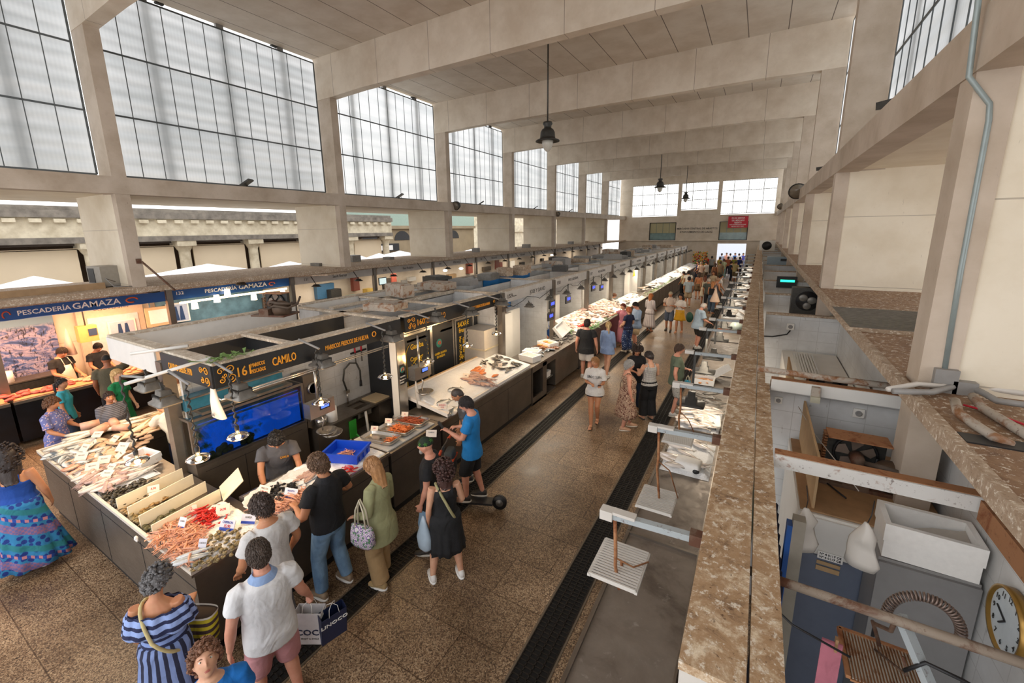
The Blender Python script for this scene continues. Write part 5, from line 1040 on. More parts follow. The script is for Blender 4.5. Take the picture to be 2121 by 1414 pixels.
scatter(CLAMD, 'dark_clam', 190, pick_poly([(-7.1, 1.56), (-6.5, 1.56), (-6.56, 2.1), (-6.7, 2.22), (-7.0, 1.95)]), ZC+.004, 'small dark olive clam in the loose heap left of the dividers', 'clam', 'dark clams left of the cream dividers', tilt=1.0, pile=.08, sc=(1.1, 1.45))
# scalloped trays with mussels and squid
def shell_tray(x, y, rx, ry, rz, lab):
    t = thing('scalloped_tray', lab, 'tray', (x, y, ZC+.002), rz); b = MB(); b.smooth = True; n = 72; rings = []
    for (f, z, am) in ((.02, .03, 0), (.74, .03, 0), (.84, .036, .01), (.94, .055, .022), (1.03, .07, .035), (1.045, .07, .035), (.96, .05, .022), (.86, .005, .01), (.02, .002, 0)):
        rings.append([b.V((rx*f*math.cos(a)*(1+am*math.cos(18*a)*.6), ry*f*math.sin(a)*(1+am*math.cos(18*a)*.6), z+am*.12*math.cos(18*a))) for a in [2*PI*q/n for q in range(n)]])
    for a, c in zip(rings, rings[1:]):
        for q in range(n): b.F([a[q], a[(q+1) % n], c[(q+1) % n], c[q]])
    b.build('tray', plain('e6eaee', .18, 0, .05), t); return t
shell_tray(-5.0, 2.66, .30, .34, rad(-20), 'white scalloped tray full of black mussels')
shell_tray(-5.1, 3.10, .22, .30, rad(10), 'white scalloped tray with squid on plastic wrap under the fishmonger\'s hand')
el = lambda cx, cy, rx, ry: (lambda r: (lambda a, q: (cx+rx*q*math.cos(a), cy+ry*q*math.sin(a)))(r.random()*6.28, math.sqrt(r.random())))
scatter(MUSSEL, 'mussel', 190, el(-4.99, 2.66, .22, .26), ZC+.036, 'small black mussel in the white scalloped tray', 'mussel', 'black mussels in the scalloped tray', tilt=1.2, pile=.055)
scatter(SQUID, 'squid', 9, el(-5.03, 3.08, .09, .14), ZC+.04, 'pinkish squid in the smaller scalloped tray', 'squid', 'squid in the smaller scalloped tray', rz=(1.2, 2.0), pile=.04, sc=(.7, .9))
scatter(PINKP, 'pink_prawn', 90, pick_poly([(-4.98, 2.32), (-4.60, 2.30), (-4.60, 2.95), (-4.74, 2.98)]), tz, 'pale pink prawn in the heap in front of the man in the black polo', 'prawn', 'pink prawns before the black polo man', pile=.05)
scatter(LANG, 'langoustine', 34, (-4.72, -4.62, 2.45, 2.95), tz+.02, 'pale orange langoustine lined up at the counter edge before the black polo man', 'langoustine', 'langoustines before the black polo man', rz=(2.9, 3.5), pile=.03)
scatter(REDP, 'red_prawn', 12, (-4.68, -4.58, 3.35, 3.6), tz, 'deep red prawn in the little pile beside the blue crate', 'prawn', 'red prawns beside the blue crate', pile=.05)
t = thing('blue_crate', 'bright blue plastic crate of pink prawns on ice', 'crate', (-4.98, 3.75, ZC+.05), rad(22)); b = MB()
w_, d_, h_ = .27, .2, .14
b.box(-w_, w_, -d_, d_, 0, .012); b.box(-w_, w_, -d_, -d_+.012, .012, h_); b.box(-w_, w_, d_-.012, d_, .012, h_); b.box(-w_, -w_+.012, -d_+.012, d_-.012, .012, h_); b.box(w_-.012, w_, -d_+.012, d_-.012, .012, h_); b.build('body', M_BLUE, t)
b = MB()
for q in ((-w_-.02, w_+.02, -d_-.02, -d_), (-w_-.02, w_+.02, d_, d_+.02), (-w_-.02, -w_, -d_, d_), (w_, w_+.02, -d_, d_)): b.box(q[0], q[1], q[2], q[3], h_-.03, h_+.003)
for q in range(3): b.box(w_, w_+.018, -.14+q*.12, -.12+q*.12, .02, h_-.03)
b.build('rim', M_BLUE, t)
scatter(PINKP, 'pink_prawn', 45, el(-4.98, 3.75, .13, .1), ZC+.066, 'pale pink prawn in the blue crate', 'prawn', 'pink prawns in the blue crate', pile=.04)
def gn_tray(x, y, lab):
    t = thing('prawn_tray', lab, 'tray', (x, y, ZC+.03)); t.rotation_euler = (0, rad(-4), rad(4)); b = MB(); w_, d_ = .33, .155
    b.loft([((0, 0, .012), w_-.03, d_-.03), ((0, 0, .012), .02, .02)], 40, False, pw=7); b.loft([((0, 0, .012), w_-.03, d_-.03), ((0, 0, .06), w_-.01, d_-.01)], 40, False, pw=7); b.loft([((0, 0, .06), w_-.01, d_-.01), ((0, 0, .062), w_, d_), ((0, 0, .05), w_, d_), ((0, 0, .0), w_-.02, d_-.02)], 40, False, pw=7); b.loft([((0, 0, .0), w_-.02, d_-.02), ((0, 0, 0), .01, .01)], 40, False, pw=7)
    b.build('tray', M_STEELB, t); return t
for k, y in enumerate((4.40, 4.75, 5.11)): gn_tray(-4.96, y, ('steel tray nearly empty with a few prawns, nearest the blue crate', 'steel tray of orange prawns, middle one', 'steel tray of brown crayfish next to the ice slab')[k])
b = MB(); b.box(-5.36, -4.6, 4.2, 5.3, ZC, ZC+.02); tag(b.build('white_board', M_WHITE), 'white board under the three steel trays', 'board')
zt_ = lambda x, y: ZC+.045+(x+4.96)*.07
scatter(PRAWN, 'prawn', 120, (-5.03, -4.70, 4.65, 4.86), zt_, 'orange prawn in the middle steel tray', 'prawn', 'orange prawns in the middle steel tray', pile=.05)
scatter(PRAWN, 'prawn', 24, (-4.78, -4.68, 4.32, 4.5), zt_, 'orange prawn left at the end of the nearly empty steel tray', 'prawn', 'last prawns in the nearly empty tray', pile=.03)
scatter(CIGALA, 'crayfish', 50, (-5.12, -4.74, 5.02, 5.2), zt_, 'brown-red crayfish in the third steel tray', 'crayfish', 'crayfish in the third steel tray', pile=.05, sc=(.6, .85))
# --- sloping slab of ice with whole fish
t = thing('ice_slab', 'long sloping white slab covered with ice under whole fish', 'slab', (0, 0, 0)); b = MB()
ZS0, ZS1 = 1.10, 1.30
zsl = lambda x: ZS0+(ZS1-ZS0)*(-4.56-x)/1.2
x0, x1 = -5.72, -4.56
for (xa, xb, ya, yb, dz) in ((x0, x1, 5.62, 8.9, 0),):
    b.prism([(xa, ya, zsl(xa)-.03), (xb, ya, zsl(xb)-.035), (xb, ya, zsl(xb)+.03), (xa, ya, zsl(xa)+.035)], (0, yb-ya, 0))
b.build('slab', plain('f1ece6', .35, 0, .05), t)
b = MB(); b.bar((x0-.02, 5.6, zsl(x0)+.035), (x0-.02, 8.9, zsl(x0)+.035), .05, .012); b.build('edge_strip', plain('d6b48a', .5), t)
b = MB(); b.box(x0+.03, x0+.08, 5.7, 5.75, 1.0, zsl(x0)-.03) if False else b.box(-5.45, -5.4, 6, 6.1, 1.03, 1.18); b.box(-5.45, -5.4, 8.2, 8.3, 1.03, 1.18); b.build('slab_support', M_STEEL, t)
b = MB(); b.smooth = True; nx, ny = 26, 90; idx = {}
for i in range(nx+1):
    for j in range(ny+1):
        x, y = x0+.05+(x1-x0-.09)*i/nx, 5.68+3.17*j/ny; e = min(i, nx-i, j, ny-j); idx[i, j] = b.V((x, y, zsl(x)+.034+(0 if e == 0 else .012+.012*mnoise.noise(Vector((x*11, y*11, 0))))))
for i in range(nx):
    for j in range(ny): b.F([idx[i, j], idx[i+1, j], idx[i+1, j+1], idx[i, j+1]])
tag(b.build('ice_layer', M_ICE), 'layer of crushed ice on the sloping slab', 'ice', kind='stuff')
def one(src, name, px, py, z, rz, sc, lab, cat='fish', grp=None, tilt=0, mat=None):
    p = atz(px, py, z); o = src.copy(); COL.objects.link(o); o.name = name; o.location = (p.x, p.y, (zsl(p.x)+.045) if z is None else p.z); o.rotation_euler = (0, tilt, rz); o.scale = (sc,)*3; o['label'] = lab; o['category'] = cat
    if grp: o['group'] = grp
    return o
tl = math.atan((ZS1-ZS0)/1.2)
for k, (px, py, rz, kk, lab) in enumerate(((919, 834, -.2, 1.1, 'dorado on the ice slab nearest the price card'), (939, 847, .5, 1.1, 'second dorado on the ice slab, beside the bearded man\'s head'), (942, 810, -.35, 1.15, 'dark-backed bream high on the ice slab'), (950, 822, .25, 1.05, 'bream behind the bearded man\'s head on the ice slab'))):
    p = atz(px, py, 1.2); o = one(FISH['bream'], 'sea_bream', px, py, 1.2, 0, kk, lab); o.location.z = zsl(o.location.x)+.055; o.rotation_euler = (Matrix.Rotation(tl, 3, 'Y') @ Matrix.Rotation(PI/2+rz, 3, 'Z')).to_euler(); o.scale = (1.3, 1.3, 1.1)
scatter(SQUID, 'squid', 16, (-5.2, -4.68, 6.95, 7.45), lambda x, y: zsl(x)+.045, 'long pinkish squid on the sloping ice slab', 'squid', 'squid on the ice slab', rz=(-.6, .6), pile=.03, sc=(.9, 1.3))
scatter(FILLET, 'salmon_fillet', 9, (-5.35, -4.72, 7.45, 7.75), lambda x, y: zsl(x)+.043, 'orange salmon fillet on the sloping ice slab', 'salmon', 'salmon fillets on the ice slab', rz=(1.2, 1.9), pile=.01, sc=(.75, .9), tilt=.1)
scatter(FISH['dark'], 'small_fish', 38, (-5.4, -4.7, 7.95, 8.7), lambda x, y: zsl(x)+.045, 'small dark silvery fish at the far end of the ice slab', 'fish', 'small dark fish on the ice slab', pile=.03)
b = MB(); b.box(0, .5, 0, 2.9, 0, .003); 
# price cards
def price_card(p, w, h, rz, lab, words, kind='paper', lean=-.5, col='blue'):
    w, h = w*.78, h*.8; words = [(s_, sz*.8, z*.8, m) for s_, sz, z, m in words]
    t = thing('price_card', lab, 'price card', p, rz); M = Matrix.Rotation(lean, 4, 'X')
    b = MB(); b.X = M; b.box(-w/2, w/2, -.003, .003, 0, h); b.build('card', plain('d9d6de' if kind == 'plastic' else 'e3d5c4', .5, 0, .05), t)
    if kind == 'plastic':
        b = MB(); b.X = M; b.box(-w/2+.003, w/2-.003, -.0045, -.003, .003, h*.3); b.build('blue_band', plain('2442a8', .4), t)
    b = MB(); b.X = M; b.box(-.01, .01, .003, .03, 0, .02); b.build('foot', M_BLACK, t)
    for k, (s_, sz, z, m) in enumerate(words): text(s_, sz, m, t, M @ face_y(0, -.006, z), name='writing', ext=.0005, sx=.8)
    return t
MB_ = plain('2b3f9a', .5)
cards = [((373, 1098), .12, .17, .3, 'small blue-banded price card stuck in the langoustines', (('GAMBA', .03, .12, M_GREYP),)), ((416, 1145), .11, .17, .5, 'small blue-banded price card between the mackerel and the ice', (('CIGALA', .03, .12, M_GREYP),)),
         ((468, 1100), .24, .15, .35, 'wide price card reading CHIPIRON beside the red prawns', (('CHIPIRON', .045, .115, MB_), ('15,90', .06, .065, M_RED))), ((513, 1085), .22, .13, .45, 'blue-banded price card in front of the mussel tray', (('ALMEJA', .04, .09, M_GREYP),)),
         ((600, 1032), .24, .15, .3, 'blue-banded price card between the two scalloped trays', (('ROLUETA', .035, .11, MB_),))]
for (px, py), w_, h_, rz, lab, wd in cards: price_card(atz(px, py, 1.12)+Vector((0, 0, -.0)), w_, h_, rz, lab, wd, 'plastic')
for (px, py), w_, h_, rz, lab, wd in (((545, 1025), .24, .14, .2, 'pink and white price card reading MEJILLON 2,90 on the mussels', (('MEJILLON', .04, .1, M_GREYP), ('2,90 KG', .055, .045, M_RED))), ((318, 1018), .16, .1, 1.0, 'folded pink price card on the dark clams', (('4,90', .05, .05, M_RED),)), ((322, 1030), .16, .09, 1.1, 'small pink price card in the first clam lane', (('8,90', .05, .045, M_RED),)), ((395, 1060), .16, .09, 1.0, 'pink price card lying at the end of the olive clam lane', (('12', .05, .045, M_RED),)), ((462, 1068), .18, .16, .9, 'dark-edged price card standing behind the red prawns', (('24,90', .045, .09, M_RED),)),
        ((775, 892), .16, .1, .4, 'paper price card in the nearly empty tray', (('9,90', .04, .05, M_RED),)), ((804, 876), .16, .1, .4, 'paper price card in the orange prawn tray', (('14,90', .04, .05, M_RED),)), ((838, 862), .16, .1, .4, 'paper price card in the crayfish tray', (('22', .04, .05, M_RED),)), ((893, 905), .22, .14, .5, 'price card on the counter edge behind the man with the leaf cap', (('GAMBAS', .04, .09, M_GREYP),)),
        ((916, 852), .2, .13, .5, 'pink price card under the first dorado', (('DORADA', .045, .09, M_RED), ('12,90', .045, .04, M_RED))), ((965, 793), .16, .11, .4, 'small price card by the squid on the slab', (('9,90', .04, .05, M_BLACK),)), ((1003, 773), .14, .1, .4, 'small price card above the salmon fillets', (('12', .04, .05, M_BLACK),)), ((1036, 768), .12, .12, .3, 'white price card at the far end of the slab', (('8,50', .035, .06, M_BLACK),))):
    p = atz(px, py, 1.13)
    if p.y > 5.5: p.z = zsl(p.x)+.05
    price_card(p, w_, h_, rz, lab, wd)
# --- left half of the corner counter: whole fish, paper labels
c_ = ZC+.03
scatter(FISH['hake'], 'hake', 9, (-9.5, -9.15, 1.7, 2.9), c_, 'long grey hake laid at the far left end of the corner counter', 'fish', 'hakes at the far left end', rz=(1.2, 1.75), pile=.06)
scatter(FISH['bream'], 'sea_bream', 34, pick_poly([(-9.1, 1.58), (-8.3, 1.58), (-8.1, 1.9), (-8.8, 2.2)]), c_, 'silvery sea bream in the heap on the left half of the corner counter', 'fish', 'sea breams on the left half of the corner counter', pile=.07)
scatter(FISH['red'], 'red_mullet', 40, pick_poly([(-8.5, 1.56), (-7.7, 1.56), (-7.7, 1.75), (-8.1, 2.0), (-8.4, 1.9)]), c_, 'reddish mullet heaped near the counter edge', 'fish', 'red mullets at the counter edge', rz=(1.0, 2.0), pile=.06)
scatter(FISH['pale'], 'whiting', 30, pick_poly([(-7.8, 1.56), (-7.15, 1.56), (-7.1, 2.2), (-7.7, 2.1)]), c_, 'pale pinkish fish lying side by side beside the dark clams', 'fish', 'pale fish beside the dark clams', rz=(1.2, 1.9), pile=.05)
scatter(SQUID, 'squid', 22, pick_poly([(-7.9, 1.6), (-7.1, 1.6), (-7.1, 1.9), (-7.8, 1.9)]), c_+.01, 'pale pink squid in the heap on the corner counter', 'squid', 'squid on the left half of the corner counter', pile=.04)
scatter(FPIECE, 'fish_piece', 60, pick_poly([(-8.9, 1.9), (-7.9, 1.85), (-7.7, 2.3), (-9.0, 2.9), (-9.3, 2.7)]), c_, 'pale fish fillet in the heap before the cutting fishmonger', 'fish fillet', 'pale fillets before the cutting fishmonger', pile=.06)
for k, (px, py, a, s_) in enumerate(((170, 935, .3, .2), (185, 925, -.2, .2), (197, 906, .6, .19), (248, 935, .4, .24), (262, 925, .2, .24), (240, 948, -.1, .22), (213, 960, .8, .2), (224, 975, .3, .17), (215, 990, .5, .2), (190, 975, 1.0, .2), (232, 915, .2, .18), (205, 893, .1, .22), (165, 953, .7, .2))):
    p = atz(px, py, 1.13); price_card(p, s_, s_*.75, a, 'cream paper card with faint writing among the fish on the left half', (('PESCADO', .03, s_*.45, M_GREYP),), lean=-.8-.1*(k % 3))
for o in bpy.data.objects:
    if o.get('label', '').startswith('cream paper card with faint'): o['group'] = 'paper cards among the fish on the left half'
fb2 = foam_box('foam_box', .40, .26, .13, 'white foam box of orange prawns tilted on the fish counter', (-7.52, 2.2, ZC+.03), rad(8)); fb2.rotation_euler = (rad(6), 0, rad(8))
scatter(PRAWN, 'prawn', 40, (-7.65, -7.39, 2.13, 2.28), ZC+.07, 'orange prawn in the white foam box on the fish counter', 'prawn', 'orange prawns in the foam box', pile=.05)
b = MB(); b.box(-.45, .45, -.3, .3, 0, .03); o = b.build('cutting_board', plain('d9b98e', .5), loc=(-9.1, 2.95, ZC+.002)); tag(o, 'big warm-lit cutting board at the left end of the island', 'board')
for k, (px, py, r_) in enumerate(((185, 878, .1), (205, 888, .11), (232, 876, .1), (250, 885, .08))):
    p = atz(px, py, 1.18); b = MB(); b.cyl((0, -.12, .075), (.05, .12, .075), r_*.72, r_*.68, 18); o = b.build('fish_chunk', plain('d9a890', .4, 0, .2, 20), loc=(p.x, p.y, ZC+.032), rotz=.8*k); tag(o, 'thick pale pink fish chunk on the cutting board at the left end', 'fish chunk', 'fish chunks on the left cutting board')
b = MB(); b.box(0, .4, -.14, .14, 0, .012); o = b.build('paper_sheet', plain('ecd9a8', .6), loc=atz(255, 905, 1.25), rotz=.9); o.rotation_euler = (0, -.5, .9); tag(o, 'cream sheet held up beside the fishmonger\'s blue strap', 'sheet')
b = MB(); b.X = Matrix.Rotation(.9, 4, 'X'); b.box(-.2, .2, 0, .01, 0, .3); o = b.build('cardboard_sheet', plain('e8dcc0', .7), loc=(-5.62, 2.33, ZC+.05), rotz=rad(160)); tag(o, 'cream cardboard sheet leaning behind the last divider', 'sheet')
b = MB(); b.ell((0, 0, 0), .022, .02, .03, 8, 6); b.ell((.012, .0, -.02), .016, .014, .02, 6, 5); o = b.build('crumpled_tissue', M_PAPER, loc=atz(288, 1108, 1.08)+Vector((0, -.03, -.02))); tag(o, 'crumpled white tissue stuck on the edge of the corner counter', 'tissue')
# --- 159 counter and farther counters on the left of the aisle
foam_box('foam_box', .46, .34, .15, 'white foam box nearest on the counter of the blue apron fishmonger', (-4.86, 9.45, 1.052), rad(-12))
foam_box('foam_box', .44, .32, .15, 'second white foam box behind the first, with silver fish', (-5.0, 9.85, 1.052), rad(8))
foam_box('foam_box', .5, .36, .14, 'shallow foam box of orange fillets before the blue apron', (-5.02, 10.9, 1.052), rad(-20))
fc = foam_box('foam_box', .5, .4, .12, 'foam box tipped on its corner showing dark squid', (-5.1, 12.0, 1.3), 0); fc.rotation_euler = (rad(-55), rad(18), rad(-100))
scatter(FISH['mack'], 'mackerel', 26, (-5.3, -4.75, 9.7, 10.6), 1.06, 'silver fish scattered between the foam boxes on the 159 counter', 'fish', 'silver fish on the 159 counter', pile=.05)
scatter(SQUID, 'octopus', 20, el(-4.92, 10.75, .25, .28), 1.06, 'brownish octopus in the heap before the blue apron fishmonger', 'octopus', 'octopus heap on the 159 counter', pile=.1, mat=plain('8d5f45', .35, 0, .4, 30))
scatter(FPIECE, 'fish_piece', 26, (-5.2, -4.9, 10.7, 11.1), 1.09, 'orange fish fillet in the shallow foam box', 'fish fillet', 'orange fillets in the shallow foam box', mat=plain('e59a55', .4), pile=.03)
scatter(FISH['dark'], 'small_fish', 36, (-5.3, -4.65, 11.2, 12.2), 1.07, 'dark small fish beyond the octopus heap', 'fish', 'dark small fish beyond the octopus', pile=.05)
scatter(FISH['pale'], 'whiting', 22, (-5.35, -4.7, 12.3, 13.2), 1.07, 'pale fish in the foam boxes beside the red peppers', 'fish', 'pale fish beside the red peppers', rz=(-.3, .3), pile=.09, mat=None)
b = MB(); b.box(0, 0.01, 0, .01, 0, .01)
t = thing('display_slope', 'sloping white display board before the red drape', 'display', (0, 0, 0)); b = MB(); b.prism([(-5.6, 12.6, 1.05), (-4.62, 12.6, 1.05), (-4.62, 12.6, 1.09), (-5.6, 12.6, 1.42)], (0, 5.3, 0)); b.build('board', plain('efe6dc', .4), t)
zd = lambda x, y: 1.10+.33*(-4.62-x)/.98
scatter(FPIECE, 'fish_piece', 150, (-5.5, -4.7, 12.7, 17.8), zd, 'pale pink fish piece on the sloping display beyond the fishmonger', 'fish fillet', 'fish pieces on the sloping display', pile=.03, sc=(.9, 1.5), mat=plain('e6c0b0', .35, 0, .3, 12))
scatter(FISH['pale'], 'whiting', 40, (-5.5, -4.7, 13.2, 17.8), zd, 'pale silver fish on the sloping display beyond the fishmonger', 'fish', 'silver fish on the sloping display', pile=.03)
for k in range(7):
    o = FPIECE.copy(); COL.objects.link(o); m = FPIECE.data.copy() if k == 0 else o.data
    if k == 0: m.materials.clear(); m.materials.append(plain('d8281c', .4)); mp = m
    o.data = mp; o.name = 'red_pepper'; o.location = (-4.85+.06*k % .2, 13.0+.06*k, 1.22+.02*(k % 3)); o.rotation_euler = (0, .3, k*1.1); tag(o, 'bright red pepper on the display behind the man in the black tee', 'pepper', 'red peppers on the display')
def greens(name, pts, lab, n=260, col='4f8a34', kind='stuff'):
    b = MB(); r = random.Random(len(lab))
    for k in range(n):
        f = r.random()*(len(pts)-1); i = int(f); a = Vector(pts[i]).lerp(Vector(pts[i+1]), f-i)+Vector((r.gauss(0, .05), r.gauss(0, .05), abs(r.gauss(0, .04)))); d = r.random()*6.28; l = .05+.08*r.random(); u = Vector((math.cos(d), math.sin(d), r.random()-.3))*l; s_ = Vector((-math.sin(d), math.cos(d), 0))*.018
        b.poly([a, a+u*.5+s_, a+u, a+u*.5-s_])
    return tag(b.build(name, plain(col, .6, 0, .35, 20)), lab, 'greenery', kind=kind)
greens('green_garnish', [(-4.58, 12.5, 1.1), (-4.58, 14, 1.08), (-4.6, 17.9, 1.08)], 'green leafy garnish along the edge of the red draped counter', 400)
greens('green_garnish', [(-5.35, 12.4, 1.2), (-4.9, 12.4, 1.12)], 'tuft of green leaves behind the tipped foam box', 120)
greens('green_garnish', [(-4.6, 21.5, 1.1), (-4.6, 30.5, 1.1)], 'green edging along the farther counters on the left of the aisle', 500, '7fa04a')
ice('ice_bed', -5.38, -4.6, 18.4, 21.3, 1.06, 1.12, 'ice and pale fish cases beyond the red draped counter', 12, 30, .05, .15)
ice('ice_bed', -5.38, -4.6, 24.7, 30.8, 1.06, 1.12, 'ice on the farther counters with the green edge', 12, 50, .06, .18)
ice('ice_bed', -5.38, -4.6, 31, 42, 1.06, 1.12, 'ice on the last counters beside the crowd', 12, 50, .06, .18)
for (ya, yb, n_, nm) in ((18.4, 21.3, 25, 'beyond the red draped counter'), (21.6, 24.5, 12, 'beside the open counter bays'), (24.8, 30.6, 20, 'on the green-edged counters'), (31, 42, 20, 'on the last counters before the flowers')):
    scatter(FISH['pale'], 'whiting', n_, (-5.3, -4.7, ya, yb), lambda x, y: 1.13+.1*(-4.6-x), 'pale fish '+nm, 'fish', 'pale fish '+nm, pile=.05, sc=(1, 1.6))
# --- right-hand counters
zr = .99
foam_tray = thing('foam_tray', 'closed white foam tray with a printed label on the second right counter', 'tray', atz(1472, 880, .99)+Vector((0, 0, 0)), rad(5)); b = MB(); b.loft([((0, 0, 0), .14, .235), ((0, 0, .09), .15, .25), ((0, 0, .1), .15, .25), ((0, 0, .1), .12, .22), ((0, 0, .085), .115, .215)], 40, pw=9); b.build('body', M_FOAM, foam_tray)
b = MB(); b.box(-.05, .08, -.251, -.248, .03, .075); b.build('label', M_BLACK, foam_tray); text('PESCADO', .025, M_PAPER, foam_tray, face_y(.015, -.2525, .05), name='print')
t = thing('foam_crate', 'upturned white foam crate with a dark opening behind the second hanging pan', 'crate', atz(1425, 970, .99), rad(-6)); b = MB(); b.loft([((0, 0, 0), .17, .13), ((0, 0, .12), .165, .125), ((0, 0, .14), .13, .09)], 32, pw=8); b.build('body', M_FOAM, t); b = MB(); b.ell((.12, -.1, .05), .05, .04, .045); b.build('dark_opening', M_BLACK, t)
for k, (y0, y1, n_, kk, lab) in enumerate(((7.4, 8.4, 34, 'pale', 'pale pinkish fish heaped on the third right counter under the boxed scale'), (5.9, 6.9, 16, 'pale', 'long pale fish on crushed ice beside the closed foam tray'))):
    ice('ice_bed', -.94, -.3, y0-.05, y1+.05, zr, zr+.03, ('crushed ice on the third right counter', 'crushed ice beyond the closed foam tray')[k], 20, 24, .02, seed=k)
    scatter(FISH[kk], 'whiting', n_, (-.85, -.4, y0, y1), zr+.045, lab, 'fish', lab[:40], rz=(-.5, .5), pile=.07, sc=(.9, 1.3))
scatter(FISH['dark'], 'eel', 10, (-.85, -.4, 8.2, 9.2), zr+.05, 'slim dark fish on the far side of the third right counter', 'fish', 'dark slim fish on the third right counter', rz=(-.4, .4), sc=(1.3, 1.8))
foam_box('foam_box', .5, .3, .14, 'white foam box tipped up on the fourth right counter', (-.5, 10.3, zr+.1), 0, rot=(rad(-25), rad(-30), rad(30)))
foam_box('foam_box', .42, .3, .12, 'foam box with orange fillets on the fourth right counter', (-.78, 9.85, zr+.02), 0)
scatter(FPIECE, 'fish_piece', 10, (-.9, -.68, 9.75, 9.95), zr+.06, 'orange fillet in the foam box on the fourth right counter', 'fish fillet', 'orange fillets on the fourth right counter', mat=plain('e59a55', .4))
t = thing('plastic_bag', 'full pale green-white plastic bag on a right counter by the leaning old man', 'bag', (-.42, 15.6, zr)); b = MB(); b.ell((0, 0, .16), .2, .3, .16, 14, 8); b.build('bag', plain('c5d3c8', .3), t)
scatter(PRAWN, 'prawn', 40, (-.9, -.5, 15.2, 16.2), zr+.01, 'orange shellfish beside the pale plastic bag', 'shellfish', 'orange shellfish beside the plastic bag', sc=(1, 1.5), pile=.05)
for (ya, yb, n_, nm) in ((17.8, 20.8, 22, 'sixth'), (21.2, 24.3, 16, 'seventh'), (24.7, 27.8, 12, 'eighth'), (28.2, 32.8, 12, 'ninth'), (33.2, 43, 14, 'tenth and last')):
    ice('ice_bed', -.95, -.3, ya, yb, zr, zr+.03, 'bright ice on the %s right counter' % nm, 10, 30, .03)
    scatter(FISH['pale'], 'whiting', n_, (-.9, -.35, ya+.1, yb-.1), zr+.04, 'pale fish on the ice of the %s right counter' % nm, 'fish', 'pale fish on the %s right counter' % nm, sc=(1, 1.5), pile=.07)
for y in (8.0, 11.5, 15.5, 19.5, 23.5, 28, 34, 40): light('stall_light', 'AREA', (-.62, y, 2.38), 22, (1, .86, .68), .3, 1.6)
for s_ in [o for o in bpy.data.objects if o.name.endswith('_source')]: bpy.data.objects.remove(s_)
# ------------------------------------------------------------------ people
SK = {'fair': 'd9a98a', 'tan': 'c08862', 'olive': 'b98463', 'dark': '8d5c40', 'pink': 'd59a80'}
def skin(k):
    key = ('skin', k)
    if key not in _MC:
        t = NT('skin_'+k); f = t.noise(t.coord(), 11, 3); c = t.mix(t.ramp(f, [(.35, 0.0), (.7, .35)]), SK[k], 'b8664c'); _MC[key] = t.bsdf(c, .5, 0, t.bump(f, .1), Subsurface__Weight=0.0)
    return _MC[key]
def hairmat(c):
    key = ('hair', c)
    if key not in _MC:
        t = NT('hair_'+c); f = t.noise(t.coord('Object', (1, 1, .18)), 90, 3, .6); g = t.noise(t.coord(), 22, 3)
        lc = lin(c); lc = tuple(min(1, q*1.5+.006) for q in lc[:3])+(1,); col = t.mix(1.0, lc, t.ramp(t.math('ADD', t.math('MULTIPLY', f, .6), t.math('MULTIPLY', g, .4)), [(.35, .6), (.65, 1.0)]), 'MULTIPLY'); _MC[key] = t.bsdf(col, .45, 0, t.bump(f, .5))
    return _MC[key]
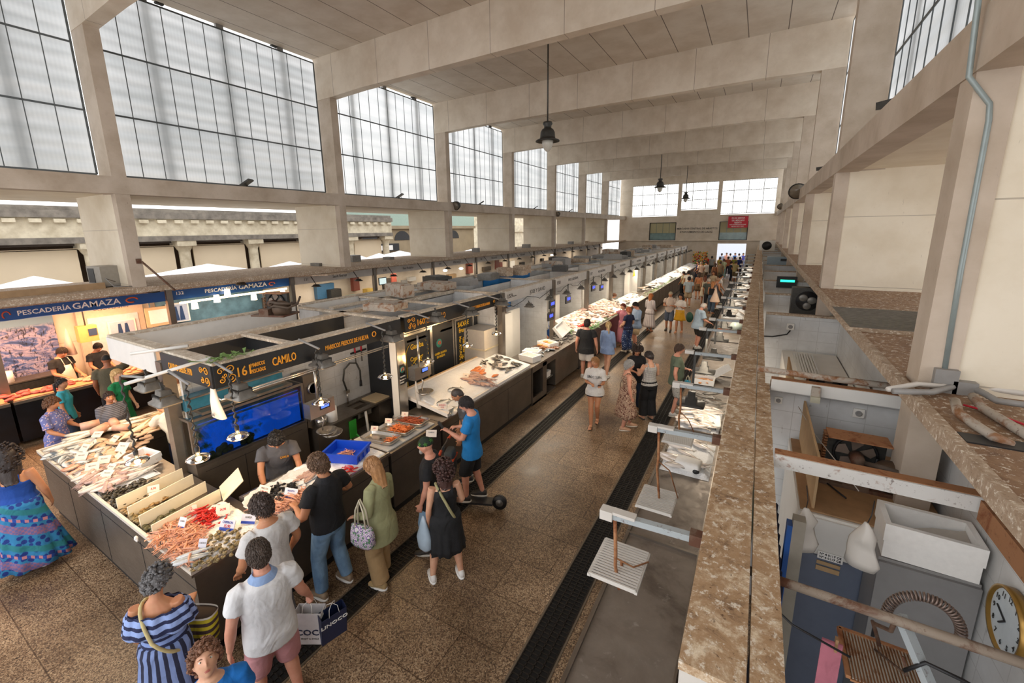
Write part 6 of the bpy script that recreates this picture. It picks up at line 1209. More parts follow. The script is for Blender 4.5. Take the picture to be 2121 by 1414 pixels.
def pattern(kind, a, b_, c_=None, scale=1.0):
    key = ('pat', kind, a, b_, c_, scale)
    if key in _MC: return _MC[key]
    t = NT('patterned_cloth_'+kind); v = t.coord(); s_ = t.sep(v); f = t.noise(v, 9, 3)
    if kind == 'hstripe': m = t.math('GREATER_THAN', t.math('SINE', t.math('ADD', t.math('MULTIPLY', s_[2], 150*scale), t.math('MULTIPLY', f, .8))), 0.0); c = t.mix(m, a, b_)
    elif kind == 'vstripe':
        ang = t.math('ARCTAN2', s_[0], s_[1]); m = t.math('GREATER_THAN', t.math('SINE', t.math('ADD', t.math('MULTIPLY', ang, 16*scale), t.math('MULTIPLY', f, 1.2))), .1); c = t.mix(m, a, b_)
    elif kind == 'ruffle': m = t.math('GREATER_THAN', t.math('SINE', t.math('ADD', t.math('MULTIPLY', s_[2], 105*scale), t.math('MULTIPLY', f, 2.5))), .2); c = t.mix(m, a, b_)
    elif kind == 'floral':
        vo = t.n('ShaderNodeTexVoronoi', Vector=v, Scale=26.0*scale); m = t.ramp(vo.outputs['Distance'], [(.30, 1.0), (.36, 0.0)]); g = t.ramp(t.noise(v, 8*scale, 2), [(.5, 0.0), (.55, 1.0)]); c = t.mix(m, a, t.mix(g, b_, c_ or b_))
    elif kind == 'paisley':
        vo = t.n('ShaderNodeTexVoronoi', Vector=v, Scale=13.0*scale); w = t.math('SINE', t.math('MULTIPLY', vo.outputs['Distance'], 42.0)); c = t.mix(t.math('GREATER_THAN', w, .25), a, b_); c = t.mix(t.ramp(t.noise(v, 30*scale, 3), [(.52, 0.0), (.58, 1.0)]), c, c_ or b_)
    elif kind == 'patch':
        w = t.math('ADD', t.math('MULTIPLY', s_[2], 2.1), t.math('MULTIPLY', s_[0], .9)); q = t.math('FRACT', w); vo = t.n('ShaderNodeTexVoronoi', Vector=v, Scale=15.0); d = t.ramp(vo.outputs['Distance'], [(.40, 1.0), (.46, 0.0)])
        base = t.mix(d, '2877a8', '14307c'); ck = t.n('ShaderNodeTexChecker', Vector=v, Scale=38.0, Color1=lin('8a607c'), Color2=lin('5f5f94')); c = t.mix(t.ramp(q, [(.28, 0.0), (.3, 1.0), (.5, 1.0), (.52, 0.0)]), base, ck.outputs[0]); st = t.math('GREATER_THAN', t.math('SINE', t.math('MULTIPLY', s_[0], 90.0)), 0.0)
        c = t.mix(t.ramp(q, [(.62, 0.0), (.63, 1.0), (.70, 1.0), (.71, 0.0)]), c, t.mix(st, '1c469c', 'b57a86')); c = t.mix(t.ramp(q, [(.8, 0.0), (.84, 1.0), (.97, 1.0), (1, 0.0)]), c, '23747e')
    elif kind == 'denim': c = t.ramp(t.noise(t.coord('Object', (1, 1, .5)), 5, 4, .6), [(.3, a), (.7, b_)])
    elif kind == 'knit': m = t.math('GREATER_THAN', t.math('SINE', t.math('MULTIPLY', s_[2], 260*scale)), -.2); m2 = t.math('GREATER_THAN', t.math('SINE', t.math('MULTIPLY', s_[0], 260*scale)), -.4); c = t.mix(t.math('MULTIPLY', m, m2), b_, a)
    _MC[key] = t.bsdf(c, .85, 0, t.bump(folds(t), .7, .035)); return _MC[key]
TM = [(.80, .13, .10, 0), (.88, .168, .118, -.005), (.97, .165, .112, 0), (1.08, .154, .107, .0), (1.2, .166, .113, .0), (1.32, .18, .115, 0), (1.40, .155, .092, -.012), (1.445, .10, .07, -.012), (1.48, .06, .06, -.006)]
TF = [(.80, .14, .108, 0), (.88, .178, .122, -.008), (.97, .162, .11, 0), (1.08, .134, .095, 0), (1.2, .143, .104, .008), (1.28, .15, .115, .014), (1.36, .14, .092, 0), (1.42, .085, .065, -.008), (1.46, .052, .052, -.005)]
def remesh(o, vx, sm=3):
    m = o.modifiers.new('skin', 'REMESH'); m.mode = 'VOXEL'; m.voxel_size = vx; m.use_smooth_shade = True
    if sm: s_ = o.modifiers.new('soften', 'SMOOTH'); s_.factor = .5; s_.iterations = sm
def hand(b, W, d, w, nrm, curl, side, sc=1.0):
    """palm, four bent fingers of unequal length and a thumb from the side of the palm"""
    d, w, nrm = d.normalized(), w.normalized(), nrm.normalized(); L = .092*sc
    b.loft([(W, .026*sc, .020*sc, w, nrm), (W+d*L*.35, .036*sc, .018*sc, w, nrm), (W+d*L*.8, .042*sc, .016*sc, w, nrm), (W+d*L, .040*sc, .012*sc, w, nrm)], 12)
    for k, (off, ln) in enumerate(((-.031, .068), (-.0105, .078), (.0105, .073), (.031, .058))):
        p = W+d*L*.94+w*off*sc*-side*-1; dd = d.copy(); pts = [p]; a = 0
        dd = (d+w*off*2.0*-side*-1).normalized()
        for q, f in enumerate((.45, .32, .23)):
            a = curl*(.7+.35*q); dd = (dd*math.cos(a)+nrm*math.sin(a)).normalized(); pts.append(pts[-1]+dd*ln*f*sc)
        b.tube(pts, [.0098*sc, .0092*sc, .0085*sc, .0065*sc], 8)
    t0 = W+d*L*.28-w*side*.026*sc; td = (d*.75-w*side*.72+nrm*.25).normalized(); t1 = t0+td*.038*sc; td2 = (td+nrm*curl*.8+w*side*.25).normalized()
    b.tube([t0-td*.012, t0+td*.012*sc, t1, t1+td2*.028*sc], [.014*sc, .0135*sc, .0115*sc, .008*sc], 8)
class Body: pass
def head_mesh(b, HM, sc, fem, detail=1):
    n, m = (30, 22) if detail else (14, 10); old = b.X; b.X = (old or Matrix.Identity(4)) @ HM; b.smooth = True; rows = []
    for j in range(m+1):
        ph = PI*j/m; r_ = []
        for i in range(n):
            th = 2*PI*i/n; x, y, z = math.sin(ph)*math.sin(th), math.sin(ph)*math.cos(th), math.cos(ph)
            lo = max(0, -z); fr = max(0, y)
            X, Y, Z = x*.074*(1-.26*lo*lo), y*.094*(1-.12*lo)+(.004 if y > 0 else 0), z*.115
            if y < 0: Y *= 1-.22*lo; 
            if y > .2:
                g = lambda cx, cz, sx, sz: math.exp(-((X-cx)/sx)**2-((Z-cz)/sz)**2)
                Y += .024*g(0, -.022, .010, .016)+.012*g(0, .002, .008, .020)+.006*g(0, .030, .045, .012)-.009*(g(.032, .012, .014, .010)+g(-.032, .012, .014, .010))+.006*g(0, -.056, .020, .007)+.004*g(0, -.068, .018, .006)-.004*g(0, -.062, .02, .003)+.009*g(0, -.098, .024, .014)+.004*(g(.04, -.015, .018, .02)+g(-.04, -.015, .018, .02))
            r_.append(b.V((X, Y, Z)))
        rows.append(r_)
    for a, c in zip(rows, rows[1:]):
        for i in range(n): b.F([c[i], c[(i+1) % n], a[(i+1) % n], a[i]])
    for s_ in (-1, 1): b.ell((s_*.074, -.008, -.004), .010, .020, .030, 8, 6)
    b.smooth = False; b.X = old
def hair_mesh(style, L=0.0, seed=1):
    """in head space; returns MB"""
    b = MB(); r = random.Random(seed); b.smooth = True
    if style in ('bald',): return None
    thick = {'short': .012, 'buzz': .004, 'wavy': .024, 'curly': .02, 'long': .016, 'bob': .018, 'pony': .009, 'bun': .009, 'cap': .01}.get(style, .014)
    n, m = 40, 14; rows = []
    def lim(th):
        c = math.cos(th); 
        if style == 'bald_top': return 1.25 if c > .2 else 2.2
        return (1.02 if style != 'pony' else .95)+(1-c)*.62 if style != 'cap' else 1.42
    for j in range(m+2):
        row = []
        for i in range(n):
            th = 2*PI*i/n-PI; lm = lim(th); ph = lm*min(j, m)/m
            x, y, z = math.sin(ph)*math.sin(th), math.sin(ph)*math.cos(th), math.cos(ph); t = thick*(1 if j < m else .6)
            if j == m+1: t = -.004
            if style == 'bald_top' and ph < .75: t = -.004
            nz = 1+(.0 if style in ('buzz', 'cap') else (.05 if style == 'short' else .09))*mnoise.noise(Vector((x*6, y*6, z*3+seed)))+.02*math.sin(th*23+seed+ph*3)*(style not in ('cap', 'buzz'))
            q = Vector((x*(.075+t)*nz, y*(.098+t)*nz-.006, z*(.116+t)*nz))
            if style == 'wavy' and y > .1 and z > .5: q.z += .015*math.sin(th*5+seed)
            row.append(b.V(q))
        rows.append(row)
    for a, c in zip(rows, rows[1:]):
        for i in range(n): b.F([c[i], c[(i+1) % n], a[(i+1) % n], a[i]])
    if style in ('curly', 'wavy'):
        nb = 230 if style == 'curly' else 90
        for k in range(nb):
            th = r.random()*2*PI-PI; ph = lim(th)*math.sqrt(r.random())*1.03; rr = thick*(.6+.7*r.random())+(L*.25 if style == 'curly' else 0)*max(0, -math.cos(th)*.5+.5)
            x, y, z = math.sin(ph)*math.sin(th), math.sin(ph)*math.cos(th), math.cos(ph); s_ = .010+.010*r.random()
            c = Vector((x*(.075+rr), y*(.097+rr)-.006, z*(.116+rr)))
            if style == 'curly': pts = [c+Vector((s_*math.cos(a), s_*math.sin(a), .012*q/6)) for q, a in enumerate([r.random()*6+1.1*u for u in range(6)])]; b.tube(pts, .0045, 5)
            b.ell(c, s_, s_, s_*.8, 7, 5)
    if style in ('short', 'wavy', 'pony', 'bun', 'bob', 'long') :
        for k in range(1000 if style in ('short', 'wavy') else 420):
            th = r.random()*2*PI-PI; ph = lim(th)*(r.random()**.6)*1.0; x, y, z = math.sin(ph)*math.sin(th), math.sin(ph)*math.cos(th), math.cos(ph)
            n_ = Vector((x, y, z)); dn = Vector((math.cos(ph)*math.sin(th), math.cos(ph)*math.cos(th), -math.sin(ph))); sd = n_.cross(dn); wv = (r.random()-.5)*(1.6 if style == 'wavy' else .7)
            c = Vector((x*(.076+thick), y*(.098+thick)-.006, z*(.117+thick))); d = (dn+sd*wv).normalized(); l = .02+.022*r.random(); up = .007*r.random()+(.004 if style == 'wavy' else 0)
            b.tube([c-n_*.003, c+d*l*.5+n_*up, c+d*l-n_*.002], [.0028, .0034, .001], 4)
    if L > 0 and style in ('long', 'bob', 'curly', 'wavy'):
        secs = 9; n2 = 36; rows = []
        for j in range(secs+1):
            f = j/secs; z = .03-(L+.03)*f; row = []
            w = (.086+.012*math.sin(f*PI))*(1-.35*f*(style == 'long')); d = .05*(1-.45*f)+.01
            for i in range(n2):
                a = PI*1.0+PI*1.04*(i/(n2//2-1)-.02) if i < n2//2 else PI*2.0-PI*(1.0)*((i-n2//2)/(n2//2-1))
                rr = 1.0 if i < n2//2 else .35
                nz = 1+.05*math.sin(i*1.9+f*4)+.07*mnoise.noise(Vector((i*.7, f*3, seed)))
                row.append(b.V((w*rr*nz*math.cos(a), -.035-.012*f+(.095-.01*f)*rr*nz*math.sin(a), z+.012*math.sin(i*2.7)*(j == secs))))
            rows.append(row)
        for a, c in zip(rows, rows[1:]):
            for i in range(n2): b.F([c[i], c[(i+1) % n2], a[(i+1) % n2], a[i]])
        b.F(rows[-1])
        if style == 'curly':
            for k in range(150): f = r.random(); a = PI+PI*r.random(); b.ell((.095*math.cos(a)*(1-.1*f), -.02+.085*math.sin(a), .03-L*f), .02, .02, .024, 7, 5)
    if style == 'pony':
        b.ell((0, -.105, .03), .022, .022, .022); b.tube([(0, -.10, .03), (0, -.15, .0), (.01, -.15, -.12), (.02, -.12, -.12-L)], [.016, .028, .024, .006], 10)
    if style == 'bun': b.ell((0, -.11, .05), .04, .035, .035)
    b.smooth = False
    return b
def person(label, pos, H, head, arms=None, fem=False, fat=1.0, lean=0, twist=0, look=(0, 0), feet=None, top=('tee', 'ffffff'), bottom=('trousers', '333333'), hair=('short', '2a1d15', 0), sk='fair', shoes='dddddd', lod=0, group=None, face=False, name='person', z0=0.0, sleeve=.55, extra=None):
    s = H/1.72; t = thing(name, label, 'person', (pos[0], pos[1], z0), rad(head), group); S4 = Matrix.Scale(s, 4)
    T = TF if fem else TM
    U = Matrix.Translation((0, 0, .95)) @ Matrix.Rotation(rad(-lean), 4, 'X') @ Matrix.Rotation(rad(twist), 4, 'Z') @ Matrix.Translation((0, 0, -.95))
    Uh = Matrix.Translation((0, 0, .95)) @ Matrix.Rotation(rad(-lean*.5), 4, 'X') @ Matrix.Rotation(rad(twist*.5), 4, 'Z') @ Matrix.Translation((0, 0, -.95))
    def sec(z, rx, ry, yo, off=0.0):
        M = U if z > 1.1 else (Uh if z > .95 else Matrix.Identity(4)); k = fat if z < 1.3 else (1+(fat-1)*.4)
        ky = k*(1.12 if (fat > 1.1 and .95 < z < 1.25) else 1)
        return (M @ Vector((0, yo+(.03*(fat-1)/.2 if .95 < z < 1.25 and fat > 1.05 else 0), z)), rx*k+off, ry*ky+off, (M.to_3x3() @ Vector((1, 0, 0))), (M.to_3x3() @ Vector((0, 1, 0))))
    sw = .158 if fem else .185; sw *= (1+(fat-1)*.3)
    arms = arms or {}; AP = {}
    for sd, nm in ((-1, 'L'), (1, 'R')):
        ua, fa, *hc = arms.get(nm, arms.get('B', ((.16, .02, -1), (.08, .22, -1))))
        sh = U @ Vector((sd*sw, -.008, 1.385)); v1 = Vector((sd*ua[0], ua[1], ua[2])).normalized(); v2 = Vector((sd*fa[0], fa[1], fa[2])).normalized()
        el = sh+v1*.285; wr = el+v2*.245; AP[nm] = (sd, sh, el, wr, v1, v2, hc[0] if hc else .45)
    feet = feet or ((-.10, .02), (.10, -.02)); LP = []
    for sd, (fx, fy, *up) in zip((-1, 1), feet):
        lift = up[0] if up else 0; hip = Vector((sd*.088, 0, .87)); an = Vector((fx, fy-.0, .085+lift)); mid = (hip+an)/2; dist = (hip-an).length; bend = math.sqrt(max(.0004, .40**2-(dist/2)**2)) if dist < .80 else .012
        kn = mid+Vector((0, bend, .02)); LP.append((sd, hip, kn, an))
    # ---- body (skin), one continuous surface
    b = MB(); b.X = S4; ns = 10 if lod else 16
    b.loft([sec(*q) for q in T], ns)
    HM = U @ Matrix.Translation((0, .012, 1.485)) @ Matrix.Rotation(rad(look[0]), 4, 'Z') @ Matrix.Rotation(rad(-look[1]), 4, 'X') @ Matrix.Translation((0, .014, .118))
    nk0, nk1 = U @ Vector((0, -.012, 1.40)), HM @ Vector((0, -.022, -.055))
    b.tube([nk0, nk0.lerp(nk1, .5), nk1], [.062, .052, .050] if fem else [.07, .060, .058], 12)
    head_mesh(b, HM, s, fem, 0 if lod else 1)
    rl = .9 if fem else 1.0; rl *= 1+(fat-1)*.5
    for nm, (sd, sh, el, wr, v1, v2, cu) in AP.items():
        b.tube([sh-v1*.02, sh+v1*.06, sh+v1*.16, el-v1*.02, el+v2*.03, el+v2*.10, wr-v2*.05, wr], [.052*rl, .055*rl, .048*rl, .040*rl, .042*rl, .040*rl, .028*rl, .025*rl], 8 if lod else 12)
        nrm = v2.cross(Vector((0, 0, 1))) if abs(v2.z) < .8 else Vector((-sd, 0, 0)); 
        if abs(v2.z) < .8: nrm = Vector((0, 0, -1))-v2*(-v2.z); w = v2.cross(nrm)*1.0; 
        else: nrm = nrm-v2*nrm.dot(v2); w = v2.cross(nrm)
        thumb = (1 if w.dot(Vector((0, 1, 0))) < 0 else -1) if abs(v2.z) >= .8 else (1 if w.dot(Vector((-sd, 0, 0))) < 0 else -1)
        hand(b, wr, v2, w, nrm, cu, thumb, .92 if fem else 1.0)
    for sd, hip, kn, an in LP:
        tk = (1.06 if fem else 1.0)*(1+(fat-1)*.6)
        d1 = (kn-hip); d2 = (an-kn)
        b.tube([hip+Vector((0, 0, .05)), hip+d1*.15, hip+d1*.55, kn, kn+d2*.25, kn+d2*.6, an], [.088*tk, .090*tk, .070*tk, .053*tk, .057*tk, .046*tk, .036], 8 if lod else 14)
        b.loft([(an+Vector((0, -.035, -.03)), .032, .03, (1, 0, 0), (0, 0, 1)), (an+Vector((0, .02, -.03)), .038, .042, (1, 0, 0), (0, 0, 1)), (an+Vector((sd*.006, .10, -.052)), .044, .026, (1, 0, 0), (0, 0, 1)), (an+Vector((sd*.006, .165, -.062)), .034, .016, (1, 0, 0), (0, 0, 1))], 10)
        if not lod:
            for q in range(5): x = sd*(.034-.0165*q); b.tube([an+Vector((x, .14, -.064)), an+Vector((x, .185-.007*q, -.068))], [.013 if q == 0 or 1 else .01, .010-.001*q], 6)
    o = b.build('body', skin(sk), t)
    if not lod: remesh(o, .0075*s, 3)
    # ---- shoes
    if shoes:
        kind = 'sandal' if shoes.startswith('~') else 'shoe'; cm = plain(shoes.strip('~'), .6, 0, .1)
        for sd, hip, kn, an in LP:
            b = MB(); b.X = S4
            if kind == 'shoe':
                b.loft([(an+Vector((0, -.065, -.035)), .028, .035, (1, 0, 0), (0, 0, 1)), (an+Vector((0, -.035, -.022)), .042, .052, (1, 0, 0), (0, 0, 1)), (an+Vector((0, .03, -.025)), .044, .050, (1, 0, 0), (0, 0, 1)), (an+Vector((sd*.006, .11, -.048)), .050, .034, (1, 0, 0), (0, 0, 1)), (an+Vector((sd*.006, .175, -.058)), .038, .024, (1, 0, 0), (0, 0, 1)), (an+Vector((sd*.006, .195, -.062)), .018, .014, (1, 0, 0), (0, 0, 1))], 14)
                q = b.build('shoe', cm, t)
                if not lod:
                    b = MB(); b.X = S4; b.loft([(an+Vector((0, -.0, -.085)), .001, .001), (an+Vector((0, .06, -.084)), .052, .135), (an+Vector((0, .06, -.062)), .053, .138), (an+Vector((0, .06, -.060)), .04, .12)], 18, pw=2.4); b.build('sole', M_PAPER if shoes in ('a58f76', 'e6e2dc', 'b59a6d') else plain('cfc8bc', .6), q)
                    b = MB(); b.X = S4
                    for k in range(4): b.bar(an+Vector((-.022, .035+.02*k, .012-.010*k)), an+Vector((.022, .04+.02*k, .012-.010*k)), .006, .005)
                    b.build('laces', M_PAPER, q)
            else:
                b.loft([(an+Vector((0, .058, -.085)), .044, .125), (an+Vector((0, .058, -.070)), .044, .125)], 16, pw=2.4); b.bar(an+Vector((-.04, .07, -.04)), an+Vector((.0, .12, -.02)), .014, .006); b.bar(an+Vector((.04, .07, -.04)), an+Vector((.0, .12, -.02)), .014, .006); b.build('sandal', cm, t)
    # ---- bottom
    def cl(m): return m if isinstance(m, bpy.types.Material) else cloth(m)
    bk, bm = bottom[0], cl(bottom[1])
    if bk in ('trousers', 'shorts', 'wide', 'jeans', 'bermuda', 'hotpants'):
        fr = {'trousers': 1.9, 'jeans': 1.95, 'wide': 1.93, 'shorts': .85, 'bermuda': 1.05, 'hotpants': .33}[bk]; fl = {'wide': .035, 'shorts': .028, 'bermuda': .028}.get(bk, .012)
        b = MB(); b.X = S4; sc_ = [q for q in T if q[0] < 1.0]; sc_ = [(q[0], q[1], q[2], q[3]) for q in sc_]+[(1.0, T[2][1]*.99, T[2][2]*.99, 0)]
        b.loft([sec(q[0], q[1], q[2], q[3], .012) for q in sc_], 18)
        for sd, hip, kn, an in LP:
            d1, d2 = kn-hip, an-kn; pts, rs = [hip+Vector((0, 0, .06)), hip+d1*.12], [.098, .105]
            if fr <= 1: pts += [hip+d1*(.12+(fr-.12)*.5), hip+d1*fr]; rs += [.10+fl*.6, .088+fl*(.9)]
            else:
                e = kn+d2*min(fr-1, .97); pts += [hip+d1*.6, kn, kn.lerp(e, .5), e]; rs += [.085+fl*.7, .068+fl, .066+fl, (.056 if bk != 'wide' else .07)+fl]
            kf = (1+(fat-1)*.5)*(1.04 if fem else 1); b.tube(pts, [r_*kf for r_ in rs], 10 if lod else 16)
        o = b.build({'jeans': 'jeans', 'trousers': 'trousers', 'wide': 'trousers'}.get(bk, 'shorts'), bm, t)
        if not lod: remesh(o, .012*s, 4)
    if bk in ('skirt', 'dress', 'maxi'):
        hz, fl = bottom[2], bottom[3]; b = MB(); b.X = S4; n = 24 if lod else 60; rows = []; b.smooth = True
        zs = [1.02, .95, .88]+[.88+(hz-.88)*k/6 for k in range(1, 7)]
        for j, z in enumerate(zs):
            base = [q for q in T if q[0] <= max(z, .88)][-1]; f = max(0, (.88-z)/(.88-hz)) if hz < .88 else 0; row = []
            rx, ry = base[1]*fat+.014+fl*f, base[2]*fat+.016+fl*f*(.85)
            for i in range(n): a = 2*PI*i/n; w_ = 1+.085*f*math.sin(a*11+1.3*math.sin(a*3))*(fl > .03)+.03*f*math.sin(a*23); row.append(b.V((rx*w_*math.cos(a), ry*w_*math.sin(a)+base[3], z+(.012*f*math.sin(a*5) if j == len(zs)-1 else 0))))
            rows.append(row)
        for a, c in zip(rows, rows[1:]):
            for i in range(n): b.F([c[i], c[(i+1) % n], a[(i+1) % n], a[i]])
        b.F(rows[0]); b.F(rows[-1][::-1])
        b.build('skirt', bm, t)
    # ---- top
    tk, tm = top[0], cl(top[1]); 
    if tk:
        off = {'tee': .016, 'polo': .017, 'loose': .032, 'tank': .010, 'long': .022, 'shirt': .024, 'strap': .010, 'offshoulder': .016, 'straps': .008}[tk]; hem = top[2] if len(top) > 2 else .84
        b = MB(); b.X = S4; TT = [q for q in T if q[0] > hem+.02]; q0 = [q for q in T if q[0] <= max(hem+.02, .81)][-1]
        flare = .02 if tk in ('loose', 'shirt', 'long') else .004
        sc_ = [sec(hem, q0[1] if hem > .8 else T[1][1], q0[2] if hem > .8 else T[1][2], q0[3], off+flare+(.02 if hem < .8 else 0))]
        if hem < .84: sc_ += [sec(.90, T[1][1], T[1][2], T[1][3], off+flare*.8)]; TT = [q for q in TT if q[0] > .92]
        cut = {'tank': 1.37, 'strap': 1.36, 'straps': 1.30, 'offshoulder': 1.36}.get(tk, 9)
        sc_ += [sec(*q, off=off if q[0] < 1.44 else .007) for q in TT if q[0] < min(cut, 1.475)]
        b.loft(sc_, 12 if lod else 22)
        if tk in ('tee', 'polo', 'loose', 'long', 'shirt', 'offshoulder'):
            for nm, (sd, sh, el, wr, v1, v2, cu) in AP.items():
                r0_ = .064*rl+off*.6; fin = Vector((-sd*.05, 0, .01))
                st = (sh+(U.to_3x3() @ Vector((-sd*.06, 0, .012)))) if tk != 'offshoulder' else sh+v1*.04
                if tk == 'long': pts = [st, sh, sh+v1*.12, el, el+v2*.1, wr-v2*.015]; rs = [r0_*.85, r0_, r0_*.95, .054, .05, .042]
                else: e = sleeve; pts = [st, sh+v1*.02, sh+v1*.285*e*.6, sh+v1*.285*e]; rs = [r0_*.85, r0_, r0_, r0_*1.0+(.012 if tk in ('loose', 'tee') else 0)]
                b.tube(pts, rs, 10 if lod else 16)
        if tk in ('strap', 'tank', 'straps'):
            for sd in (-1, 1):
                x = sd*sw*.55; ps = [U @ Vector((x, .085, 1.30)), U @ Vector((x*.95, .06, 1.40)), U @ Vector((x*.9, -.01, 1.437)), U @ Vector((x*.95, -.085, 1.39)), U @ Vector((x, -.10, 1.30))]
                b.tube(ps, .018 if tk == 'tank' else .010, 8)
        o = b.build({'tee': 't_shirt', 'polo': 'polo_shirt', 'loose': 't_shirt', 'long': 'shirt', 'shirt': 'shirt'}.get(tk, 'top'), tm, t)
        if not lod:
            remesh(o, .0115*s, 4)
        if tk in ('polo', 'shirt') and len(top) > 3:
            b = MB(); b.X = S4 @ U; b.loft([((0, -.012, 1.425), .125, .098), ((0, -.016, 1.478), .082, .076), ((0, -.016, 1.492), .075, .070), ((0, -.016, 1.478), .066, .062), ((0, -.012, 1.44), .066, .060)], 26, False); b.build('collar', cl(top[3]), t)
    # ---- hair
    hs, hc, hl = hair
    if hs:
        hb = hair_mesh(hs, hl, seed=len(label) % 17)
        if hb:
            o = hb.build('cap' if hs == 'cap' else 'hair', (plain(hc, .8) if hs == 'cap' else hairmat(hc)), t); o.matrix_local = S4 @ HM
    if face:
        for sd in (-1, 1):
            b = MB(); b.X = S4 @ HM; b.ell((sd*.031, .0785, .011), .0125, .0115, .0085, 12, 8); e = b.build('eye', plain('e8e4dc', .2), t)
            b = MB(); b.X = S4 @ HM; b.ell((sd*.031, .0885, .0115), .0052, .003, .0052, 10, 6); b.build('iris', plain('4c4a38', .1), e)
            b = MB(); b.X = S4 @ HM; b.tube([(sd*.016, .094, .026), (sd*.03, .095, .031), (sd*.046, .083, .027)], [.0028, .0034, .002], 6); b.build('eyebrow', hairmat(hc), t)
        b = MB(); b.X = S4 @ HM; b.ell((0, .092, -.0585), .021, .006, .004, 12, 6); b.ell((0, .091, -.066), .018, .006, .0045, 12, 6); b.build('lips', plain('b5685c', .4), t)
    R = Body(); R.t = t; R.AP = AP; R.LP = LP; R.HM = HM; R.S4 = S4; R.U = U; R.s = s
    R.W = Matrix.Translation((pos[0], pos[1], z0)) @ Matrix.Rotation(rad(head), 4, 'Z') @ S4
    return R
def hp(px, py, h): v = atz(px, py, h); return (v.x, v.y)
def part(R, mb, name, mat): mb2 = mb; o = mb2.build(name, mat, R.t); return o
def lmb(R): b = MB(); b.X = R.S4; return b
def torso_strap(R, m, side=1, w=.028, name='bag_strap', wide=1.0):
    b = lmb(R); b.X = R.S4 @ R.U; pts = []
    for k in range(25): a = 2*PI*k/24; zz = 1.16+.265*math.cos(a+0)*1.0; f = math.cos(a); x = side*(-.01+(.115)*f); ry = .155*wide; x *= (1 if f > .5 else wide); pts.append((x, ry*math.sin(a)*(.9 if f > 0 else 1.05), 1.17+.262*f))
    b.tube(pts, w/2, 8); return b.build(name, m, R.t)
fwd = ((.10, .45, -.9), (-.15, .95, -.15))
# --- customers around the corner counter
M_JEANS = pattern('denim', '4f7196', '8db0cf'); M_JEANSL = pattern('denim', '6f93b5', '9bb9d2')
R = person('man in black polo and faded blue jeans standing at the counter with his back turned', (-4.17, 2.80), 1.82, 92, {'L': ((.45, -.05, -.9), (-.3, .85, .1)), 'R': ((.5, .05, -.85), (-.55, .75, .05))}, fat=1.12, feet=((-.17, .02), (.15, -.03)), top=('polo', '17171a', .86, '1c1c20'), bottom=('jeans', M_JEANS), hair=('wavy', '5b4330', 0), sk='tan', shoes='a58f76', look=(0, 22))
R = person('woman in olive linen shirt and khaki trousers with a flowered tote bag', (-3.70, 3.18), 1.72, 98, {'L': ((.22, .0, -1), (-.1, .85, -.35)), 'R': ((.2, .05, -1), (-.1, .7, -.5))}, fem=True, feet=((-.10, -.02), (.10, .12)), top=('long', '9a9a72', .66), bottom=('wide', 'a98b62'), hair=('long', '9c7148', .25), sk='fair', shoes='b59a6d', look=(0, 15))
def tote(p, rz, lab, mat, w=.2, h=.3, d=.07, strap=None, hs=.28, name='tote_bag', smat=None):
    t = thing(name, lab, 'bag', p, rz); b = MB(); b.loft([((0, 0, -h), w*.8, d*.8), ((0, 0, -h*.85), w, d), ((0, 0, -h*.4), w*.98, d*.95), ((0, 0, 0), w*.9, d*.5)], 26, pw=3.2); b.build('bag', mat, t)
    b = MB()
    for s_ in (-1, 1): b.tube([(-w*.5, s_*d*.4, -.02), (-w*.35, s_*d*.3, hs*.6), (0, s_*.01, hs), (w*.35, s_*d*.3, hs*.6), (w*.5, s_*d*.4, -.02)], .010, 6)
    b.build('handle', smat or plain('d9cfb6', .7), t); return t
W_ = R.W
tote(W_ @ Vector((-.30, .02, 1.02)), rad(98+90), 'white tote bag with purple and green leaf print beside the olive shirted woman', pattern('paisley', 'ddd6d6', '7a4f9a', '4f7a55', .9), .16, .26, .07, hs=.34)
R = person('man in grey t-shirt with forearm tattoos leaning over the trays behind the counter', (-5.72, 3.16), 1.74, -118, {'L': ((.18, .38, -1), (.1, .6, -.75), .7), 'R': ((.18, .55, -.85), (-.1, .7, -.62), .7)}, lean=13, top=('tee', '57575c', .82), bottom=('trousers', '2b2b2f'), hair=('wavy', '1a1513', 0), sk='tan', shoes='2b2b2b', look=(0, 32), face=True, fat=1.03)
b = MB(); text('CAMILO', .05, M_ORANGE, R.t, R.S4 @ R.U @ Matrix.Translation((-.07, .141, 1.30)) @ Matrix(((-1, 0, 0), (0, 0, 1), (0, 1, 0))).to_4x4(), name='shirt_print', width=.11)
for nm in ('L', 'R'):
    sd, sh, el, wr, v1, v2, cu = R.AP[nm]; b = lmb(R); r = random.Random(5)
    for k in range(5): c = el+v2*(.05+.035*k); a = v2.orthogonal().normalized(); a2 = v2.cross(a); b.tube([c+(a*math.cos(q)+a2*math.sin(q))*(.0425-.0022*k) for q in [k+.35*i for i in range(4)]], .0035, 4)
    b.build('forearm_tattoo', plain('3f4a4a', .7), R.t)
R = person('man in a plain white t-shirt with dark hair at the corner of the counter', (-4.08, 2.05), 1.75, 88, {'L': ((.3, .1, -1), (-.1, .6, -.6)), 'R': ((.35, .0, -1), (-.1, .5, -.8))}, fat=1.1, top=('tee', 'd5d3d1', .80), bottom=('trousers', '6a6a6e'), hair=('wavy', '3a2c25', 0), sk='tan', shoes='3a3a3a', look=(0, 18))
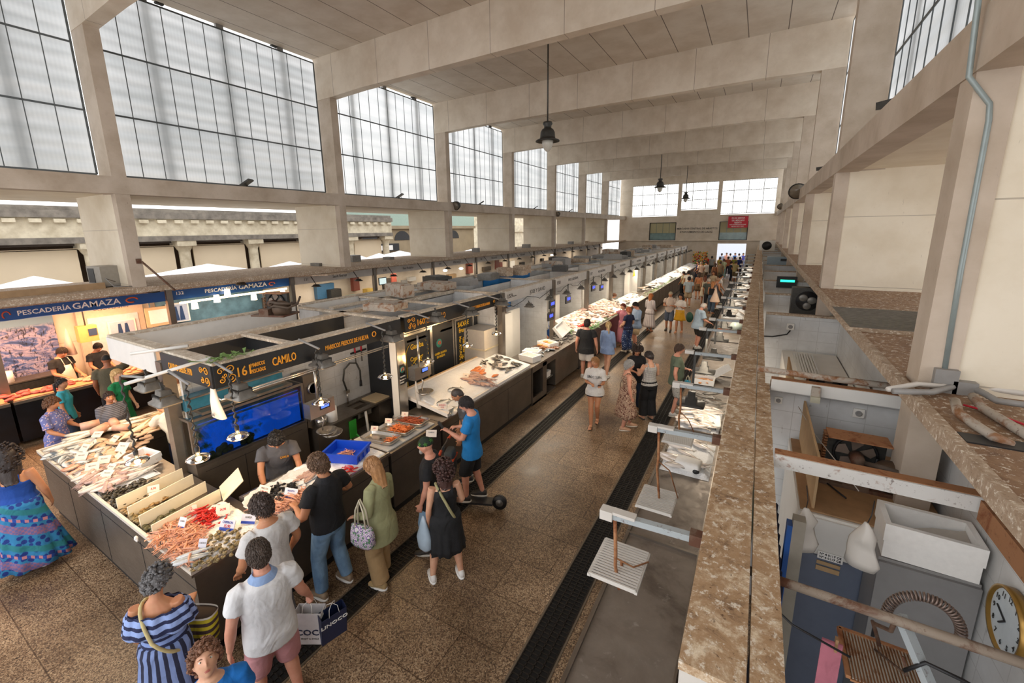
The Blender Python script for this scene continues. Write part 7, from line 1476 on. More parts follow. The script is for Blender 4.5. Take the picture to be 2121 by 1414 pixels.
R = person('man in white polo with light blue collar and pink shorts carrying paper bags', (-3.42, 1.62), 1.78, 72, {'L': ((.28, -.05, -1), (.12, .22, -1)), 'R': ((.3, .12, -1), (.35, .45, -.85), 1.2)}, fat=1.14, feet=((-.16, 0), (.16, .02)), top=('polo', 'dedddd', .80, '8fa9d2'), bottom=('bermuda', 'c98f93'), hair=('short', '42352c', 0), sk='pink', shoes='8a7a66', look=(-4, 20))
sd, sh, el, wr, v1, v2, cu = R.AP['R']; hw = R.W @ (wr+v2*.10)
def paper_bag(p, rz, w, h, d, lab, m, words, navy=False, tilt=0):
    t = thing('paper_bag', lab, 'bag', p, rz); t.rotation_euler = (tilt, 0, rz); b = MB()
    for (x0, x1, y0, y1) in ((-w/2, w/2, -d/2, -d/2+.004), (-w/2, w/2, d/2-.004, d/2), (-w/2, -w/2+.004, -d/2, d/2), (w/2-.004, w/2, -d/2, d/2)): b.box(x0, x1, y0, y1, -h, 0)
    b.box(-w/2, w/2, -d/2, d/2, -h, -h+.004); b.build('bag', m, t)
    if navy: b = MB(); b.box(w/2, w/2+.002, -d/2, d/2, -h, -.06); b.box(-w/2-.002, -w/2, -d/2, d/2, -h, -.06); b.build('navy_side', plain('1c2748', .5), t)
    b = MB()
    for s_ in (-1, 1): b.tube([(-.05, s_*d/2, -.01), (-.04, s_*d*.3, .07), (0, 0, .1), (.04, s_*d*.3, .07), (.05, s_*d/2, -.01)], .003, 5)
    b.build('handle', M_PAPER, t)
    for w_, sz, x, z, m2 in words: text(w_, sz, m2, t, face_y(x, -d/2-.002, z), name='print', sx=1.15)
    return t
paper_bag(hw+Vector((-.02, -.03, -.12)), rad(30), .27, .36, .12, 'white paper shopping bag reading OCO in the hand of the white polo man', plain('d9d6d6', .6), (('SCOCO', .09, -.0, -.22, plain('1c2748', .5)), ('SHOP & SMILE', .025, .0, -.29, M_GREYP)), True)
paper_bag(hw+Vector((.17, .08, -.14)), rad(75), .25, .33, .11, 'navy sided paper bag tilted beside the white paper bag', plain('1c2748', .5), (('LINOCO', .06, 0, -.1, M_PAPER),), False, rad(10))
R = person('woman in black sleeveless dress with a khaki cross strap and white trainers', (-3.04, 3.62), 1.64, 52, {'L': ((.2, -.05, -1), (.0, .35, -1)), 'R': ((.3, .1, -1), (-.3, .75, -.4))}, fem=True, fat=1.08, feet=((-.20, .04), (.17, -.02)), top=('tank', '1c1c1e', .86), bottom=('dress', '1c1c1e', .48, .035), hair=('curly', '3f2620', .22), sk='fair', shoes='e6e2dc', look=(25, 5))
torso_strap(R, cloth('a39c72'), -1, .035)
p = R.W @ Vector((-.28, .05, .95)); t = thing('carrier_bag', 'pale blue translucent carrier bag held by the woman in the black dress', 'bag', p); b = MB(); b.loft([((0, 0, .04), .015, .012), ((0, 0, -.06), .05, .03), ((0, 0, -.25), .11, .07), ((.01, 0, -.38), .10, .07), ((.02, 0, -.44), .03, .03)], 20); b.build('bag', plain('a9bac8', .3), t)
R = person('bearded man in black t-shirt with yellow lettering and a green leaf patterned cap', (-3.53, 3.93), 1.70, 118, {'L': ((.15, .05, -1), (.0, .35, -1)), 'R': ((.15, .0, -1), (.05, .3, -1))}, fat=1.08, feet=((-.10, .06), (.10, -.02)), top=('tee', '19191b', .74), bottom=('jeans', M_JEANSL), hair=('cap', '1d2b1c', 0), sk='pink', shoes='35322f', look=(0, 8), face=True)
for w_, z in (('LIVING', 1.30), ('LOUD', 1.17)): text(w_, .13, M_YELLOW, R.t, R.S4 @ R.U @ Matrix.Translation((0, -.136, z)) @ face_y(0, 0, 0), name='shirt_print')
capo = [c for c in bpy.data.objects if c.parent is R.t and c.name.startswith('cap')][0]
for k in range(7):
    b = lmb(R); b.X = Matrix.Identity(4)
    a = k*.9; c = Vector((math.sin(a)*.082, math.cos(a)*.09-.006, .06+.02*math.sin(k*2))); nn = Vector((c.x, c.y, .05)).normalized(); e1 = nn.orthogonal().normalized(); e2 = nn.cross(e1)
    for q in range(5): an = q*1.256; b.poly([c+nn*.008, c+nn*.01+(e1*math.cos(an-.25)+e2*math.sin(an-.25))*.016, c+nn*.006+(e1*math.cos(an)+e2*math.sin(an))*.032, c+nn*.01+(e1*math.cos(an+.25)+e2*math.sin(an+.25))*.016])
    b.build('leaf_print', plain('5fae3a', .7), capo)
b = lmb(R); b.X = R.S4 @ R.HM; b.ell((0, .070, -.075), .052, .032, .038, 14, 8); b.build('beard', hairmat('8a8580'), R.t)
R = person('bearded man in bright blue t-shirt on an electric scooter looking at a phone', (-3.58, 4.98), 1.76, 112, {'L': ((.10, .35, -.9), (-.25, .85, .35), 1.0), 'R': ((.25, .25, -1), (.0, .95, -.1), 1.1)}, fat=1.06, feet=((-.06, .10), (.12, -.12)), top=('tee', '1b7fc4', .78), bottom=('bermuda', '1a1a1c'), hair=('short', '2c2624', 0), sk='pink', shoes='35302c', look=(5, 22), face=True, z0=.13)
b = lmb(R); b.X = R.S4 @ R.HM; b.ell((0, .066, -.072), .054, .036, .042, 14, 8); b.build('beard', hairmat('6e6a66'), R.t)
sd, sh, el, wr, v1, v2, cu = R.AP['L']; p = R.W @ (wr+v2*.11+Vector((0, .02, .03))); t = thing('phone', 'black phone held up by the man in the bright blue t-shirt', 'phone', p, rad(112)); b = MB(); b.X = Matrix.Rotation(rad(-35), 4, 'X'); b.box(-.038, .038, -.004, .004, -.07, .08); b.build('phone', M_BLACK, t)
a_ = rad(112); d_ = Vector((-math.sin(a_), math.cos(a_), 0)); o_ = Vector((-3.58, 4.98, 0)); n_ = Vector((d_.y, -d_.x, 0))
t = thing('electric_scooter', 'black electric scooter with orange details under the man in bright blue', 'scooter', o_, rad(112)); b = MB()
b.box(-.09, .09, -.32, .42, .10, .135); b.build('deck', M_BLACK, t)
for y, z in ((-.42, .12), (.6, .12)):
    b = MB(); b.cyl((-.03, y, z), (.03, y, z), .115, n=24); w = b.build('wheel', M_BLACK, t); b = MB(); b.cyl((-.034, y, z), (.034, y, z), .06, n=16); b.build('hub', M_GREYMETAL, w)
b = MB(); b.bar((0, .58, .14), (0, .46, 1.02), .05); b.bar((0, .42, .12), (0, .56, .2), .07); b.bar((0, -.32, .12), (0, -.42, .14), .06); b.build('steering_stem', M_DKMETAL, t)
b = MB(); b.cyl((-.27, .44, 1.06), (.27, .44, 1.06), .016); b.build('handlebar', M_DKMETAL, t)
for s_ in (-1, 1): b = MB(); b.cyl((s_*.2, .44, 1.06), (s_*.31, .43, 1.06), .022); b.build('grip', plain('c8481f', .6), t)
b = MB(); b.tube([(-.1, .45, 1.05), (-.14, .54, .95), (-.02, .56, .7), (0, .55, .5)], .006, 5); b.tube([(.1, .45, 1.05), (.12, .54, .9), (.02, .56, .6)], .006, 5); b.build('brake_cable', M_BLACK, t)
t = thing('scooter_bag', 'grey and black bag with orange trim hung on the scooter bars', 'bag', o_+d_*.36+Vector((0, 0, .55)), rad(112)); b = MB(); b.loft([((0, 0, 0), .11, .07), ((0, 0, .1), .13, .09), ((0, 0, .4), .12, .08), ((0, 0, .44), .10, .06)], 20, pw=3.5); b.build('bag', plain('4a4d4c', .8), t); b = MB(); b.box(-.132, .132, -.092, .092, .3, .325); b.build('trim', plain('c8481f', .6), t)
R = person('man with cropped hair in a dark grey t-shirt peering over the ice slab', (-4.10, 5.62), 1.76, 128, {'B': ((.12, .1, -1), (.0, .3, -1))}, lean=8, top=('tee', '4d4c4e', .80), bottom=('trousers', '33363b'), hair=('buzz', '3a302a', 0), sk='tan', shoes='3a3a3a', look=(0, 30), face=True)
R = person('curly grey haired woman in a navy and blue striped off-shoulder dress', (-4.13, 1.10), 1.60, 48, {'L': ((.15, .0, -1), (.0, .5, -.8)), 'R': ((.18, .15, -1), (-.25, .9, .05))}, fem=True, fat=1.12, top=('offshoulder', pattern('ruffle', '7f95c9', '1d2346'), .86), bottom=('maxi', pattern('vstripe', '7688b5', '1d2038'), .15, .12), hair=('curly', '5c5a5a', .05), sk='tan', shoes='~a5805a', look=(-10, 25))
b = lmb(R); b.X = R.S4 @ R.U; b.smooth = True; rows = []
for j, (z, k) in enumerate(((1.37, 1.0), (1.33, 1.16), (1.26, 1.24), (1.18, 1.34), (1.17, 1.30), (1.25, 1.05))):
    rows.append([b.V(((.215*k+.012*math.sin(a*14))*math.cos(a), (.135*k+.012*math.cos(a*13))*math.sin(a), z+.012*math.sin(a*9)*(j in (3, 4)))) for a in [2*PI*i/72 for i in range(72)]])
for a, c in zip(rows, rows[1:]):
    for i in range(72): b.F([c[i], c[(i+1) % 72], a[(i+1) % 72], a[i]])
b.build('ruffle', pattern('ruffle', '8da2d2', '1d2346', scale=.8), R.t)
torso_strap(R, cloth('cbbb86'), -1, .03, wide=1.32)
p = R.W @ Vector((.16, .26, .98)); t = thing('woven_bag', 'yellow and black woven bag on the curly grey woman\'s arm', 'bag', p, rad(48-20)); b = MB(); b.loft([((0, 0, -.30), .13, .06), ((0, 0, -.26), .17, .08), ((0, 0, .0), .19, .08)], 24, pw=3.5); b.build('bag', pattern('hstripe', 'b3a21e', '3a2622', scale=.55), t); b = MB(); b.loft([((0, 0, .0), .195, .085), ((0, 0, .02), .195, .085)], 24, False, pw=3.5); b.build('rim', plain('cfc8bc', .6), t); b = MB(); b.loft([((0, 0, .001), .18, .07), ((0, 0, .004), .18, .07)], 24, pw=3.5); b.build('lining', plain('4a3a2c', .8), t)
R = person('curly brown haired boy in a blue t-shirt looking up towards the gallery', (-2.99, .98), 1.60, -108, {}, top=('tee', '1670c2', .80), bottom=('shorts', '3a4450'), hair=('curly', '6b4630', .04), sk='fair', shoes='cccccc', look=(0, -36), face=True, fat=.95)
R = person('dark haired woman in a strapless blue patchwork dress beside the corner counter', (-8.05, 1.02), 1.70, 62, {'L': ((.25, .0, -1), (.05, .3, -1)), 'R': ((.3, .05, -1), (.05, .4, -1))}, fem=True, fat=1.18, top=('straps', '1a4aa0', 1.0), bottom=('maxi', pattern('patch', '0', '0'), .12, .17), hair=('curly', '241610', .34), sk='tan', shoes='~cccccc', look=(10, 10))
# --- mid aisle
R = person('young woman in a white BROOKLYN t-shirt and navy shorts walking with a phone', (-2.86, 8.72), 1.62, -170, {'L': ((.15, .15, -1), (-.1, .7, .1), .9), 'R': ((.18, .2, -1), (-.55, .75, .1), .9)}, fem=True, feet=((-.06, -.14, .05), (.05, .14)), top=('loose', 'dcd8d3', .80), bottom=('hotpants', '1c2130'), hair=('pony', 'a5794c', .1), sk='tan', shoes='~2a2220', look=(-25, 8), face=True, sleeve=.8)
text('BROOKLYN', .085, plain('22313a', .6), R.t, R.S4 @ R.U @ Matrix.Translation((0, .152, 1.27)) @ Matrix(((-1, 0, 0), (0, 0, 1), (0, 1, 0))).to_4x4(), name='shirt_print', sx=.72)
sd, sh, el, wr, v1, v2, cu = R.AP['L']; p = R.W @ (wr+v2*.1); tag(MB().box(-.035, .035, -.005, .005, -.06, .07).build('phone', M_BLACK, loc=p), 'dark phone in the hand of the woman in the BROOKLYN shirt', 'phone').rotation_euler = (rad(60), 0, rad(20))
R = person('grey haired woman in a brown and cream swirl patterned sleeveless dress', (-2.20, 8.92), 1.57, -62, {'L': ((.2, .05, -1), (.0, .3, -1)), 'R': ((.2, .0, -1), (.0, .25, -1))}, fem=True, fat=1.3, feet=((-.11, .12), (.12, -.10)), top=('tank', pattern('paisley', '7d4a3a', 'd8c2a5', '5f3328'), .86), bottom=('dress', pattern('paisley', '7d4a3a', 'd8c2a5', '5f3328'), .36, .09), hair=('wavy', '9b9894', 0), sk='pink', shoes='c59a7c', look=(0, 0), face=True)
torso_strap(R, cloth('4a3028'), 1, .012)
R = person('dark curly haired woman in a black blouse looking down at a phone', (-2.28, 10.0), 1.66, -150, {'L': ((.15, .2, -1), (-.35, .9, .1), .8), 'R': ((.2, .25, -1), (-.4, .9, .0), .8)}, fem=True, top=('tee', '1a1a1d', .78), bottom=('jeans', '26344a'), hair=('curly', '2a1a14', .3), sk='olive', shoes='a5805a', look=(-10, 28), face=True, sleeve=.9)
R = person('woman in a white knitted sleeveless top and wide black trousers', (-1.88, 9.62), 1.63, 38, {'L': ((.3, .3, -1), (-.35, .9, .2), .8), 'R': ((.25, .2, -1), (-.3, .9, .2), .8)}, fem=True, fat=1.1, top=('tank', pattern('knit', 'dbd8d2', '8f8c88'), .90), bottom=('wide', '19191b'), hair=('bob', '2c2220', .03), sk='fair', shoes='~2a2a2a', look=(15, 22))
R = person('man in a grey-green t-shirt and patterned shorts turning to the right counters', (-1.40, 10.18), 1.74, -72, {'L': ((.15, .1, -1), (-.1, .8, -.1), .8), 'R': ((.35, -.25, -1), (-.1, .2, -1), .6)}, fat=1.12, feet=((-.12, .03), (.12, -.05)), top=('tee', '64705c', .78), bottom=('bermuda', pattern('floral', 'b5b0a6', '7f7b75', '8f8b84', 1.2)), hair=('short', '4a372c', 0), sk='pink', shoes='c9c5be', look=(0, 5), face=True)
b = lmb(R); b.X = R.S4 @ R.HM; b.tube([(-.075, .02, .012), (-.06, .088, .014), (-.012, .102, .012), (.012, .102, .012), (.06, .088, .014), (.075, .02, .012)], .002, 5); b.build('glasses', M_BLACK, R.t)
tote(R.W @ Vector((-.2, .3, .8)), 0, 'turquoise bag held by the man in the grey-green t-shirt', plain('2fa0c0', .5), .07, .16, .04, hs=.12, name='carrier_bag')
R = person('man in a black t-shirt and white shorts walking away', (-4.10, 11.6), 1.80, 8, {'B': ((.26, -.02, -1), (.12, .22, -1))}, fat=1.14, feet=((-.12, .1), (.12, -.1)), top=('tee', '1c1c1e', .76), bottom=('shorts', 'd8cfc6'), hair=('short', '2c211c', 0), sk='pink', shoes='c9c5be')
R = person('blonde woman with a ponytail in a pale blue shirt and shorts walking away', (-3.62, 12.1), 1.68, -12, {'L': ((.18, .0, -1), (.1, .25, -1)), 'R': ((.15, .1, -1), (-.2, .6, -.8))}, fem=True, feet=((-.08, .08), (.09, -.18)), top=('long', '8ea6cf', .74), bottom=('hotpants', '8ea6cf'), hair=('pony', 'b79a6b', .22), sk='fair', shoes='e6e2dc', look=(30, 0))
R = person('woman with short red hair in a long pink dress reaching to the counter', (-4.15, 15.7), 1.63, 150, {'L': ((.25, .25, -1), (-.2, .6, -.6)), 'R': ((.45, .7, -.4), (.1, .9, -.2))}, fem=True, lod=1, top=('tee', 'b87480', .9), bottom=('maxi', 'b87480', .18, .10), hair=('bob', '6a2a1c', .02), sk='fair', shoes='~a5805a')
R = person('woman with orange-red hair in a navy top and patterned blue wide trousers', (-3.75, 14.95), 1.64, 60, {'L': ((.3, .0, -1), (-.3, .6, -.4)), 'R': ((.3, .0, -1), (-.3, .5, -.5))}, fem=True, lod=1, fat=1.1, top=('tee', '1c2240', .9), bottom=('wide', pattern('floral', '22355f', 'a9b5cc', '3f5a8c', 1.0)), hair=('bob', 'a5552c', .04), sk='fair', shoes='d9c9b5')
R = person('dark haired man in a light blue shirt and cream shorts looking at his hands', (-3.62, 15.6), 1.76, 130, {'B': ((.15, .2, -1), (-.25, .85, .1))}, lod=1, top=('long', '9fb4cf', .78), bottom=('shorts', 'cfb48c'), hair=('short', '241a16', 0), sk='pink', shoes='a5805a', look=(0, 25))
R = person('auburn haired woman in a long pale striped open dress beside the counter bays', (-3.78, 18.6), 1.64, -20, {'B': ((.15, .05, -1), (-.2, .7, -.4))}, fem=True, lod=1, top=('long', pattern('vstripe', 'b5a9a8', 'd5cdc8'), .8), bottom=('maxi', pattern('vstripe', 'b5a9a8', 'd5cdc8'), .22, .10), hair=('long', 'a5602c', .2), sk='tan', shoes='~8a5a3a')
R = person('man in a beige cap, pale shirt and blue shorts walking to the camera', (-3.05, 19.0), 1.72, 176, {'B': ((.2, .1, -1), (-.35, .8, .2))}, lod=1, feet=((-.12, .12), (.12, -.12)), top=('polo', 'cbb8a8', .84, 'cbb8a8'), bottom=('bermuda', '5a6474'), hair=('cap', 'a99a80', 0), sk='tan', shoes='3a3026')
R = person('woman with dark curly hair, white top and bright yellow skirt walking to the camera', (-2.63, 18.95), 1.65, 168, {'B': ((.2, .15, -1), (-.35, .8, .3))}, fem=True, lod=1, feet=((-.10, -.12), (.06, .14)), top=('tee', 'e6ddd3', .94), bottom=('skirt', 'd9a01c', .56, .06), hair=('curly', '1c1412', .1), sk='tan', shoes='~c59a7c', sleeve=.8)
R = person('bald old man in a light blue shirt leaning over the right counter', (-1.68, 16.66), 1.72, -60, {'L': ((.1, .3, -1), (.0, .8, -.5)), 'R': ((.15, .2, -1), (.0, .8, -.4))}, lean=10, fat=1.15, top=('loose', 'a9bccb', .76), bottom=('bermuda', pattern('hstripe', '201c1a', '2f2925')), hair=('bald_top', 'b5aca2', 0), sk='pink', shoes='c9c5be', look=(0, 20), sleeve=.8)
t = thing('carrier_bag', 'white bag hanging in front of the bald old man\'s head from an arm', 'bag', (-1.2, 16.9, 1.75)); b = MB(); b.loft([((0, 0, .55), .01, .01), ((0, 0, .3), .06, .04), ((0, 0, .0), .17, .1), ((0, 0, -.03), .15, .08)], 14); b.build('bag', plain('d8b9a0', .5), t)
t = thing('backpack', 'dark green backpack on the back of the bald old man', 'backpack', (-1.98, 16.75, 1.12), rad(-60)); b = MB(); b.ell((0, 0, 0), .16, .12, .2); b.build('pack', plain('17402f', .7), t)
R = person('fishmonger in a white t-shirt and long blue apron looking down at his fish', (-5.86, 12.72), 1.72, -128, {'L': ((.15, .3, -1), (-.1, .7, -.6), .8), 'R': ((.15, .35, -1), (-.1, .7, -.6), .8)}, fat=1.15, lean=6, top=('tee', 'e3e0da', .84), bottom=('trousers', '3a3f4a'), hair=('bald_top', '3a302a', 0), sk='tan', shoes='e6e2dc', look=(0, 25), face=True)
def apron(R, col, z0=.45, z1=1.28):
    b = lmb(R); b.X = R.S4; b.smooth = True; rows = []
    for z, w, y in ((z0, .21, .17), (.9, .2, .165), (1.1, .16, .165), (z1, .09, .17)):
        rows.append([b.V((R.U if z > 1.0 else Matrix.Identity(4)) @ Vector((w*math.sin(a), y*math.cos(a*.9)*1.12, z))) for a in [-1.2+2.4*i/12 for i in range(13)]])
    for a, c in zip(rows, rows[1:]):
        for i in range(12): b.F([a[i], a[i+1], c[i+1], c[i]])
    o = b.build('apron', plain(col, .35), R.t); m = o.modifiers.new('thick', 'SOLIDIFY'); m.thickness = .006
    b = lmb(R); b.X = R.S4 @ R.U
    for s_ in (-1, 1): b.tube([(s_*.085, .18, z1), (s_*.07, .1, 1.44), (s_*.05, 0, 1.47)], .008, 6)
    b.build('apron_strap', plain(col, .5), R.t)
apron(R, '2f62b0')
R = person('fishmonger in white bending over the iced fish beyond the red draped counter', (-5.85, 18.85), 1.65, -60, {'B': ((.1, .8, -.6), (-.1, .8, -.5))}, lod=1, lean=40, top=('tee', 'e9e2d8', .84), bottom=('trousers', '3a3f4a'), hair=('short', '6b4226', 0), sk='fair', shoes='cccccc')
# --- left aisle
R = person('blonde woman with sunglasses on her head in a bright green dress', (-11.25, 3.12), 1.66, -58, {'L': ((.12, .1, -1), (.0, .4, -.9)), 'R': ((.12, .1, -1), (.0, .4, -.9))}, fem=True, top=('tee', '0f7a4a', .9), bottom=('dress', '0f7a4a', .5, .05), hair=('long', 'c2a372', .2), sk='fair', shoes='~a5805a', look=(0, 0), face=True, sleeve=.7)
R = person('man in an olive t-shirt and dark cap raising a hand at the left stall', (-12.3, 3.30), 1.78, 70, {'L': ((.2, .1, -1), (.0, .5, -.7)), 'R': ((.5, .7, .2), (.1, .5, .8))}, fat=1.14, top=('tee', '5a5442', .80), bottom=('shorts', '14161f'), hair=('cap', '1c1c1e', 0), sk='dark', shoes='333333')
R = person('girl with a dark ponytail in a turquoise t-shirt by the left stall', (-11.75, 2.40), 1.60, -30, {'B': ((.12, .05, -1), (.05, .3, -1))}, fem=True, top=('tee', '3aa5b8', .80), bottom=('jeans', '2a3448'), hair=('pony', '201513', .2), sk='olive', shoes='cccccc', look=(-20, 0))
R = person('woman with curly brown hair in a lilac flower print dress leaning at the island counter', (-10.50, 1.95), 1.60, -48, {'L': ((.2, .3, -1), (-.1, .8, -.3)), 'R': ((.2, .3, -1), (-.1, .8, -.4))}, fem=True, fat=1.12, top=('tee', pattern('floral', '6a70a8', 'd8a9a0', 'c8c4d4', 1.1), .9), bottom=('dress', pattern('floral', '6a70a8', 'd8a9a0', 'c8c4d4', 1.1), .4, .06), hair=('curly', '5c3b24', .06), sk='tan', shoes='~a5805a', look=(0, 15), sleeve=.8)
R = person('woman with tied dark hair in a grey striped top waiting behind the fish', (-10.05, 2.62), 1.58, -85, {'B': ((.12, .2, -1), (-.2, .7, -.5))}, fem=True, fat=1.28, top=('long', pattern('hstripe', '4a4a54', '75757c', scale=1.5), .80), bottom=('trousers', '2a2a30'), hair=('bun', '2c1c18', 0), sk='tan', shoes='333333', look=(-5, 5), face=True)
R = person('fishmonger in a white t-shirt with a blue apron strap bending over the cutting board', (-8.42, 3.02), 1.68, 95, {'L': ((.1, .7, -.8), (-.15, .8, -.4), .8), 'R': ((.1, .75, -.7), (-.1, .8, -.3), .8)}, lean=38, fat=1.1, top=('tee', 'e5dccb', .82), bottom=('trousers', '24304f'), hair=('cap', 'e5dccb', 0), sk='tan', shoes='e6e2dc', look=(0, 20))
b = lmb(R); b.X = R.S4 @ R.U; b.tube([(-.12, -.13, 1.1), (0, -.15, 1.25), (.09, -.09, 1.43)], .016, 8); b.build('apron_strap', plain('2347a0', .5), R.t)
R = person('person in a cream ribbed top half hidden behind the left flood lamp', (-9.95, 3.65), 1.66, -110, {'B': ((.15, .1, -1), (.0, .4, -.9))}, fem=True, fat=1.1, top=('tee', pattern('vstripe', 'c9b89c', 'e0d2ba', scale=2.0), .8), bottom=('trousers', '54504c'), hair=('long', 'a8783c', .15), sk='tan', shoes='cccccc', sleeve=.9)
R = person('fishmonger in a black t-shirt and white apron looking down behind the left counter', (-14.45, 3.05), 1.76, -62, {'L': ((.15, .1, -1), (-.1, .7, -.4)), 'R': ((.15, .2, -1), (-.2, .8, -.3))}, fat=1.12, top=('tee', '1c1c1e', .82), bottom=('trousers', '2a2a30'), hair=('short', '2c1e16', 0), sk='tan', shoes='333333', look=(0, 30), face=True)
apron(R, 'e9d9c4')
R = person('dark haired fishmonger looking down behind the one in the white apron', (-14.75, 3.8), 1.66, -70, {'B': ((.15, .2, -1), (-.1, .7, -.4))}, top=('tee', '232326', .82), bottom=('trousers', '2a2a30'), hair=('short', '16100e', 0), sk='tan', shoes='333333', look=(0, 32), face=True)
# --- the crowd down the aisle
CROWD = [((1428, 573), 1.72, 10, 0, ('tee', 'a9b4ba'), ('shorts', 'b09a7c'), ('short', '2a2026', 0), 'man in a pale grey-blue shirt with a dark shoulder bag walking into the crowd'),
 ((1427, 560), 1.74, 0, 0, ('tee', 'e0d8cc'), ('shorts', 'a08c70'), ('short', '201814', 0), 'man in a cream shirt just ahead of the one with the shoulder bag'),
 ((1417, 562), 1.62, 60, 1, ('tee', 'd8c9a0'), ('trousers', '1c1c1e'), ('pony', '2a1a14', .1), 'woman in a yellowish top and black trousers by the green-edged counter'),
 ((1449, 564), 1.66, 20, 1, ('straps', 'c07a50'), ('shorts', '7a6248'), ('long', '3a2418', .2), 'tanned woman with long dark hair and shorts, bare shoulders'),
 ((1461, 571), 1.66, 5, 1, ('tank', 'dccfb4'), ('dress', 'dccfb4', .5, .05), ('long', '6a3a24', .25), 'woman with long auburn hair in a short cream dress'),
 ((1469, 576), 1.72, 10, 0, ('tee', '4c5048'), ('trousers', '2c2c30'), ('bald_top', 'a89c90', 0), 'bald man in a dark grey-green t-shirt with a pale bag on his head side'),
 ((1477, 583), 1.66, -20, 1, ('tank', '1c1a1c'), ('jeans', '4a5c70'), ('long', 'a06a3c', .2), 'woman with auburn hair, black vest and blue-grey jeans near the right scales'),
 ((1487, 575), 1.72, -60, 0, ('tank', '6f6a70'), ('shorts', '5a5a60'), ('buzz', '8a6a50', 0), 'bare-armed man with cropped hair by the right counter'),
 ((1493, 568), 1.74, -80, 0, ('tee', 'cfc8c4'), ('trousers', '54504c'), ('short', '2a2622', 0), 'man with swept grey hair behind the bare-armed man'),
 ((1445, 540), 1.70, 120, 1, ('tank', '2b335c'), ('wide', '1c2238'), ('long', '4a3a30', .1), 'woman in a navy dress turned to the left counters'),
 ((1453, 542), 1.74, 30, 0, ('tee', 'd8b8a4'), ('shorts', '8a7a66'), ('short', 'a08c78', 0), 'pink-faced man beside the woman in navy'),
 ((1464, 541), 1.72, 60, 0, ('tee', 'd9d2c6'), ('trousers', '6a5a48'), ('short', '3a3028', 0), 'man in an off-white shirt in the middle of the crowd'),
 ((1471, 524), 1.80, 0, 0, ('tee', 'd42020'), ('trousers', '1c1c20'), ('short', '2a2420', 0), 'man in a bright red t-shirt in the crowd'),
 ((1443, 524), 1.70, 20, 0, ('tee', '2a6fc0'), ('trousers', '2a2a34'), ('short', '2a2420', 0), 'person in a bright blue top by the flower stall'),
 ((1479, 562), 1.62, 160, 1, ('tee', 'b8a488'), ('shorts', '7a6a58'), ('curly', '5a3420', .1), 'curly haired woman in a tan top facing the camera in the crowd'),
 ((1493, 541), 1.74, 0, 0, ('tee', '9a8468'), ('shorts', '8a7a60'), ('short', '5a4a3c', 0), 'man in a tan shirt deep in the crowd'),
 ((1482, 545), 1.62, 0, 1, ('tank', '8a5a3c'), ('skirt', '5a3c2c', .5, .05), ('long', '3c2418', .2), 'woman with long brown hair in a rust top in the crowd'),
 ((1500, 536), 1.70, 10, 1, ('tee', 'a5ac8a'), ('wide', '7f9a98'), ('bob', '4a3a2c', .03), 'woman in a sage green outfit in the crowd'),
 ((1515, 541), 1.68, -70, 0, ('tee', '20283c'), ('trousers', '1c2030'), ('short', '3a2a20', 0), 'person in dark navy bending to the right counters'),
 ((1524, 540), 1.74, -20, 0, ('tee', 'b0a070'), ('shorts', '7a6a50'), ('short', '5a4a3a', 0), 'man in an ochre shirt by the right counters'),
 ((1489, 522), 1.74, 0, 0, ('tee', 'a8a8a4'), ('trousers', '4a4a4a'), ('short', '3a3430', 0), 'person in a pale grey shirt near the doorway'),
 ((1503, 524), 1.66, 0, 1, ('tee', 'c8b450'), ('wide', '6a6a5a'), ('long', '4a3a2a', .1), 'person in a mustard top near the doorway'),
 ((1517, 524), 1.72, 0, 0, ('tee', 'b86a4a'), ('trousers', '3a3a4a'), ('short', '3a2a20', 0), 'person in an orange-brown top near the doorway'),
 ((1529, 524), 1.72, 0, 0, ('tee', '9a9a3c'), ('shorts', '4a4a3c'), ('short', '3a2a20', 0), 'person in an olive-yellow top near the doorway'),
 ((1537, 526), 1.72, 0, 0, ('tee', '24306a'), ('trousers', '24283a'), ('short', '2a2420', 0), 'person in a deep blue top at the right side of the doorway')]
for (px, py), H_, hd, fm, tp, bt, hr, lab in CROWD:
    x, y = hp(px, py, H_); x = min(max(x, -4.2), -1.35); person(lab, (x, min(y, 44.5)), H_, hd, {'B': ((.2, .1, -1), (-.1, .5, -.6))} if hd else {}, fem=bool(fm), lod=1, top=tp, bottom=bt, hair=hr, sk='tan', shoes='~8a6a50' if fm else 'b0a898')
# people and washing-bright clothes beyond the doorway
for k, (x, c) in enumerate(((-3.3, 'b8c8e8'), (-2.9, 'e8a890'), (-2.5, 'e4e6f0'), (-2.1, '3a70b8'), (-1.7, 'eef0f6'), (-1.35, '4a4fb0'))):
    person('shopper in %s standing outside the far doorway' % ('pale blue', 'salmon pink', 'white', 'mid blue', 'bright white', 'violet blue')[k], (x, 50.5+.9*(k % 2)), 1.7, 180 if k % 2 else 0, {}, lod=1, top=('tee', c), bottom=('trousers', '7a86a8'), sk='tan', shoes='999999')
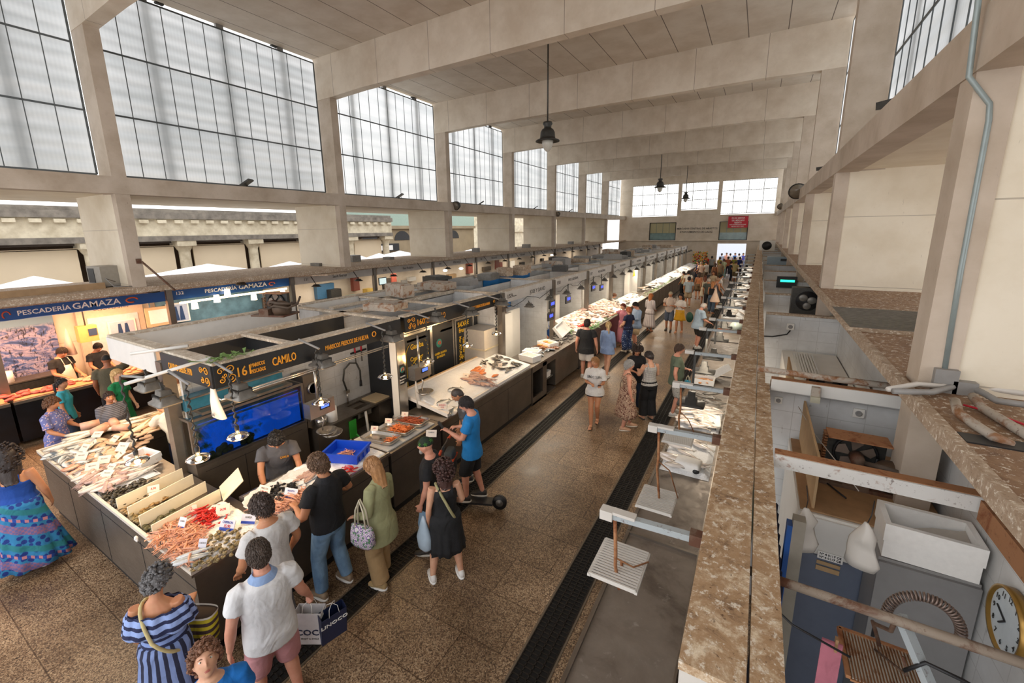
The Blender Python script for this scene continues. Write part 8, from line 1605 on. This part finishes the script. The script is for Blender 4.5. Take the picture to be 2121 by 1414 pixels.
# ------------------------------------------------------------------ left-hand row of stalls
FX = -13.9
M_SEA = None
def mural(seed, warm):
    n_ = NT('tuna_mural'); v = n_.coord(); s_ = n_.sep(v); f = n_.noise(n_.coord('Object', (1, 1.0, 2.4)), 1.9, 5, .55, 1.2); c = n_.ramp(f, [(.3, '1c2a4a'), (.42, '4a5f94'), (.5, 'a39ab0'), (.6, '4f5a86'), (.75, 'c9b3ac')])
    g = n_.noise(n_.coord('Object', (1, 3, 1)), 5, 3, .6, 2.0); c = n_.mix(n_.ramp(g, [(.56, 0.0), (.6, .85)]), c, '15161c')
    top = n_.ramp(n_.math('MULTIPLY', s_[2], .4), [(.86, 0.0), (.9, 1.0)]); c = n_.mix(top, c, '6f8fa8'); return n_.bsdf(c, .5)
M_TUNA = mural(1, 1)
fishw = plain('10131a', .35, 0, .8, 6)
mods = [(-1.6, 1.9, None), (1.95, 5.2, 'G'), (5.35, 8.84, 'G2'), (9.05, 12.6, '131'), (12.85, 16.4, '130'), (16.62, 20.2, '129'), (20.4, 23.9, '128'), (24.1, 27.6, '127'), (27.8, 31.3, '126'), (31.5, 35, '125'), (35.2, 38.7, '124'), (38.9, 42.4, '123')]
c = MB(); c.box(-15.75, -15.55, -3, YE, 0, 2.98); struct(c.build('wall_left', M_WALL))
ORD = dict(zip(('131', '130', '129', '128', '127', '126', '125', '124', '123'), ('first', 'second', 'third', 'fourth', 'fifth', 'sixth', 'seventh', 'eighth', 'ninth')))
for k, (ya, yb, w_) in enumerate(mods):
    blue = w_ in ('G', 'G2', None)
    ws = []
    if w_ == 'G': pass
    L = yb-ya
    t = thing('sign_fascia', {None: 'blue fascia of the fish stall cut by the left edge', 'G': 'blue fascia reading PESCADERIA GAMAZA, nearest on the left row', 'G2': 'blue fascia reading 132 PESCADERIA GAMAZA, second on the left row'}.get(w_, 'white fascia number %s on the left row, %s from the blue ones' % (w_, ORD.get(w_))), 'sign', (FX, ya, 0))
    c = MB(); c.box(-.03, 0, 0, L, 2.6, 2.87); c.build('board', M_BLUEB if blue else M_WHITEP, t)
    c = MB(); c.box(-.12, .02, 0, L, 2.87, 2.90); c.build('dirty_top', M_DIRT3, t)
    if w_ == 'G2':
        for s_, sz, y, z, sx in (('132', .12, .2, 2.77, .18), ('PESCADERÍA', .15, 1.29, 2.74, .9), ('GAMAZA', .19, 2.25, 2.74, .9)): text(s_, sz, M_PAPER, t, face_x(.002, y, z), width=sx)
        c = MB(); c.tube([(.004, 2.88+.1*math.cos(a), 2.74+.05*math.sin(a)) for a in [.5*q for q in range(11)]], .016, 5); c.build('fish_emblem', plain('d8622c', .5), t)
    elif w_ == 'G':
        for s_, sz, y, z, sx in (('PESCADERÍA', .15, .92, 2.73, .86), ('GAMAZA', .2, 1.83, 2.74, .9)): text(s_, sz, M_PAPER, t, face_x(.002, y, z), width=sx)
        c = MB(); c.tube([(.004, 2.52+.12*math.cos(a), 2.74+.06*math.sin(a)) for a in [.5*q for q in range(11)]], .018, 5); c.build('fish_emblem', plain('d8622c', .5), t)
        c = MB(); c.tube([(.004, .33+.06*math.cos(a), 2.72+.08*math.sin(a)) for a in [.5*q for q in range(9)]], .014, 5); c.build('small_emblem', plain('c05a3c', .5), t)
    elif w_:
        text(w_, .15, MDK, t, face_x(.002, .45, 2.74), sx=.9); text({'131': 'Santi Bernal', '130': 'Raul Bolaños'}.get(w_, 'PESCADOS'), .15, MDK, t, face_x(.002, 1.9, 2.74), sx=.9)
    c = MB(); c.box(-.07, .07, -.07, .07, 0, 2.92); o = c.build('stall_post', M_STEEL, loc=(FX, yb+.08, 0)); tag(o, 'square grey post between two stalls of the left row', 'post', 'posts of the left row')
    t = thing('fish_counter', {None: 'fish counter cut by the left edge of the left row', 'G': 'long counter of cut tuna with a tuna photograph on its front', 'G2': 'counter under the second blue fascia of the left row'}.get(w_, 'grey counter on the left row, %s beyond the blue fascias' % ORD.get(w_)), 'counter', (-13.95, ya, 0))
    c = MB(); c.box(0, .78, 0, L, .08, .92); c.build('body', M_STEELD if not blue else fishw, t); c = MB(); c.box(0, .82, 0, L, .92, .98); c.build('worktop', M_STEELD, t)
    if blue: c = MB(); c.box(.04, .74, .02, L-.02, .98, .995); c.build('warm_board', plain('d89a6c', .4, 0, .2, 5), t)
    if blue:
        c = MB(); c.box(-15.5, -15.46, ya, ya+1.35 if w_ == 'G' else (ya+L if w_ is None else ya+.02), .9, 2.55)
        tag(c.build('tuna_mural', M_TUNA), 'photograph mural of blue tuna on the back wall, %s' % {None: 'at the left edge', 'G': 'behind the fishmongers', 'G2': 'thin strip'}[w_], 'mural')
t = thing('cold_door', 'white cold room door with a framed picture of two blue towers under the word DESPACHO', 'door', (-15.54, 3.72, 0))
c = MB(); c.box(0, .12, 0, 1.45, 0, 2.55); c.build('door_frame', plain('d8c4ae', .6), t); c = MB(); c.box(.12, .15, .2, 1.3, 0, 2.2); c.build('door_leaf', plain('e4e0e6', .5), t)
text('DESCANSAMOS', .12, MDK, t, face_x(.125, .75, 2.42), sx=.9)
for (x, y, z, w_, h_, lab) in ((-15.36, 4.6, 1.75, .62, .6, 'white framed picture of two blue towers on the cold room door'), (-15.36, 6.0, 2.02, .6, .6, 'second framed picture of two blue towers farther along the left row')):
    t = thing('framed_picture', lab, 'picture', (x, y, z)); c = MB(); c.box(0, .04, -w_/2, w_/2, -h_/2, h_/2); c.build('frame', M_PAPER, t); c = MB(); c.box(.04, .045, -w_/2+.04, w_/2-.04, -h_/2+.03, h_/2-.04); c.build('sky', plain('b9c4dc', .5), t)
    c = MB()
    for q in (-.06, .09): c.prism([(.047, q-.07, -h_/2+.06), (.047, q+.07, -h_/2+.06), (.047, q+.03, h_/2-.1), (.047, q-.03, h_/2-.1)], (.003, 0, 0))
    c.build('towers', plain('2b4672', .5), t)
t = thing('framed_notice', 'beige framed white notice between the two blue fascias', 'notice', (-15.0, 5.35, 2.05)); c = MB(); c.box(0, .04, -.3, .3, -.28, .28); c.build('frame', plain('d8b890', .5), t); c = MB(); c.box(.04, .045, -.22, .22, -.2, .2); c.build('paper', M_PAPER, t)
c = MB(); c.box(-15.5, -15.45, 5.5, 8.8, 1.1, 2.5); tag(c.build('harbour_mural', plain('6f97ab', .5, 0, .6, 2.5)), 'blue and teal photograph mural behind the second blue fascia', 'mural')
t = thing('wall_scale', 'boxy beige scale head with a dial in front of the mural', 'scale', atx(180, 690, -14.3)); c = MB(); c.box(-.12, .12, -.18, .18, -.2, .2); c.build('housing', plain('c49a5c', .5), t); c = MB(); c.box(.12, .14, .0, .16, -.05, .12); c.build('display', plain('33415c', .4), t); c = MB(); c.cyl((0, 0, .2), (0, 0, .7), .015); c.build('pole', M_DKMETAL, t)
for k, (px, py, lab) in enumerate(((95, 625, 'dark lamp head in front of the letters PESCADERIA'), (225, 612, 'dark lamp head in front of the letters GAMAZA'), (318, 605, 'dark lamp head by the fish emblem'), (500, 590, 'dark lamp head in front of the second GAMAZA'))):
    p = atx(px, py, -13.4); t = thing('flood_lamp', lab, 'lamp', p); c = MB(); c.loft([((0, 0, 0), .16, .12), ((0, 0, .05), .13, .09), ((0, 0, .1), .08, .06)], 16, pw=6); c.build('housing', M_DKMETAL, t); c = MB(); c.cyl((0, 0, .1), (-.45, -.2, .22), .02); c.build('arm', M_WHITEP, t)
c = MB(); c.cyl((-13.86, 5.5, 2.50), (-13.86, 8.7, 2.52), .03); tag(c.build('tube_light', emit('ffe0a8', 5.0)), 'glowing tube light under the second blue fascia', 'lamp')
for k, (px, py) in enumerate(((402, 625), (448, 612), (525, 608), (470, 600), (585, 600))): p = atx(px, py, -13.8); c = MB(); c.cyl((0, 0, 0), (0, 0, .22), .09, .07); o = c.build('lamp_shade_lit', emit('ffe6c0', 3.0), loc=p+Vector((0, 0, -.2))); tag(o, 'lit white lamp shade under the second blue fascia', 'lamp', 'lit lamp shades under the second blue fascia')
# goods on the Gamaza counter
scatter_src = MB().ell((0, 0, .03), .14, .09, .05, 12, 6).build('loin_source', plain('b5534a', .4, 0, .3, 20))
scatter(scatter_src, 'tuna_loin', 80, (-13.85, -13.25, -.8, 3.0), 1.0, 'red cut of tuna on the left row counter', 'tuna', 'cuts of tuna on the left row counter', tilt=.3, pile=.07, sc=(.45, .8))
scatter(scatter_src, 'tuna_loin', 50, (-13.85, -13.25, 3.0, 5.1), 1.0, 'pale pink fish cut at the end of the warm lit counter', 'fish cut', 'pale cuts at the end of the left row counter', tilt=.3, pile=.04, sc=(.45, .75), mat=plain('dba284', .4, 0, .3, 20))
bpy.data.objects.remove(scatter_src)
t = thing('paper_roll', 'paper roll standing on the work bench before the tuna mural', 'paper roll', (-15.1, 2.25, 1.0)); c = MB(); c.cyl((0, 0, 0), (0, 0, .26), .1); c.build('paper', M_PAPER, t)
t = thing('work_bench', 'dark work bench along the mural behind the left counter', 'bench', (-15.4, 1.0, 0)); c = MB(); c.box(0, .5, 0, 2.4, .1, .97); c.build('body', M_DKMETAL, t); c = MB(); c.box(0, .52, 0, 2.4, .97, 1.0); c.build('worktop', M_STEELD, t)
t = thing('plastic_sheet', 'hanging translucent plastic bag in front of the tuna mural', 'bag', atx(140, 700, -14.6)); c = MB(); c.loft([((0, 0, .25), .01, .01), ((0, 0, 0), .1, .06), ((0, 0, -.4), .26, .1)], 12); c.build('bag', plain('cdb9a8', .4), t)
# air conditioner, brace and timber on the slab by the first column
t = thing('air_conditioner', 'old beige air conditioner on the slab beside the first white fin', 'air conditioner', (-14.05, 4.1, 3.15), rad(10)); c = MB(); c.box(-.25, .3, -.25, .2, .05, .5); c.build('housing', plain('9b958a', .5), t); c = MB(); c.box(-.2, .05, -.26, -.25, .1, .45); c.build('dark_grille', M_BLACK, t); c = MB(); c.box(-.25, .3, -.2, .2, 0, .05); c.build('feet', M_GREYP, t)
conduit('brace_rod', [(-12.97, 4.5, 3.75), (-12.6, 4.95, 3.0)], .025, M_RUSTB, 'dark diagonal brace rod running from the first column to the blue fascia', 'rod')
c = MB(); c.box(-12.999, -12.97, 4.40, 4.5, 3.7, 3.82); tag(c.build('rust_plate', M_RUSTB), 'small rusty square plate on the first left column', 'plate')
c = MB(); c.bar((-13.3, -1.5, 3.2), (-13.6, 3.9, 3.2), .12, .14); tag(c.build('timber_beam', plain('a98a66', .7, 0, .2, 6)), 'long tan timber lying on the left slab before the first column', 'timber')
conduit('cable', [(-13.2, 4.0, 3.3), (-13.1, 3.8, 3.4), (-13.0, 3.9, 3.2), (-13.05, 4.3, 3.16)], .012, M_GREYP, 'grey cable tangle beside the old air conditioner', 'cable', n=6)
t = thing('slab_canopy', 'thin dusty canopy jutting over the 131 Santi Bernal fascia', 'canopy', (0, 0, 0)); c = MB(); a_, b_, c_, d_ = atz(545, 572, 2.98), atz(838, 556, 2.98), atz(780, 567, 2.94), atz(625, 590, 2.94)
c.prism([(-13.9, a_.y, 2.94), (-12.6, a_.y+1.3, 2.94), (-12.6, b_.y-2.0, 2.94), (-13.9, b_.y, 2.94)], (0, 0, .05)); c.build('sheet', M_DIRT3, t)
# contents of the farther left stalls
for k, (px, py, x, w_, h_, m, lab) in enumerate(((560, 640, -15.3, .5, .9, M_STEELD, 'steel cabinet in the second blue stall'), (690, 620, -15.3, .5, .9, M_DKMETAL, 'dark picture cabinet in stall 131'), (760, 615, -15.2, .35, .8, plain('d6b45c', .5), 'yellow lit tall panel at the end of stall 131'), (727, 622, -15.2, .45, .5, plain('9fc4b4', .4), 'pale green poster in stall 131'), (700, 615, -15.2, .4, .6, plain('544c46', .6), 'brown panel in stall 131'), (816, 575, -14.8, .32, .4, plain('9a4a3a', .5), 'red-brown framed poster hanging in stall 130'), (838, 590, -15.2, .4, .5, M_GREYP, 'grey boiler box on the wall of stall 130'), (1030, 548, -15.2, .5, .6, plain('8a4a3c', .5), 'small red poster in a far left stall'))):
    p = atx(px, py, x); c = MB(); c.box(0, .06 if h_ < .7 else .3, -w_/2, w_/2, -h_/2, h_/2); o = c.build('wall_panel', m, loc=(x-.05, p.y, p.z)); tag(o, lab, 'panel')
p = atx(793, 582, -13.8); t = thing('monitor', 'white screen monitor standing at stall 130 of the left row', 'monitor', p); c = MB(); c.box(-.03, 0, -.22, .22, -.16, .16); c.build('case', M_BLACK, t); c = MB(); c.box(.001, .006, -.19, .19, -.13, .13); c.build('screen', emit('cfe0dc', .8), t); c = MB(); c.box(-.03, .0, -.03, .03, -.6, -.16); c.build('stand', M_BLACK, t)
for k, (px, py) in enumerate(((922, 560), (955, 556), (1143, 528))):
    p = atx(px, py, -14.2); c = MB(); c.ell((0, 0, 0), .12, .12, .06, 14, 8); o = c.build('round_lamp', emit('f4fbff', 4.0), loc=p); tag(o, 'small bright white lamp in a farther left stall', 'lamp', 'bright white lamps in the farther left stalls')
for k in range(18):
    y = 9.6+k*1.9; c = MB(); c.loft([((0, 0, 0), .17, .12), ((0, 0, .04), .12, .08), ((0, 0, .08), .07, .05)], 12, pw=6); c.cyl((0, 0, .07), (-.3, 0, .4), .015); o = c.build('small_flood_lamp', M_DKMETAL, loc=(-13.5, y, 2.5)); tag(o, 'small dark lamp hanging along the left row fascias', 'lamp', 'small dark lamps along the left row')
# warm lamps over the left stalls
for y, pw in ((1.2, 60), (3.6, 60)): light('stall_light', 'AREA', (-13.6, y, 2.55), pw, (1, .55, .28), .5, 2.0, rot=(0, rad(12), 0))
for y in (.5, 2.4, 4.2): light('stall_light', 'AREA', (-14.6, y, 2.6), 26, (1, .5, .25), .6, 1.0)
for y in (7, 10.8, 14.6, 18.4, 22, 27, 33, 39): light('stall_light', 'AREA', (-14.4, y, 2.6), 30, (1, .86, .68), .5, 2.4)
light('stall_light', 'AREA', (-9.1, 2.6, 2.45), 20, (1, .68, .38), .4, 1.2)
light('stall_light', 'AREA', (-7.7, 1.95, 2.45), 14, (1, .76, .5), .4, 1.2)
# flowers by the doorway and far bits
t = thing('flower_display', 'flower stall display with yellow and red blooms before the far doorway', 'flowers', (-4.6, 43.2, 0)); c = MB(); c.box(-.6, .6, -.3, .3, 0, .9); c.build('bench', M_GREYP, t)
for m_, sd in ((M_YELLOW, 1), (M_RED, 2), (M_ORANGE, 3), (M_GREEN, 4)):
    r = random.Random(sd); c = MB()
    for q in range(60): c.ell((r.uniform(-.6, .6), r.uniform(-.3, .3), .9+r.random()*1.3), .06, .06, .05, 6, 4)
    c.build('blooms' if sd < 4 else 'leaves', m_, t)

for k in range(16):
    y = 9.8+k*2.2+RC.random(); x = -14.0-RC.random()*1.2; w, d, h = .15+RC.random()*.2, .12+RC.random()*.15, .1+RC.random()*.35
    c = MB(); c.box(-w, w, -d, d, 0, h); o = c.build('roof_unit', RC.choice((M_GREYP, M_DIRT3, M_GREYMETAL)), loc=(x, y, ZS)); tag(o, 'small metal box standing on the slab over the left row', 'box', 'metal boxes on the left slab')
for k in range(14):
    y = 9.4+k*1.75+RC.random()*.4; m = RC.choice((M_STEELD, M_WHITE, M_GREYP, plain('8a4a3c', .5), plain('3f6a8c', .5), M_DKMETAL, M_CARD, M_WHITE)); w, h = .15+RC.random()*.4, .2+RC.random()*.6
    c = MB(); c.box(0, .2, -w, w, -h/2, h/2); o = c.build('wall_cabinet', m, loc=(-15.54, y, 1.7+RC.random()*.5)); tag(o, 'small cabinet or poster on the back wall of the left row stalls', 'cabinet', 'cabinets on the back wall of the left row')
